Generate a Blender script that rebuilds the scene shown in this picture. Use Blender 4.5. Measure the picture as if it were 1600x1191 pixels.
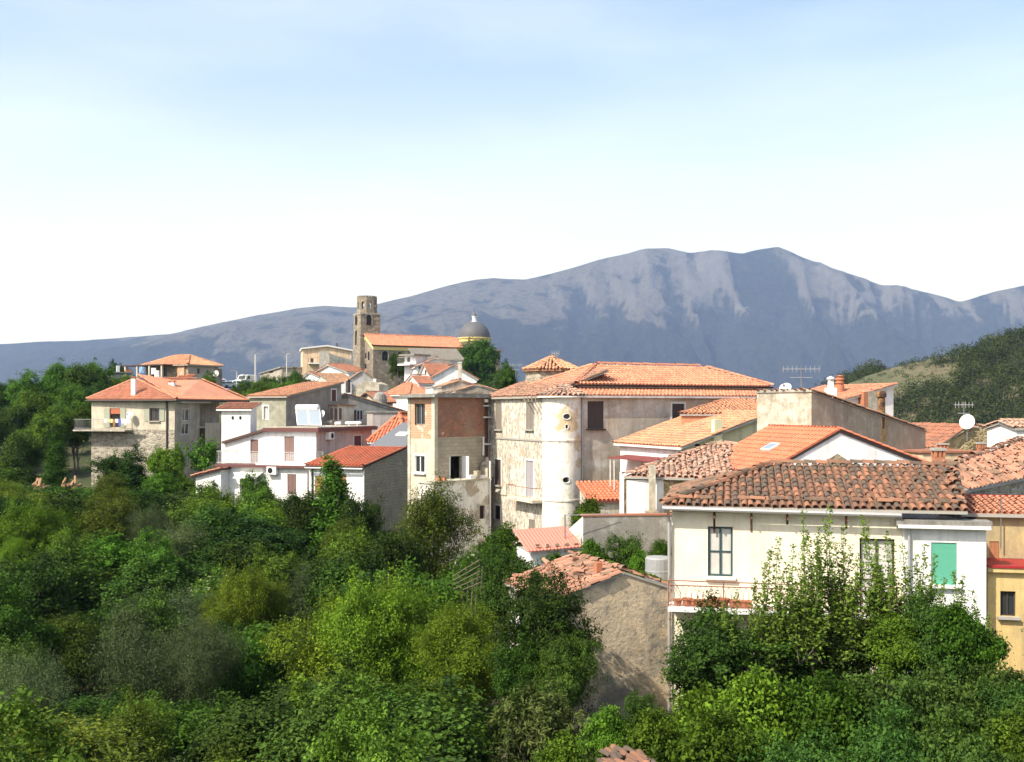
import bpy, math, random
import numpy as np
from mathutils import Vector, Matrix, noise
R = math.radians
random.seed(7)
for o in list(bpy.data.objects): bpy.data.objects.remove(o)
SC = bpy.context.scene
COL = SC.collection

# ------------------------------------------------------------------ camera, sky, sun, exposure
FPX, HY = 1600.0, 640.0            # focal length and horizon row on a 1600 px wide frame
cam_d = bpy.data.cameras.new('camera'); cam = bpy.data.objects.new('camera', cam_d); COL.objects.link(cam)
cam_d.sensor_width = 36; cam_d.lens = 36.0
cam_d.shift_y = (HY-595.5)/1600
cam_d.clip_start = 0.5; cam_d.clip_end = 60000
cam.rotation_euler = (R(90), 0, 0)
SC.camera = cam
SUN_EL = 46.0
SXY = Vector((-0.77, -0.64)).normalized()
SUN = Vector((SXY.x*math.cos(R(SUN_EL)), SXY.y*math.cos(R(SUN_EL)), math.sin(R(SUN_EL))))
world = bpy.data.worlds.new('World'); SC.world = world; world.use_nodes = True
wn = world.node_tree.nodes; wl = world.node_tree.links
bg = wn['Background']; sky = wn.new('ShaderNodeTexSky'); sky.sky_type = 'NISHITA'; sky.sun_disc = False
sky.sun_elevation = R(SUN_EL); sky.sun_rotation = math.atan2(SUN.x, SUN.y)
sky.air_density = 1.0; sky.dust_density = 2.6; sky.ozone_density = 0.0; sky.altitude = 300
# thin high cloud, the same over the whole sky
wtc = wn.new('ShaderNodeTexCoord'); wmp = wn.new('ShaderNodeMapping'); wmp.inputs['Scale'].default_value = (1.0, 1.0, 4.5)
wno = wn.new('ShaderNodeTexNoise'); wno.inputs['Scale'].default_value = 1.7; wno.inputs['Detail'].default_value = 6; wno.inputs['Roughness'].default_value = .5
wra = wn.new('ShaderNodeMapRange'); wra.inputs[1].default_value = .42; wra.inputs[2].default_value = .8; wra.inputs[3].default_value = 0.0; wra.inputs[4].default_value = .24
wmx = wn.new('ShaderNodeMix'); wmx.data_type = 'RGBA'; wmx.inputs[7].default_value = (8.5, 8.6, 8.8, 1)
wl.new(wtc.outputs['Generated'], wmp.inputs[0]); wl.new(wmp.outputs[0], wno.inputs[0]); wl.new(wno.outputs[0], wra.inputs[0])
wl.new(wra.outputs[0], wmx.inputs[0]); wgr = wn.new('ShaderNodeMix'); wgr.data_type = 'RGBA'; wgr.blend_type = 'MULTIPLY'; wgr.inputs[0].default_value = 1; wgr.inputs[7].default_value = (1.12,1.12,1.11,1); wl.new(sky.outputs[0], wgr.inputs[6]); wl.new(wgr.outputs[2], wmx.inputs[6]); # milky white low sky all round the horizon
wsx = wn.new('ShaderNodeSeparateXYZ'); wl.new(wtc.outputs['Generated'], wsx.inputs[0])
whr = wn.new('ShaderNodeMapRange'); whr.interpolation_type = 'SMOOTHSTEP'
for i_, v_ in enumerate((.03, .40, .9, .0)): whr.inputs[i_+1].default_value = v_
wl.new(wsx.outputs[2], whr.inputs[0])
wm2 = wn.new('ShaderNodeMix'); wm2.data_type = 'RGBA'; wm2.inputs[7].default_value = (4.3, 4.7, 5.3, 1)
wl.new(whr.outputs[0], wm2.inputs[0]); wl.new(wmx.outputs[2], wm2.inputs[6]); wl.new(wm2.outputs[2], bg.inputs[0])
bg.inputs[1].default_value = 0.15
sun_d = bpy.data.lights.new('sun', 'SUN'); sun = bpy.data.objects.new('sun', sun_d); COL.objects.link(sun)
sun_d.energy = 4.5; sun_d.angle = R(0.53); sun_d.color = (1, .95, .87)
sun.rotation_euler = SUN.to_track_quat('Z', 'Y').to_euler(); sun.location = SUN*300
vs = SC.view_settings; vs.view_transform = 'Standard'; vs.look = 'None'; vs.gamma = 1; vs.exposure = 0.72
SC.render.engine = 'CYCLES'
cy = SC.cycles
cy.max_bounces = 6; cy.diffuse_bounces = 3; cy.glossy_bounces = 2; cy.transmission_bounces = 3; cy.transparent_max_bounces = 4; cy.volume_bounces = 0
cy.use_denoising = True
cy.caustics_reflective = False; cy.caustics_refractive = False

# ------------------------------------------------------------------ materials
MATS = {}
class NT:
    def __init__(s, name):
        s.m = bpy.data.materials.new(name); s.m.use_nodes = True
        s.n = s.m.node_tree.nodes; s.l = s.m.node_tree.links; s.b = s.n['Principled BSDF']; s.out = s.n['Material Output']
    def new(s, t, **kw):
        x = s.n.new(t)
        for k, v in kw.items():
            if hasattr(x, k): setattr(x, k, v)
        return x
    def L(s, a, b): s.l.new(a, b)
    def coord(s, scale=(1,1,1), rz=0):
        t = s.new('ShaderNodeTexCoord'); m = s.new('ShaderNodeMapping')
        m.inputs['Scale'].default_value = scale; m.inputs['Rotation'].default_value = (0,0,rz)
        s.L(t.outputs['Object'], m.inputs[0]); return m.outputs[0]
    def noise(s, vec, scale, detail=5, rough=.6):
        x = s.new('ShaderNodeTexNoise'); x.inputs['Scale'].default_value = scale; x.inputs['Detail'].default_value = detail; x.inputs['Roughness'].default_value = rough
        s.L(vec, x.inputs['Vector']); return x.outputs['Fac']
    def rng(s, f, a, b, c=0., d=1.):
        x = s.new('ShaderNodeMapRange'); x.interpolation_type = 'SMOOTHSTEP'
        for i, v in enumerate((a,b,c,d)): x.inputs[i+1].default_value = v
        s.L(f, x.inputs[0]); return x.outputs[0]
    def mix(s, f, a, b, blend='MIX'):
        x = s.new('ShaderNodeMix'); x.data_type = 'RGBA'; x.blend_type = blend
        for v, i in ((f,0),(a,6),(b,7)):
            if hasattr(v, 'is_linked') or hasattr(v, 'links'): s.L(v, x.inputs[i])
            elif i == 0: x.inputs[0].default_value = v
            else: x.inputs[i].default_value = (*v, 1)
        return x.outputs[2]
    def math(s, op, a, b=0):
        x = s.new('ShaderNodeMath'); x.operation = op
        for i, v in ((0,a),(1,b)):
            if hasattr(v, 'links'): s.L(v, x.inputs[i])
            else: x.inputs[i].default_value = v
        return x.outputs[0]
    def bump(s, f, strength=.4, dist=.02):
        x = s.new('ShaderNodeBump'); x.inputs['Strength'].default_value = strength; x.inputs['Distance'].default_value = dist
        s.L(f, x.inputs['Height']); s.L(x.outputs[0], s.b.inputs['Normal'])
    def done(s, col, rough=.9, metal=0, spec=.3):
        if hasattr(col, 'links'): s.L(col, s.b.inputs['Base Color'])
        else: s.b.inputs['Base Color'].default_value = (*col, 1)
        s.b.inputs['Roughness'].default_value = rough; s.b.inputs['Metallic'].default_value = metal
        s.b.inputs['Specular IOR Level'].default_value = spec
        return s.m

def m_wall(name, base, layers=(), bump=(6,.5,.02), rough=.92, streak=.4, spots=()):
    """layers: (colour, scale, lo, hi, amount, zscale)"""
    t = NT(name); c = base
    for i, (col, sc, lo, hi, am, zs) in enumerate(layers):
        v = t.coord((1,1,zs))
        sh = t.new('ShaderNodeVectorMath'); sh.operation = 'ADD'; sh.inputs[1].default_value = (i*13.7, i*5.1, i*7.3); t.L(v, sh.inputs[0])
        c = t.mix(t.rng(t.noise(sh.outputs[0], sc, 8, .66), lo-.075, hi-.085, 0, min(1, am*1.2)), c, col)
    for (p, rad, col) in spots:      # plaster fallen away round a point
        v = t.coord(); sb = t.new('ShaderNodeVectorMath'); sb.operation = 'DISTANCE'; t.L(v, sb.inputs[0]); sb.inputs[1].default_value = p
        dn = t.math('ADD', sb.outputs['Value'], t.math('MULTIPLY', t.math('SUBTRACT', t.noise(v, 1.6, 7, .7), .5), rad*3.2))
        c = t.mix(t.rng(dn, rad*.75, rad*1.05, .8, 0), c, col)
    v = t.coord((2.2,2.2,.13))       # rain streaks and damp
    c = t.mix(t.rng(t.noise(v, 1.0, 6, .7), .46, .72, 0, streak), c, (.10,.09,.075), 'MIX') if streak else c
    v = t.coord()
    c = t.mix(t.rng(t.noise(v, .45, 6, .7), .42, .68, 0, min(.35, streak)), c, (.22,.19,.15))
    c = t.mix(.6, c, t.mix(t.noise(v, 14, 4, .7), (.3,.3,.3), (.7,.7,.7)), 'OVERLAY')
    t.bump(t.noise(v, bump[0], 6, .7), bump[1], bump[2])
    return t.done(c, rough)

def m_brick(name, c1, c2, mortar, w, h, ang, grime=None, msize=.02, rough=.95):
    t = NT(name); v = t.coord((1,1,1), ang)
    sep = t.new('ShaderNodeSeparateXYZ'); t.L(v, sep.inputs[0])
    cmb = t.new('ShaderNodeCombineXYZ'); t.L(t.math('ADD', sep.outputs[0], sep.outputs[1]), cmb.inputs[0]); t.L(sep.outputs[2], cmb.inputs[1])
    b = t.new('ShaderNodeTexBrick'); t.L(cmb.outputs[0], b.inputs['Vector'])
    b.inputs['Color1'].default_value = (*c1,1); b.inputs['Color2'].default_value = (*c2,1); b.inputs['Mortar'].default_value = (*mortar,1)
    b.inputs['Scale'].default_value = 1; b.inputs['Mortar Size'].default_value = msize; b.inputs['Brick Width'].default_value = w; b.inputs['Row Height'].default_value = h
    b.inputs['Mortar Smooth'].default_value = .3
    c = b.outputs['Color']; vv = t.coord()
    for g in (grime or []):
        c = t.mix(t.rng(t.noise(vv, g[1], 6, .65), g[2], g[3], 0, g[4]), c, g[0])
    c = t.mix(.6, c, t.mix(t.noise(vv, 9, 5, .7), (.3,.3,.3), (.7,.7,.7)), 'OVERLAY')
    t.bump(b.outputs['Fac'], -.5, .02)
    return t.done(c, rough)

def m_stone(name, cols, mortar, size, rough=.95):
    t = NT(name); v = t.coord((1,1,1.6))
    nz = t.new('ShaderNodeTexNoise'); nz.inputs['Scale'].default_value = 2.5; t.L(v, nz.inputs['Vector'])
    v2 = t.new('ShaderNodeVectorMath'); v2.operation = 'MULTIPLY_ADD'; t.L(nz.outputs['Color'], v2.inputs[0]); v2.inputs[1].default_value = (.25,)*3; t.L(v, v2.inputs[2])
    a = t.new('ShaderNodeTexVoronoi'); a.inputs['Scale'].default_value = 1/size; t.L(v2.outputs[0], a.inputs['Vector'])
    e = t.new('ShaderNodeTexVoronoi'); e.feature = 'DISTANCE_TO_EDGE'; e.inputs['Scale'].default_value = 1/size; t.L(v2.outputs[0], e.inputs['Vector'])
    sp = t.new('ShaderNodeSeparateColor'); t.L(a.outputs['Color'], sp.inputs[0])
    c = t.mix(sp.outputs[0], cols[0], cols[1]); c = t.mix(t.rng(sp.outputs[1], .6, .9), c, cols[2])
    c = t.mix(t.rng(e.outputs[0], 0, .12, 1, 0), c, mortar)
    c = t.mix(t.rng(t.noise(t.coord(), .8, 5), .5, .75, 0, .45), c, mortar)
    t.bump(t.rng(e.outputs[0], 0, .2), .8, .04)
    return t.done(c, rough)

def m_plain(name, col, rough=.6, metal=0, var=.25, sc=6, spec=.4):
    t = NT(name); v = t.coord()
    d = tuple(x*(1-var) for x in col)
    return t.done(t.mix(t.noise(v, sc, 5, .7), d, tuple(min(1,x*(1+var*.5)) for x in col)), rough, metal, spec)

def m_tile(name, lo, hi, alt, alt_amt, lichen, li_amt, rough=.9):
    t = NT(name); at = t.new('ShaderNodeAttribute'); at.attribute_name = 'tint'
    f = at.outputs['Fac']; c = t.mix(f, lo, hi)
    f2 = t.math('FRACT', t.math('MULTIPLY', f, 17.31))
    c = t.mix(t.rng(f2, 1-alt_amt-.03, 1-alt_amt+.03), c, alt)
    v = t.coord()
    c = t.mix(t.rng(t.noise(v, 2.2, 7, .7), .62-li_amt*.3, .8-li_amt*.25, 0, min(1, li_amt*1.6)), c, lichen)
    c = t.mix(t.rng(t.noise(v, .5, 7, .72), .42, .7, 0, .42), c, (.22,.15,.10))
    c = t.mix(.55, c, t.mix(t.noise(v, 22, 3, .7), (.3,.3,.3), (.7,.7,.7)), 'OVERLAY')
    t.bump(t.noise(v, 25, 4), .3, .01)
    return t.done(c, rough)

def m_leaf(name, lo, hi, rough=.5, trans=.35):
    t = NT(name); at = t.new('ShaderNodeAttribute'); at.attribute_name = 'tint'
    oi = t.new('ShaderNodeObjectInfo')
    c = t.mix(at.outputs['Fac'], lo, hi)
    hs = t.new('ShaderNodeHueSaturation'); t.L(c, hs.inputs['Color'])
    t.L(t.rng(oi.outputs['Random'], 0, 1, .485, .515), hs.inputs['Hue']); 
    t.L(t.rng(t.math('FRACT', t.math('MULTIPLY', oi.outputs['Random'], 7.77)), 0, 1, .6, 1.25), hs.inputs['Value'])
    c = hs.outputs[0]
    t.done(c, .62, 0, .10)
    tr = t.new('ShaderNodeBsdfTranslucent'); t.L(t.mix(.5, c, (1,1,.25), 'MULTIPLY'), tr.inputs['Color'])
    ms = t.new('ShaderNodeMixShader'); ms.inputs[0].default_value = trans
    t.L(t.b.outputs[0], ms.inputs[1]); t.L(tr.outputs[0], ms.inputs[2]); t.L(ms.outputs[0], t.out.inputs['Surface'])
    return t.m

# ------------------------------------------------------------------ mesh building
ORG = {}
def link(o, parent=None):
    COL.objects.link(o)
    if parent is not None: o.parent = parent
    return o
def tag(o, label=None, cat=None, group=None, kind=None):
    if label: o['label'] = label
    if cat: o['category'] = cat
    if group: o['group'] = group
    if kind: o['kind'] = kind
    return o
def org(o):
    while o.parent is not None: o = o.parent
    return ORG.get(o.name, Vector((0,0,0)))
def thing(name, label, cat, loc, group=None):
    o = bpy.data.objects.new(name, None); o.empty_display_size = .3; link(o); o.location = loc
    ORG[o.name] = Vector(loc); return tag(o, label, cat, group)

class MB:
    def __init__(s): s.v = []; s.f = []; s.t = []; s.tint = .5
    def poly(s, pts):
        i = len(s.v); s.v.extend(tuple(p) for p in pts); s.f.append(tuple(range(i, i+len(pts)))); s.t.append(s.tint)
    def grid(s, rows):
        i = len(s.v); n = len(rows[0])
        for r in rows: s.v.extend(tuple(p) for p in r)
        for a in range(len(rows)-1):
            for b in range(n-1):
                s.f.append((i+a*n+b, i+a*n+b+1, i+(a+1)*n+b+1, i+(a+1)*n+b)); s.t.append(s.tint)
    def hexa(s, p):      # 8 pts: bottom loop 0-3, top loop 4-7
        i = len(s.v); s.v.extend(tuple(q) for q in p)
        for f in ((0,3,2,1),(4,5,6,7),(0,1,5,4),(1,2,6,5),(2,3,7,6),(3,0,4,7)):
            s.f.append(tuple(i+k for k in f)); s.t.append(s.tint)
    def box(s, c, ax, ay, az):   # centre and half-axis vectors
        c = Vector(c); ax = Vector(ax); ay = Vector(ay); az = Vector(az)
        s.hexa([c-ax-ay-az, c+ax-ay-az, c+ax+ay-az, c-ax+ay-az, c-ax-ay+az, c+ax-ay+az, c+ax+ay+az, c-ax+ay+az])
    def abox(s, x0,x1,y0,y1,z0,z1):
        s.hexa([(x0,y0,z0),(x1,y0,z0),(x1,y1,z0),(x0,y1,z0),(x0,y0,z1),(x1,y0,z1),(x1,y1,z1),(x0,y1,z1)])
    def tube(s, pts, r, seg=6, caps=True):
        pts = [Vector(p) for p in pts]; rr = r if isinstance(r, (list,tuple)) else [r]*len(pts)
        i = len(s.v); n = len(pts)
        for k, p in enumerate(pts):
            d = (pts[min(k+1,n-1)]-pts[max(k-1,0)]).normalized()
            a = d.cross(Vector((0,0,1)) if abs(d.z) < .9 else Vector((1,0,0))).normalized(); b = d.cross(a)
            for j in range(seg):
                t = 2*math.pi*j/seg; s.v.append(tuple(p+(a*math.cos(t)+b*math.sin(t))*rr[k]))
        for k in range(n-1):
            for j in range(seg):
                s.f.append((i+k*seg+j, i+k*seg+(j+1)%seg, i+(k+1)*seg+(j+1)%seg, i+(k+1)*seg+j)); s.t.append(s.tint)
        if caps:
            s.f.append(tuple(i+j for j in range(seg))[::-1]); s.t.append(s.tint)
            s.f.append(tuple(i+(n-1)*seg+j for j in range(seg))); s.t.append(s.tint)
    def lathe(s, c, prof, seg=16):   # prof: (r,z)
        c = Vector(c); i = len(s.v)
        for (r, z) in prof:
            for j in range(seg):
                t = 2*math.pi*j/seg; s.v.append((c.x+r*math.cos(t), c.y+r*math.sin(t), c.z+z))
        for k in range(len(prof)-1):
            for j in range(seg):
                s.f.append((i+k*seg+j, i+k*seg+(j+1)%seg, i+(k+1)*seg+(j+1)%seg, i+(k+1)*seg+j)); s.t.append(s.tint)
    def mesh(s, name, mat, o=Vector((0,0,0)), tint=False, smooth=False):
        me = bpy.data.meshes.new(name); ox, oy, oz = o
        me.from_pydata([(x-ox, y-oy, z-oz) for x,y,z in s.v], [], s.f)
        if mat: me.materials.append(mat)
        if tint:
            a = me.attributes.new('tint', 'FLOAT', 'FACE'); a.data.foreach_set('value', s.t)
        if smooth: me.polygons.foreach_set('use_smooth', [True]*len(me.polygons))
        me.update(); return me
    def build(s, name, mat, parent=None, tint=False, smooth=False, loc=None):
        if parent is not None:
            o = bpy.data.objects.new(name, s.mesh(name, mat, org(parent), tint, smooth)); return link(o, parent)
        lo = Vector(loc) if loc is not None else Vector((0,0,0))
        o = bpy.data.objects.new(name, s.mesh(name, mat, lo, tint, smooth)); link(o); o.location = lo; ORG[o.name] = lo
        return o

def XY(px, d): return ((px-800)/FPX*d, d)
def PT(px, py, d): return Vector(((px-800)/FPX*d, d, (HY-py)/FPX*d))

def in_poly(x, y, P):
    c = False; n = len(P); j = n-1
    for i in range(n):
        xi, yi = P[i]; xj, yj = P[j]
        if (yi > y) != (yj > y) and x < (xj-xi)*(y-yi)/(yj-yi)+xi: c = not c
        j = i
    return c

def tile_arc(mb, o, e, up, nr, w0, w1, L, lift, seg=4):
    """one half-pipe tile: lower end at o, width w0 there and w1 at the top"""
    rows = []
    for (q, w, h) in ((0, w0, lift), (L, w1, lift*.25)):
        rows.append([o + up*q + e*(-math.cos(math.pi*k/seg)*w/2) + nr*(h+math.sin(math.pi*k/seg)*w*.42) for k in range(seg+1)])
    mb.grid(rows)

def plane_axes(poly):
    e = (poly[1]-poly[0]).normalized(); n = Vector((0,0,0))
    for i in range(1, len(poly)-1): n += (poly[i]-poly[0]).cross(poly[i+1]-poly[0])
    n.normalize()
    if n.z < 0: n = -n
    up = n.cross(e)
    if up.z < 0: up = -up
    return e, up, n

def tiles_on(mb, poly, c=.25, r=.38, jit=.05, rnd=random, want=None):
    """cover tiles over a roof plane; poly[0]->poly[1] is the eave.  want: list to receive separate tiles"""
    poly = [Vector(p) for p in poly]; e, up, n = plane_axes(poly); o = poly[0]
    P = [((p-o).dot(e), (p-o).dot(up)) for p in poly]
    x0, x1 = min(p[0] for p in P), max(p[0] for p in P); q0, q1 = min(p[1] for p in P), max(p[1] for p in P)
    nc = max(1, round((x1-x0)/c)); c = (x1-x0)/nc; nr_ = max(1, int((q1-q0)/r)+1)
    for i in range(nc):
        x = x0+(i+.5)*c; ph = rnd.uniform(-.3, .3)*r*min(1, jit*8)
        for j in range(nr_):
            q = q0+j*r+(ph if j else 0)
            if not in_poly(x, q+r*.5, P): continue
            a = rnd.gauss(0, jit*.5); ee = (e*math.cos(a)+up*math.sin(a)); uu = (up*math.cos(a)-e*math.sin(a))
            oo = o+e*(x+rnd.gauss(0, jit*c*.6))+up*(q-.02+rnd.gauss(0, jit*r*.7))+n*(.02+rnd.uniform(0, jit*.12))
            tint = rnd.random()
            if want is not None: want.append((oo, ee, uu, n, c*.78, c*.66, r*1.12, .035, tint))
            else:
                mb.tint = tint; tile_arc(mb, oo, ee, uu, n, c*.78, c*.66, r*1.12, .03)
    mb.tint = .5

def ridge_tiles(mb, a, b, w=.3, r=.4, rnd=random, jit=.03):
    a = Vector(a); b = Vector(b); d = b-a; L = d.length; d.normalize()
    s = d.cross(Vector((0,0,1))).normalized(); up = s.cross(d)
    for i in range(max(1, int(L/r))):
        mb.tint = rnd.random()
        tile_arc(mb, a+d*(i*r)+up*(.01+rnd.uniform(0, jit)), s, d, up, w, w*.85, r*1.12, .03)
    mb.tint = .5
# ------------------------------------------------------------------ house kit
class Face:
    def __init__(s, h, kind, off): s.h, s.k, s.off, s.op = h, kind, off, []
    def pt(s, a, out, z):
        if s.k == 'F': return s.h.W(a, s.off-out, z)
        if s.k == 'B': return s.h.W(a, s.off+out, z)
        if s.k == 'L': return s.h.W(s.off-out, a, z)
        return s.h.W(s.off+out, a, z)
    def ax(s): return s.h.u3 if s.k in 'FB' else s.h.n3
    def outv(s): return {'F': -s.h.n3, 'B': s.h.n3, 'L': -s.h.u3, 'R': s.h.u3}[s.k]
    def s_of(s, px): return s.h.sx(px, s.off) if s.k in 'FB' else s.h.sy(px, s.off)
    def z_of(s, px, py):
        p = s.pt(s.s_of(px), 0, 0); return (HY-py)/FPX*p.y
    def rect(s, x0, y0, x1, y1):
        a, b = sorted((s.s_of(x0), s.s_of(x1))); xm = (x0+x1)/2
        return a, b, s.z_of(xm, y1), s.z_of(xm, y0)

class H:
    def __init__(s, name, label, cat, px, d, a, zb, group=None):
        a = R(a); s.a = a; s.O = Vector(((px-800)/FPX*d, d)); s.u = Vector((math.cos(a), -math.sin(a))); s.n = Vector((math.sin(a), math.cos(a)))
        s.u3 = s.u.to_3d(); s.n3 = s.n.to_3d(); s.zb = zb; s.faces = []
        s.t = thing(name, label, cat, (s.O.x, s.O.y, zb), group); s.d = d
    def W(s, x, y, z):
        p = s.O+s.u*x+s.n*y; return Vector((p.x, p.y, z))
    def sx(s, px, y=0):
        k = (px-800)/FPX; return (k*(s.O.y+s.n.y*y)-s.O.x-s.n.x*y)/(s.u.x-k*s.u.y)
    def sy(s, px, x=0):
        k = (px-800)/FPX; return (k*(s.O.y+s.u.y*x)-s.O.x-s.u.x*x)/(s.n.x-k*s.n.y)
    def z(s, py, x=0, y=0): return (HY-py)/FPX*s.W(x, y, 0).y
    def face(s, k, off=0):
        for f in s.faces:
            if f.k == k and abs(f.off-off) < 1e-6: return f
        f = Face(s, k, off); s.faces.append(f); return f
    def panel(s, mb, f, a0, a1, z0, top, br=(), depth=.22):
        cuts = sorted({a0, a1, *[b for b in br if a0 < b < a1], *[x for o in f.op for x in o[:2] if a0 < x < a1]})
        for ca, cb in zip(cuts, cuts[1:]):
            m = (ca+cb)/2; ops = [o for o in f.op if o[0] < m < o[1]]
            ta, tb = top(ca), top(cb)
            zc = sorted({z0, *[z for o in ops for z in o[2:4] if z0 < z < min(ta, tb)]})
            for i, za in enumerate(zc):
                last = i == len(zc)-1; zt = None if last else zc[i+1]
                zm = za+.01
                if any(o[2]-1e-4 <= zm <= o[3] for o in ops): continue
                if last: mb.poly([f.pt(ca,0,za), f.pt(cb,0,za), f.pt(cb,0,tb), f.pt(ca,0,ta)])
                else: mb.poly([f.pt(ca,0,za), f.pt(cb,0,za), f.pt(cb,0,zt), f.pt(ca,0,zt)])
        for (p, q, za, zb_) in f.op:
            if not (a0-1e-3 <= p and q <= a1+1e-3 and za >= z0-1): continue
            for A, B in (((p,za),(q,za)), ((q,za),(q,zb_)), ((q,zb_),(p,zb_)), ((p,zb_),(p,za))):
                mb.poly([f.pt(A[0],0,A[1]), f.pt(B[0],0,B[1]), f.pt(B[0],-depth,B[1]), f.pt(A[0],-depth,A[1])])
    def body(s, mat, x0, x1, y0, y1, z0, top, xb=(), yb=(), name='wall', faces='FLRB'):
        tf = top if callable(top) else (lambda x, y: top)
        mb = MB()
        if 'F' in faces: s.panel(mb, s.face('F', y0), x0, x1, z0, lambda x: tf(x, y0), xb)
        if 'B' in faces: s.panel(mb, s.face('B', y1), x0, x1, z0, lambda x: tf(x, y1), xb)
        if 'L' in faces: s.panel(mb, s.face('L', x0), y0, y1, z0, lambda y: tf(x0, y), yb)
        if 'R' in faces: s.panel(mb, s.face('R', x1), y0, y1, z0, lambda y: tf(x1, y), yb)
        return mb.build(name, mat, s.t)
    def lbox(s, mb, x0, x1, y0, y1, z0, z1):
        W = s.W; mb.hexa([W(x0,y0,z0),W(x1,y0,z0),W(x1,y1,z0),W(x0,y1,z0),W(x0,y0,z1),W(x1,y0,z1),W(x1,y1,z1),W(x0,y1,z1)])
    def part(s, name, mat, x0, x1, y0, y1, z0, z1, parent=None):
        mb = MB(); s.lbox(mb, x0, x1, y0, y1, z0, z1); return mb.build(name, mat, parent or s.t)
    # ---- openings
    def win(s, f, rect, frame='frame_white', pane='glass', sill=None, trim=None, shut=None, shut_mat='shutter_green', mull=1, bars=0, rec=.12, name='window', leaf=None, panes=True):
        p, q, z0, z1 = rect; f.op.append((p, q, z0, z1)); ax = f.ax(); ov = f.outv()
        w = q-p; hgt = z1-z0; b = min(.07, w*.09)
        mb = MB()
        def bar(a0, a1, b0, b1, out, th):
            c = f.pt((a0+a1)/2, out, (b0+b1)/2); mb.box(c, ax*((a1-a0)/2), ov*(th/2), Vector((0,0,(b1-b0)/2)))
        bar(p, p+b, z0, z1, -rec, .06); bar(q-b, q, z0, z1, -rec, .06)
        bar(p+b, q-b, z0, z0+b, -rec, .06); bar(p+b, q-b, z1-b, z1, -rec, .06)
        for k in range(mull):
            x = p+w*(k+1)/(mull+1); bar(x-b*.5, x+b*.5, z0+b, z1-b, -rec, .06)
        for k in range(bars):
            zz = z0+hgt*(k+1)/(bars+1); bar(p+b, q-b, zz-b*.3, zz+b*.3, -rec, .045)
        o = mb.build(name, MATS[frame], s.t)
        if panes:
            n = mull+1
            for k in range(n):
                a0 = p+w*k/n; a1 = p+w*(k+1)/n
                mb = MB(); mb.poly([f.pt(a0,-rec-.02,z0), f.pt(a1,-rec-.02,z0), f.pt(a1,-rec-.02,z1), f.pt(a0,-rec-.02,z1)])
                mb.build('pane', MATS[pane], o)
        else:
            mb = MB(); mb.poly([f.pt(p,-.9,z0-.1), f.pt(q,-.9,z0-.1), f.pt(q,-.9,z1), f.pt(p,-.9,z1)]); mb.build('pane', MATS['void'], o)
        if sill:
            mb = MB(); mb.box(f.pt((p+q)/2, .04, z0-.05), ax*(w/2+.1), ov*.12, Vector((0,0,.045))); mb.build('sill', MATS[sill], o)
        if trim:
            mb = MB(); tw = .12
            for a0,a1,b0,b1 in ((p-tw,p,z0,z1+tw),(q,q+tw,z0,z1+tw),(p,q,z1,z1+tw)):
                mb.box(f.pt((a0+a1)/2, .008, (b0+b1)/2), ax*((a1-a0)/2), ov*.02, Vector((0,0,(b1-b0)/2)))
            mb.build('surround', MATS[trim], o)
        if shut == 'open':
            for (a0, a1) in ((p-w*.52-.02, p-.02), (q+.02, q+w*.52+.02)): s.shutter(f, a0, a1, z0, z1, .035, shut_mat, o)
        elif shut == 'closed':
            s.shutter(f, p+.01, (p+q)/2-.005, z0+.01, z1-.01, -.05, shut_mat, o); s.shutter(f, (p+q)/2+.005, q-.01, z0+.01, z1-.01, -.05, shut_mat, o)
        elif shut == 'roll':
            mb = MB(); n = max(8, int((z1-z0)/.06))
            for k in range(n):
                zz = z0+(k+.5)*(z1-z0)/n; mb.box(f.pt((p+q)/2, -.05, zz), ax*(w/2-.01), ov*.015+Vector((0,0,-.008)), Vector((0,0,(z1-z0)/n*.47)))
            mb.build('shutter', MATS[shut_mat], o)
        return o
    def shutter(s, f, a0, a1, z0, z1, out, mat, parent):
        mb = MB(); ax = f.ax(); ov = f.outv(); w = a1-a0; b = .05
        for (p,q,za,zb) in ((a0,a0+b,z0,z1),(a1-b,a1,z0,z1),(a0+b,a1-b,z0,z0+b),(a0+b,a1-b,z1-b,z1)):
            mb.box(f.pt((p+q)/2, out, (za+zb)/2), ax*((q-p)/2), ov*.022, Vector((0,0,(zb-za)/2)))
        n = max(5, int((z1-z0)/.11))
        for k in range(n):
            zz = z0+b+(k+.5)*(z1-z0-2*b)/n
            mb.box(f.pt((a0+a1)/2, out, zz), ax*(w/2-b), ov*.012+Vector((0,0,-.01)), Vector((0,0,(z1-z0)/n*.5)))
        return mb.build('shutter', MATS[mat], parent)
    # ---- roofs
    def rfun(s, kind, x0, x1, y0, y1, z, rise):
        xm, ym = (x0+x1)/2, (y0+y1)/2
        if kind == 'gx': return (lambda x, y: z+rise*(1-abs(y-ym)/(ym-y0))), (), (ym,)
        if kind == 'gy': return (lambda x, y: z+rise*(1-abs(x-xm)/(xm-x0))), (xm,), ()
        if kind == '+x': return (lambda x, y: z+rise*(x-x0)/(x1-x0)), (), ()
        if kind == '-x': return (lambda x, y: z+rise*(x1-x)/(x1-x0)), (), ()
        if kind == '+y': return (lambda x, y: z+rise*(y-y0)/(y1-y0)), (), ()
        if kind == '-y': return (lambda x, y: z+rise*(y1-y)/(y1-y0)), (), ()
        return (lambda x, y: z), (), ()
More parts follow.
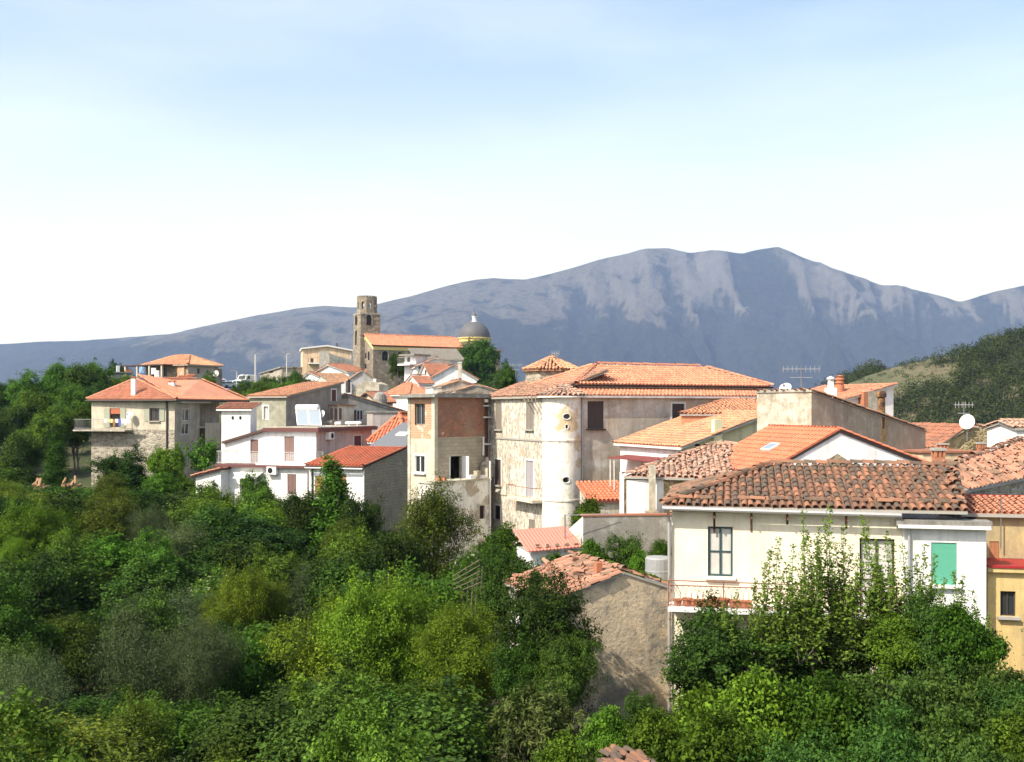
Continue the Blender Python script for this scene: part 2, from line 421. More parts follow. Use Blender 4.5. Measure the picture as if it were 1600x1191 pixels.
    def roof_polys(s, kind, x0, x1, y0, y1, z, rise, ov):
        ox, oy = ov if isinstance(ov, tuple) else (ov, ov)
        X0, X1, Y0, Y1 = x0-ox, x1+ox, y0-oy, y1+oy; xm, ym = (x0+x1)/2, (y0+y1)/2; W = s.W
        if kind == 'hip':
            if x1-x0 >= y1-y0:
                t = rise/((y1-y0)/2); ze = z-t*oy; hw = (Y1-Y0)/2; A, B = X0+hw, X1-hw; zr = z+rise
                return [[W(X0,Y0,ze),W(X1,Y0,ze),W(B,ym,zr),W(A,ym,zr)], [W(X1,Y1,ze),W(X0,Y1,ze),W(A,ym,zr),W(B,ym,zr)],
                        [W(X0,Y1,ze),W(X0,Y0,ze),W(A,ym,zr)], [W(X1,Y0,ze),W(X1,Y1,ze),W(B,ym,zr)]], [(W(A,ym,zr),W(B,ym,zr)),(W(X0,Y0,ze),W(A,ym,zr)),(W(X0,Y1,ze),W(A,ym,zr)),(W(X1,Y0,ze),W(B,ym,zr)),(W(X1,Y1,ze),W(B,ym,zr))]
            t = rise/((x1-x0)/2); ze = z-t*ox; hw = (X1-X0)/2; A, B = Y0+hw, Y1-hw; zr = z+rise
            return [[W(X0,Y1,ze),W(X0,Y0,ze),W(xm,A,zr),W(xm,B,zr)], [W(X1,Y0,ze),W(X1,Y1,ze),W(xm,B,zr),W(xm,A,zr)],
                    [W(X0,Y0,ze),W(X1,Y0,ze),W(xm,A,zr)], [W(X1,Y1,ze),W(X0,Y1,ze),W(xm,B,zr)]], [(W(xm,A,zr),W(xm,B,zr)),(W(X0,Y0,ze),W(xm,A,zr)),(W(X1,Y0,ze),W(xm,A,zr)),(W(X0,Y1,ze),W(xm,B,zr)),(W(X1,Y1,ze),W(xm,B,zr))]
        if kind == 'gx':
            t = rise/(ym-y0); ze = z-t*oy; zr = z+rise
            return [[W(X0,Y0,ze),W(X1,Y0,ze),W(X1,ym,zr),W(X0,ym,zr)], [W(X1,Y1,ze),W(X0,Y1,ze),W(X0,ym,zr),W(X1,ym,zr)]], [(W(X0,ym,zr),W(X1,ym,zr))]
        if kind == 'gy':
            t = rise/(xm-x0); ze = z-t*ox; zr = z+rise
            return [[W(X0,Y1,ze),W(X0,Y0,ze),W(xm,Y0,zr),W(xm,Y1,zr)], [W(X1,Y0,ze),W(X1,Y1,ze),W(xm,Y1,zr),W(xm,Y0,zr)]], [(W(xm,Y0,zr),W(xm,Y1,zr))]
        f = s.rfun(kind, x0, x1, y0, y1, z, rise)[0]
        P = lambda x, y: W(x, y, f(x, y))
        if kind == '+x': q = [P(X0,Y1),P(X0,Y0),P(X1,Y0),P(X1,Y1)]
        elif kind == '-x': q = [P(X1,Y0),P(X1,Y1),P(X0,Y1),P(X0,Y0)]
        elif kind == '+y': q = [P(X0,Y0),P(X1,Y0),P(X1,Y1),P(X0,Y1)]
        else: q = [P(X1,Y1),P(X0,Y1),P(X0,Y0),P(X1,Y0)]
        return [q], []
    def slab(s, polys, mat, th=.12, name='roof', parent=None):
        mb = MB(); T = Vector((0,0,th))
        for p in polys:
            q = [v+T for v in p]; mb.poly(q); mb.poly(p[::-1])
            for i in range(len(p)):
                j = (i+1) % len(p); mb.poly([p[i], p[j], q[j], q[i]])
        return mb.build(name, MATS[mat], parent or s.t)
    def roof(s, kind, x0, x1, y0, y1, z, rise, ov=.35, th=.12, mat='eave_brown', tile='tile_new', c=.25, r=.4, jit=.03, ridge=True, name='roof', gutter=None, sheet=False):
        polys, rid = s.roof_polys(kind, x0, x1, y0, y1, z, rise, ov)
        o = s.slab(polys, mat, th, name); T = Vector((0,0,th+.004))
        mb = MB()
        for p in polys: tiles_on(mb, [v+T for v in p], c, r, jit)
        if ridge:
            for a, b in rid: ridge_tiles(mb, a+T+Vector((0,0,.05)), b+T+Vector((0,0,.05)), w=c*1.15, r=r)
            for p in polys:      # verge tiles on gable and shed ends
                if kind != 'hip' and len(p) == 4:
                    ridge_tiles(mb, p[0]+T, p[3]+T, w=c*.9, r=r); ridge_tiles(mb, p[1]+T, p[2]+T, w=c*.9, r=r)
        to = mb.build('roof_tiles', MATS[tile], o, tint=True); tag(to, kind='stuff')
        # flat under-tile bed, a little above the slab, in the tile colour
        ub = MB()
        for p in polys: ub.poly([v+T for v in p])
        ub.build('tile_bed', MATS[tile], o, tint=True)
        if gutter:
            for p in polys:
                g = MB(); e = (p[1]-p[0]).normalized(); up = Vector((0,0,1)); out = e.cross(up)
                for sgn in (0,):
                    g.tube([p[0]+out*.07+up*.05, p[1]+out*.07+up*.05], .07, 8)
                g.build('gutter', MATS[gutter], o)
        return o, polys
    def house(s, kind, x1, y1, z, rise, wall, x0=0, y0=0, z0=None, **kw):
        """walls and matching roof in one go"""
        z0 = s.zb if z0 is None else z0
        f, xb, yb = s.rfun(kind, x0, x1, y0, y1, z, rise)
        w = s.body(MATS[wall], x0, x1, y0, y1, z0, f, xb, yb)
        ro = s.roof(kind, x0, x1, y0, y1, z, rise, **kw)
        return w, ro[0], ro[1]
    def pipe(s, name, mat, pts, r=.05, parent=None, seg=8):
        mb = MB(); mb.tube([s.W(*p) for p in pts], r, seg); return mb.build(name, MATS[mat], parent or s.t)
    def railing(s, f, a0, a1, z0, h, out0, out1, mat='rail_rust', step=.12, name='railing', sides=True):
        mb = MB(); B = .018
        runs = [((a0,out1),(a1,out1))]
        if sides: runs += [((a0,out0),(a0,out1)), ((a1,out0),(a1,out1))]
        for (p, q) in runs:
            P = f.pt(p[0],p[1],0); Q = f.pt(q[0],q[1],0); L = (Q-P).length
            for zz in (z0+h, z0+h*.12): mb.tube([P+Vector((0,0,zz)), Q+Vector((0,0,zz))], .022, 5)
            n = max(1, int(L/step))
            for k in range(n+1):
                p3 = P.lerp(Q, k/n); mb.tube([p3+Vector((0,0,z0)), p3+Vector((0,0,z0+h))], .009 if k%8 else .02, 4, False)
        return mb.build(name, MATS[mat], s.t)

def dish(label, p, r, look, pole_z, group=None, name='satellite_dish'):
    """white satellite dish facing `look`, its mast going down to pole_z"""
    p = Vector(p); t = thing(name, label, 'dish', (p.x, p.y, pole_z), group); d = Vector(look).normalized()
    a = d.cross(Vector((0,0,1))).normalized(); b = a.cross(d)
    mb = MB(); rows = []
    for k in range(6):
        rr = r*k/5; rows.append([p-d*(.22*r*(1-(k/5)**2))+(a*math.cos(2*math.pi*j/18)+b*math.sin(2*math.pi*j/18)*1.08)*rr for j in range(19)])
    mb.grid(rows); mb.grid([[v-d*.02 for v in rw] for rw in rows[::-1]]); mb.build('reflector', MATS['dish'], t, smooth=True)
    mb = MB(); mb.tube([Vector((p.x,p.y,pole_z)), Vector((p.x,p.y,p.z))-d*.25*r], .025, 6); mb.build('mast', MATS['metal_grey'], t)
    mb = MB(); tip = p+d*r*.9-b*r*.25
    mb.tube([p-b*r*.95, tip], .015, 5); mb.box(tip, a*.05, b*.05, d*.08); mb.build('feed_arm', MATS['metal_grey'], t)
    return t

def antenna(label, px, py0, py1, d, w, group=None, elems=6):
    a = PT(px, py0, d); b = PT(px, py1, d)
    t = thing('tv_antenna', label, 'antenna', (b.x, b.y, b.z), group)
    mb = MB(); mb.tube([b, a], .03, 6); mb.build('mast', MATS['metal_grey'], t)
    mb = MB(); c = a.lerp(b, .12)
    mb.tube([c+Vector((-w/2,0,0)), c+Vector((w/2,0,0))], .02, 5)
    for k in range(elems):
        x = -w/2+w*k/(elems-1); mb.tube([c+Vector((x,-.25,0)), c+Vector((x,.25,0))], .012, 4)
        mb.tube([c+Vector((x,0,-.18)), c+Vector((x,0,.18))], .012, 4)
    mb.build('boom', MATS['metal_light'], t)
    mb = MB(); c = a.lerp(b, .45); mb.tube([c+Vector((-w*.3,0,0)), c+Vector((w*.3,0,0))], .018, 5)
    for k in range(4): x = -w*.3+w*.2*k; mb.tube([c+Vector((x,-.15,0)), c+Vector((x,.15,0))], .012, 4)
    mb.build('boom', MATS['metal_light'], t)
    return t
# ------------------------------------------------------------------ material library
def reg(**kw): MATS.update(kw)
DIRT = (.16,.135,.10)
reg(
 cream = m_wall('cream_plaster', (.78,.70,.53), [((.80,.74,.60),.5,.45,.7,.6,1), ((.42,.36,.27),1.6,.6,.85,.35,.18), ((.5,.33,.22),.9,.68,.8,.35,1)], streak=.22),
 cream_old = m_wall('cream_old_plaster', (.74,.68,.56), [((.62,.58,.5),.9,.42,.62,.75,1), ((.30,.26,.21),5.5,.56,.66,.75,.6), ((.34,.3,.25),2.2,.56,.7,.5,.4), ((.52,.36,.2),1.1,.64,.74,.7,1), ((.3,.27,.22),2.2,.6,.85,.5,.12)]),
 turret = m_wall('turret_plaster', (.80,.77,.68), [((.62,.56,.45),1.1,.52,.72,.6,.5), ((.4,.34,.25),5,.62,.72,.5,.5)], streak=.2, spots=[((.66,-.1,11.35),.85,(.56,.40,.20)), ((1.38,.4,9.9),.6,(.52,.4,.22)), ((1.38,.4,8.7),.32,(.52,.42,.26))]),
 facade_shade = m_wall('facade_shaded_plaster', (.56,.48,.39), [((.42,.36,.29),.35,.42,.62,.8,1), ((.66,.62,.56),.28,.55,.7,.75,1.6), ((.3,.26,.2),2.4,.58,.8,.45,.2), ((.62,.42,.28),.4,.6,.72,.5,1)]),  # shade of the long facade put into a darker plaster colour
 peeling = m_wall('peeling_plaster', (.8,.77,.7), [((.46,.39,.30),1.1,.58,.66,.85,1), ((.3,.26,.2),3,.62,.74,.5,.5)]),
 white = m_wall('white_render', (.8,.79,.76), [((.62,.6,.56),1.2,.55,.8,.4,.3), ((.45,.43,.4),2.5,.68,.85,.35,.12)], streak=.26),
 white_clean = m_wall('white_clean_render', (.84,.83,.81), [((.7,.69,.67),.7,.55,.8,.3,1)], bump=(10,.2,.01), streak=.2),
 pink = m_wall('pink_render', (.55,.43,.40), [((.48,.38,.35),1.0,.45,.7,.5,1)]),
 pale_yellow = m_wall('pale_yellow_render', (.78,.74,.46), [((.7,.66,.44),.8,.5,.75,.5,1), ((.5,.46,.33),2,.66,.85,.3,.15)]),
 yellow = m_wall('ochre_render', (.62,.45,.19), [((.56,.4,.16),.9,.45,.7,.6,1), ((.33,.26,.13),2.2,.62,.85,.4,.15)]),
 olive = m_wall('olive_render', (.52,.40,.18), [((.38,.31,.17),1.1,.45,.7,.7,1), ((.25,.22,.15),2.2,.6,.8,.5,.2)]),
 peach = m_wall('peach_render', (.74,.54,.34), [((.66,.5,.34),.5,.45,.7,.5,1)]),
 beige = m_wall('beige_render', (.58,.52,.42), [((.47,.42,.34),.8,.45,.68,.7,1), ((.33,.29,.23),2,.6,.8,.45,.2), ((.66,.61,.52),.4,.55,.7,.5,1)]),
 beige_lit = m_wall('sunlit_beige_render', (.57,.515,.40), [((.5,.44,.33),.9,.48,.68,.6,1), ((.36,.31,.22),2,.6,.8,.45,.2)]),  # beige coloured for sunlit faces
 grey_beige = m_wall('grey_render', (.50,.43,.34), [((.32,.29,.25),.8,.45,.68,.7,1), ((.22,.2,.17),2,.6,.8,.45,.2)]),
 olive_grey = m_wall('mossy_grey_render', (.34,.33,.24), [((.26,.25,.19),1.1,.42,.66,.8,1), ((.46,.45,.36),.6,.55,.75,.6,1), ((.17,.16,.13),2.6,.6,.8,.5,.2)]),
 dark_grey = m_wall('dark_render', (.36,.315,.26), [((.26,.225,.19),1.1,.42,.66,.8,1), ((.14,.13,.12),2.6,.6,.8,.5,.2)]),
 cement = m_wall('cement_render', (.52,.47,.37), [((.36,.32,.24),1.0,.44,.62,.8,1), ((.62,.58,.48),.5,.52,.7,.7,2), ((.24,.21,.16),3.4,.58,.75,.5,.5), ((.6,.58,.5),2.5,.62,.72,.5,.3)], bump=(9,.7,.03)),
 cement_shade = m_wall('cement_shaded_render', (.47,.40,.31), [((.37,.31,.23),1.4,.44,.62,.8,1), ((.28,.23,.17),4,.58,.75,.5,.4)], bump=(9,.7,.03)),  # shaded copy of the cement render, darkness painted into the colour
 concrete = m_wall('weathered_concrete', (.34,.33,.30), [((.22,.21,.19),1.3,.42,.62,.8,1), ((.13,.12,.11),2.2,.56,.8,.6,.2)], bump=(9,.7,.03)),
 barn = m_wall('barn_render', (.70,.56,.38), [((.52,.41,.27),1.3,.46,.6,.8,1.6), ((.22,.205,.18),.55,.52,.66,.85,1), ((.62,.49,.33),.45,.5,.68,.6,1.4), ((.26,.22,.17),4,.6,.75,.6,1.5), ((.66,.6,.5),1.8,.70,.76,.7,2)], bump=(7,.9,.05), streak=.15),
 roof_grey = m_wall('grey_roof', (.24,.22,.19), [((.34,.31,.27),2,.5,.7,.7,1), ((.15,.14,.12),5,.5,.7,.6,1)]),
 mauve = m_wall('mauve_grey_render', (.46,.41,.38), [((.4,.35,.33),1.2,.45,.7,.6,1)]),
 lilac = m_wall('lilac_render', (.5,.47,.45), [((.42,.38,.36),1.2,.45,.7,.6,1)]),
)
MATS['block'] = m_brick('concrete_block', (.48,.42,.31), (.40,.35,.26), (.30,.265,.20), .42, .22, R(-70), [((.25,.21,.16),.7,.45,.7,.7), ((.56,.5,.38),1.8,.55,.7,.6)])
MATS['brick'] = m_brick('hollow_brick', (.42,.17,.10), (.27,.12,.075), (.26,.165,.12), .30, .16, R(-48), [((.19,.12,.085),.9,.42,.66,.7), ((.34,.24,.17),.6,.5,.68,.6), ((.6,.5,.42),2.6,.64,.68,.9)])
MATS['brick_lit'] = m_brick('hollow_brick_sunlit', (.58,.27,.15), (.5,.22,.13), (.5,.38,.28), .30, .16, R(-48), [((.6,.5,.4),2.0,.56,.62,.85)])  # sunlit copy of the brick, its light put into a paler colour
MATS['block_grey'] = m_brick('grey_block', (.42,.37,.28), (.34,.30,.23), (.28,.25,.19), .5, .25, R(-48), [((.18,.155,.12),.9,.5,.75,.6)])
MATS['stone'] = m_stone('rubble_stone', [(.30,.23,.14),(.2,.165,.11),(.40,.33,.22)], (.32,.27,.19), .38)
MATS['stone_church'] = m_stone('church_stone', [(.25,.205,.15),(.18,.15,.11),(.33,.28,.21)], (.22,.185,.14), .75)
MATS['stone_grey'] = m_stone('grey_stone', [(.3,.26,.2),(.22,.19,.15),(.4,.36,.28)], (.4,.36,.29), .45)
MATS['stone_yellow'] = m_stone('tawny_stone', [(.36,.27,.12),(.24,.18,.09),(.48,.38,.2)], (.46,.38,.24), .4)
reg(
 tile_new = m_tile('new_tile', (.50,.20,.115), (.62,.28,.165), (.45,.18,.11), .12, (.5,.24,.13), .05),
 tile_red = m_tile('red_tile', (.56,.165,.085), (.62,.20,.105), (.52,.15,.08), .1, (.5,.2,.1), .03),
 tile_orange = m_tile('orange_tile', (.54,.25,.135), (.66,.34,.19), (.45,.23,.14), .2, (.45,.28,.16), .12),
 tile_old = m_tile('old_tile', (.155,.082,.052), (.33,.15,.085), (.105,.075,.055), .38, (.15,.12,.08), .5),
 tile_brown = m_tile('brown_tile', (.34,.17,.095), (.5,.27,.15), (.24,.16,.11), .35, (.38,.3,.2), .35),
 tile_pale = m_tile('pale_old_tile', (.38,.205,.14), (.54,.31,.215), (.28,.19,.14), .3, (.44,.37,.28), .45),
 tile_barn = m_tile('barn_tile', (.32,.15,.095), (.45,.23,.15), (.22,.135,.09), .25, (.30,.23,.16), .45),
 tile_dim = m_tile('dim_red_tile', (.32,.13,.08), (.4,.17,.10), (.25,.12,.08), .2, (.3,.2,.14), .2),
)
reg(
 eave_brown = m_plain('eave_brown', (.09,.05,.04), .8), eave_dark = m_plain('eave_dark', (.035,.02,.018), .8), eave_red = m_plain('eave_red', (.16,.045,.03), .7),
 eave_white = m_plain('eave_white', (.72,.70,.66), .8), eave_grey = m_plain('eave_grey', (.36,.34,.30), .9),
 fascia = m_plain('fascia_brown', (.13,.05,.045), .6), slate = m_plain('slate_sheet', (.15,.155,.165), .6), red_metal = m_plain('red_metal', (.33,.02,.025), .5, 0, .3, 3),
 red_sheet = m_plain('faded_red_sheet', (.60,.20,.14), .6, 0, .2, 3), awning_red = m_plain('awning_red', (.20,.045,.04), .6), awning_white = m_plain('awning_white', (.75,.73,.68), .8),
 frame_white = m_plain('white_frame', (.75,.74,.72), .5), frame_dark = m_plain('dark_wood', (.05,.035,.028), .7), frame_grey = m_plain('grey_wood', (.24,.21,.18), .85), frame_brown = m_plain('brown_wood', (.13,.065,.045), .7),
 frame_teal = m_plain('teal_frame', (.03,.07,.07), .5),
 shutter_green = m_plain('sage_shutter', (.36,.37,.28), .7), shutter_brown = m_plain('brown_shutter', (.19,.115,.10), .7), shutter_grey = m_plain('weathered_shutter', (.22,.19,.16), .9), shutter_dark = m_plain('dark_shutter', (.07,.05,.045), .85),
 shutter_teal = m_plain('teal_roller', (.10,.36,.25), .5, 0, .08), shutter_red = m_plain('maroon_shutter', (.13,.035,.03), .7), shutter_terra = m_plain('terracotta_blind', (.42,.13,.06), .7), shutter_wood = m_plain('orange_wood_shutter', (.4,.17,.08), .7),
 shutter_silver = m_plain('silvery_door', (.33,.31,.33), .8),
 void = m_plain('dark_room', (.012,.011,.010), .9), rail_rust = m_plain('rust_red_iron', (.25,.09,.06), .7), rail_grey = m_plain('grey_iron', (.32,.31,.3), .5), rail_pale = m_plain('pale_rail', (.55,.53,.5), .5),
 metal_grey = m_plain('grey_metal', (.25,.25,.26), .45, .6), metal_light = m_plain('light_metal', (.6,.6,.6), .4, .6), metal_rust = m_wall('rusty_flue', (.20,.09,.035), [((.05,.025,.02),2.5,.45,.65,.9,1), ((.34,.2,.06),1.5,.56,.74,.8,1)]),
 rust_stain = m_wall('rust_streak', (.44,.27,.09), [((.5,.42,.3),3,.46,.66,.9,.25), ((.3,.16,.05),4,.5,.7,.6,.4)]),
 dish = m_plain('dish_white', (.78,.77,.75), .5, 0, .06), terracotta = m_plain('terracotta_pot', (.42,.16,.08), .8), brickred = m_plain('chimney_brick', (.42,.17,.09), .9),
 gutter = m_plain('zinc_gutter', (.42,.41,.40), .5, .3), gutter_dark = m_plain('dark_pipe', (.06,.045,.04), .6), tank = m_plain('tank_white', (.75,.74,.72), .35), tank_grey = m_plain('tank_grey', (.28,.29,.30), .6),
 solar = m_plain('solar_glass', (.22,.27,.32), .12, 0, .1, 2, .8), dome = m_plain('dome_lead', (.10,.10,.105), .65), trim_yellow = m_plain('yellow_trim', (.74,.58,.24), .85),
 wood = m_plain('raw_wood', (.22,.16,.1), .9), car_white = m_plain('car_white', (.72,.72,.73), .25, 0, .05), car_silver = m_plain('car_silver', (.5,.52,.55), .25, .4, .05), car_blue = m_plain('car_bluegrey', (.3,.36,.44), .25, .3, .05), tyre = m_plain('tyre', (.02,.02,.02), .9),
 bark = m_wall('bark', (.12,.095,.07), [((.06,.05,.04),5,.45,.6,.8,.2), ((.2,.17,.13),3,.55,.7,.6,.3)]), bark_pale = m_wall('pale_bark', (.34,.31,.26), [((.2,.18,.15),5,.45,.65,.7,.3)]),
 cloth_white = m_plain('cloth_white', (.8,.79,.76), .9, 0, .06), cloth_yellow = m_plain('cloth_yellow', (.75,.62,.28), .9), cloth_blue = m_plain('cloth_blue', (.12,.14,.4), .9), cloth_brown = m_plain('cloth_ochre', (.34,.19,.07), .9), cloth_pink = m_plain('cloth_pink', (.75,.32,.32), .9), cloth_sky = m_plain('cloth_sky', (.25,.4,.6), .9),
 log = m_plain('log_wood', (.36,.22,.11), .9, 0, .5), trellis = m_plain('grey_wood_poles', (.13,.105,.075), .9),
 moss = m_plain('moss', (.13,.2,.03), .95, 0, .5, 3),
)
t = NT('window_glass'); t.done((.03,.035,.04), .06, 0, .6); MATS['glass'] = t.m
t = NT('curtained_glass'); v = t.coord((1,1,.2)); t.done(t.mix(t.noise(v, 9, 3), (.4,.39,.36), (.62,.6,.56)), .15, 0, .5); MATS['glass_curtain'] = t.m
t = NT('teal_glass'); v = t.coord(); t.done(t.mix(t.noise(v, 1.5, 3), (.05,.10,.11), (.16,.25,.26)), .06, 0, .6); MATS['glass_teal'] = t.m
for nm, lo, hi, tr in (('leaf_mid',(0.019,0.043,0.006),(0.120,0.230,0.023),.3), ('leaf_dark',(0.012,0.029,0.006),(0.072,0.144,0.018),.25), ('leaf_lime',(0.037,0.071,0.006),(0.195,0.294,0.020),.35),
                       ('leaf_bright',(0.022,0.054,0.006),(0.133,0.251,0.019),.35), ('leaf_olive',(.030,.052,.016),(.115,.155,.062),.2), ('leaf_pale',(0.041,0.064,0.016),(0.207,0.261,0.065),.25), ('leaf_yellow',(0.034,0.057,0.008),(0.160,0.223,0.024),.3), ('leaf_plum',(0.042,0.074,0.011),(0.202,0.288,0.041),.45)):
    MATS[nm] = m_leaf(nm, lo, hi, .5, tr)
MATS['leaf_hill'] = m_leaf('leaf_hill', (.012,.032,.006), (.12,.165,.04), .6, .2); MATS['leaf_deep'] = m_leaf('leaf_deep', (.012,.034,.006), (.075,.14,.022), .5, .3)
MATS['petal'] = m_plain('cream_petal', (.6,.58,.4), .8)
# ------------------------------------------------------------------ terrain
CP = np.array([(0,2,-11),(-25,10,-13),(25,10,-12),(-20,22,-14.5),(-4,25,-13.5),(10,25,-9.8),(20,24,-9.5),(8,33,-10.4),(3,33,-11),(14,36,-10),(25,34,-10),(14,29,-9.8),(6,29,-10.3),(2,21,-9.6),(4,19,-9.2),(14,20,-9.2),(-10,40,-15),(-25,50,-14.8),(-45,50,-15),
 (-6,52,-14),(0,58,-12.5),(5,55,-11),(10,50,-10),(20,50,-9),(4,66,-10.8),(12,64,-8.5),(-6,68,-11.5),(-12,72,-11.5),(-14,82,-9.5),(-22,80,-11),(-26,86,-8.5),(-35,92,-8),(-42,88,-9.5),(-50,95,-8.5),(-60,95,-8.5),
 (-70,110,-7),(-55,125,-4),(-75,140,-4),(-46,135,-1.5),(-50,152,2.2),(-35,150,2),(-30,110,-4.5),(-18,100,-5),(-10,110,-2),(-5,140,0),(-20,160,1.5),(-30,220,5.2),(-12,220,5.2),(-50,215,4),(-60,230,3.5),(0,240,2),(10,150,0),(20,110,-4),
 (30,75,-7),(45,60,-9),(30,45,-10),(60,45,-12),(60,110,-10),(-110,130,-10),(-140,220,-14),(0,320,-14),(60,240,-16),(-90,300,-14),(120,180,-20),(110,330,-22),(160,260,-24),(-200,120,-20),(-250,400,-60),(0,600,-110),(400,400,-80),(-400,700,-150),(400,900,-170),(0,1200,-190),(150,20,-14),(-120,10,-16),(0,-60,-9),(-80,-80,-10),(80,-80,-10)], float)
def ground_z(x, y):
    x = np.asarray(x, float); y = np.asarray(y, float)
    d2 = (x[...,None]-CP[:,0])**2+(y[...,None]-CP[:,1])**2
    w = 1/(d2+9)**1.6
    z = (w*CP[:,2]).sum(-1)/w.sum(-1)
    rr = np.sqrt(x*x+y*y); k = np.clip((rr-700)/1500, 0, 1); k = k*k*(3-2*k)
    return z*(1-k)+(-220)*k
def gz(x, y): return float(ground_z(np.array([x]), np.array([y]))[0])
def grid_obj(name, X, Y, Z, mat, attr=None, smooth=True):
    n, m = X.shape; v = np.stack([X, Y, Z], -1).reshape(-1, 3)
    i = np.arange(n*m).reshape(n, m); f = np.stack([i[:-1,:-1], i[:-1,1:], i[1:,1:], i[1:,:-1]], -1).reshape(-1, 4)
    me = bpy.data.meshes.new(name); me.vertices.add(len(v)); me.vertices.foreach_set('co', v.ravel().astype(np.float32))
    me.loops.add(f.size); me.loops.foreach_set('vertex_index', f.ravel().astype(np.int32)); me.polygons.add(len(f))
    me.polygons.foreach_set('loop_start', np.arange(0, f.size, 4, dtype=np.int32)); me.polygons.foreach_set('loop_total', np.full(len(f), 4, np.int32))
    if smooth: me.polygons.foreach_set('use_smooth', np.ones(len(f), bool))
    for k, a in (attr or {}).items():
        at = me.attributes.new(k, 'FLOAT', 'POINT'); at.data.foreach_set('value', a.ravel().astype(np.float32))
    me.update(calc_edges=True); me.validate(); me.materials.append(mat)
    o = bpy.data.objects.new(name, me); return link(o)
th = np.unique(np.concatenate([np.linspace(-180, 180, 73), np.linspace(-45, 45, 136)]))
rr = np.concatenate([np.linspace(.5, 130, 100), np.geomspace(132, 16500, 70)])
RR, TH = np.meshgrid(rr, np.radians(th), indexing='ij'); GX = RR*np.sin(TH); GY = RR*np.cos(TH)
t = NT('earth'); v = t.coord()
c = t.mix(t.rng(t.noise(v, .25, 6), .4, .65), (.035,.045,.015), (.09,.08,.04)); c = t.mix(t.rng(t.noise(v, 2.5, 5), .5, .75), c, (.05,.075,.02))
t.bump(t.noise(v, 3, 6), .8, .2); MATS['earth'] = t.done(c, .95)
tag(grid_obj('ground', GX, GY, ground_z(GX, GY), MATS['earth']), 'dark earth and grass under the village and trees', kind='structure')

# ------------------------------------------------------------------ mountains
PROF = [(-900,560),(-400,548),(0,537),(60,534),(130,532),(200,527),(260,522),(330,507),(400,493),(470,480),(510,477),(550,479),(592,473),(640,462),(700,445),(740,437),(770,434),(820,437),(860,428),(900,417),(940,405),(980,396),(1010,388),(1045,386),(1075,391),(1090,389),(1110,386),(1140,391),(1160,395),(1190,389),(1215,385),(1235,392),(1265,405),(1310,418),(1350,430),(1375,440),(1410,444),(1440,452),(1470,461),(1495,470),(1520,464),(1550,454),(1600,443),(1700,420),(1900,400),(2300,430),(2800,500)]
YC = 6000.
ppx = np.array([p[0] for p in PROF], float); ppy = np.array([p[1] for p in PROF], float)
def fbm(x, y, oct=5, seed=0, ridged=False):
    out = np.empty(x.shape); xf, yf, of = x.ravel(), y.ravel(), out.ravel()
    for i in range(len(xf)):
        p = Vector((xf[i]+seed*31.7, yf[i]-seed*17.3, seed*3.1)); a = 1.; s = 0.; n = 0.
        for k in range(oct):
            q = noise.noise(p); s += a*((1-abs(q)*2) if ridged else q); n += a; a *= .5; p = p*2.03
        of[i] = s/n
    return out
mx = np.arange(-6800, 7200, 22.); my = np.concatenate([np.arange(3300, 5950, 34.), np.arange(5950, 6300, 40), np.arange(6300, 8200, 200)])
MX, MY = np.meshgrid(mx, my, indexing='ij')
bend = fbm(MX/2600, MX*0, 2, 3)*260
hx = np.interp(MX/YC*FPX+800, ppx, ppy); Hc = (HY-hx)/FPX*YC      # crest height as seen at distance YC
Hc = Hc*1.0
Yr = YC+bend*np.clip((np.abs(MX+300)-0)/5000, .3, 1); Hc = Hc*(Yr/YC)
T = (Yr-MY)/np.where(MY < Yr, 2500, 2300.)
base = -235.
At = np.abs(T).clip(0, 1)
cliff = np.clip((MX-100)/900, 0, 1)*np.clip((3700-MX)/900, 0, 1)     # steep upper face on the big massif
gentle = 1-At**1.05
steep = np.interp(At, [0,.05,.13,.2,.32,.5,.75,1], [1,.93,.74,.66,.53,.35,.14,0])
prof = gentle*(1-cliff)+steep*cliff
prof = np.where(T < 0, 1-At**1.3, prof)
Z = base+(Hc-base)*prof
wob = fbm(MX/420, MY/420, 3, 5)*220
gul = .6*fbm((MX+wob)/300, MY/1700, 5, 1, True)+.4*fbm((MX+wob*.6)/130, MY/900, 4, 4, True)                           # gullies running down the face
spur = fbm((MX+wob*1.5)/900, MY/1500, 4, 2, True)
env = np.clip(At/.10, 0, 1)*np.clip((1-At)/.15, 0, 1)
Z += env*((gul-.72)*(66+330*cliff)+(spur-.75)*230*(.22+.78*cliff))*np.clip((Hc-base)/900, .35, 1)
Z += fbm(MX/110, MY/110, 4, 7)*17*np.clip(At/.03, .25, 1)
# long grassy spur in front of the left shoulder
sp_d = (MY-(5050-(MX+900)*.18)); sp = np.exp(-(sp_d/420.)**2)*np.clip((MX+2600)/900, 0, 1)*np.clip((900-MX)/1400, 0, 1)
Z += sp*120
pxv = MX/MY*FPX+800; zl = np.interp(pxv, [0,200,300,450,560,650,720,800,900,1000,1500,1600], [720,420,300,215,190,230,330,520,640,690,650,640])
gx_, gy_ = np.gradient(Z, mx, my); slope = np.hypot(gx_, gy_)
forest_and_shade = np.clip((zl-Z+fbm(MX/350, MY/350, 5, 9)*330+fbm(MX/1200, MY/1200, 3, 10)*260-(gul-.5)*420)/90+.5, 0, 1)
forest_and_shade = np.maximum(forest_and_shade, np.clip((fbm(MX/170, MY/110, 5, 12)-.10)*7, 0, 1)*.9)
rib = fbm((MX+wob*.6)/130, MY/900, 4, 4, True)
band = np.clip((Z-470-fbm(MX/500, MY/500, 3, 15)*140)/90, 0, 1)*cliff
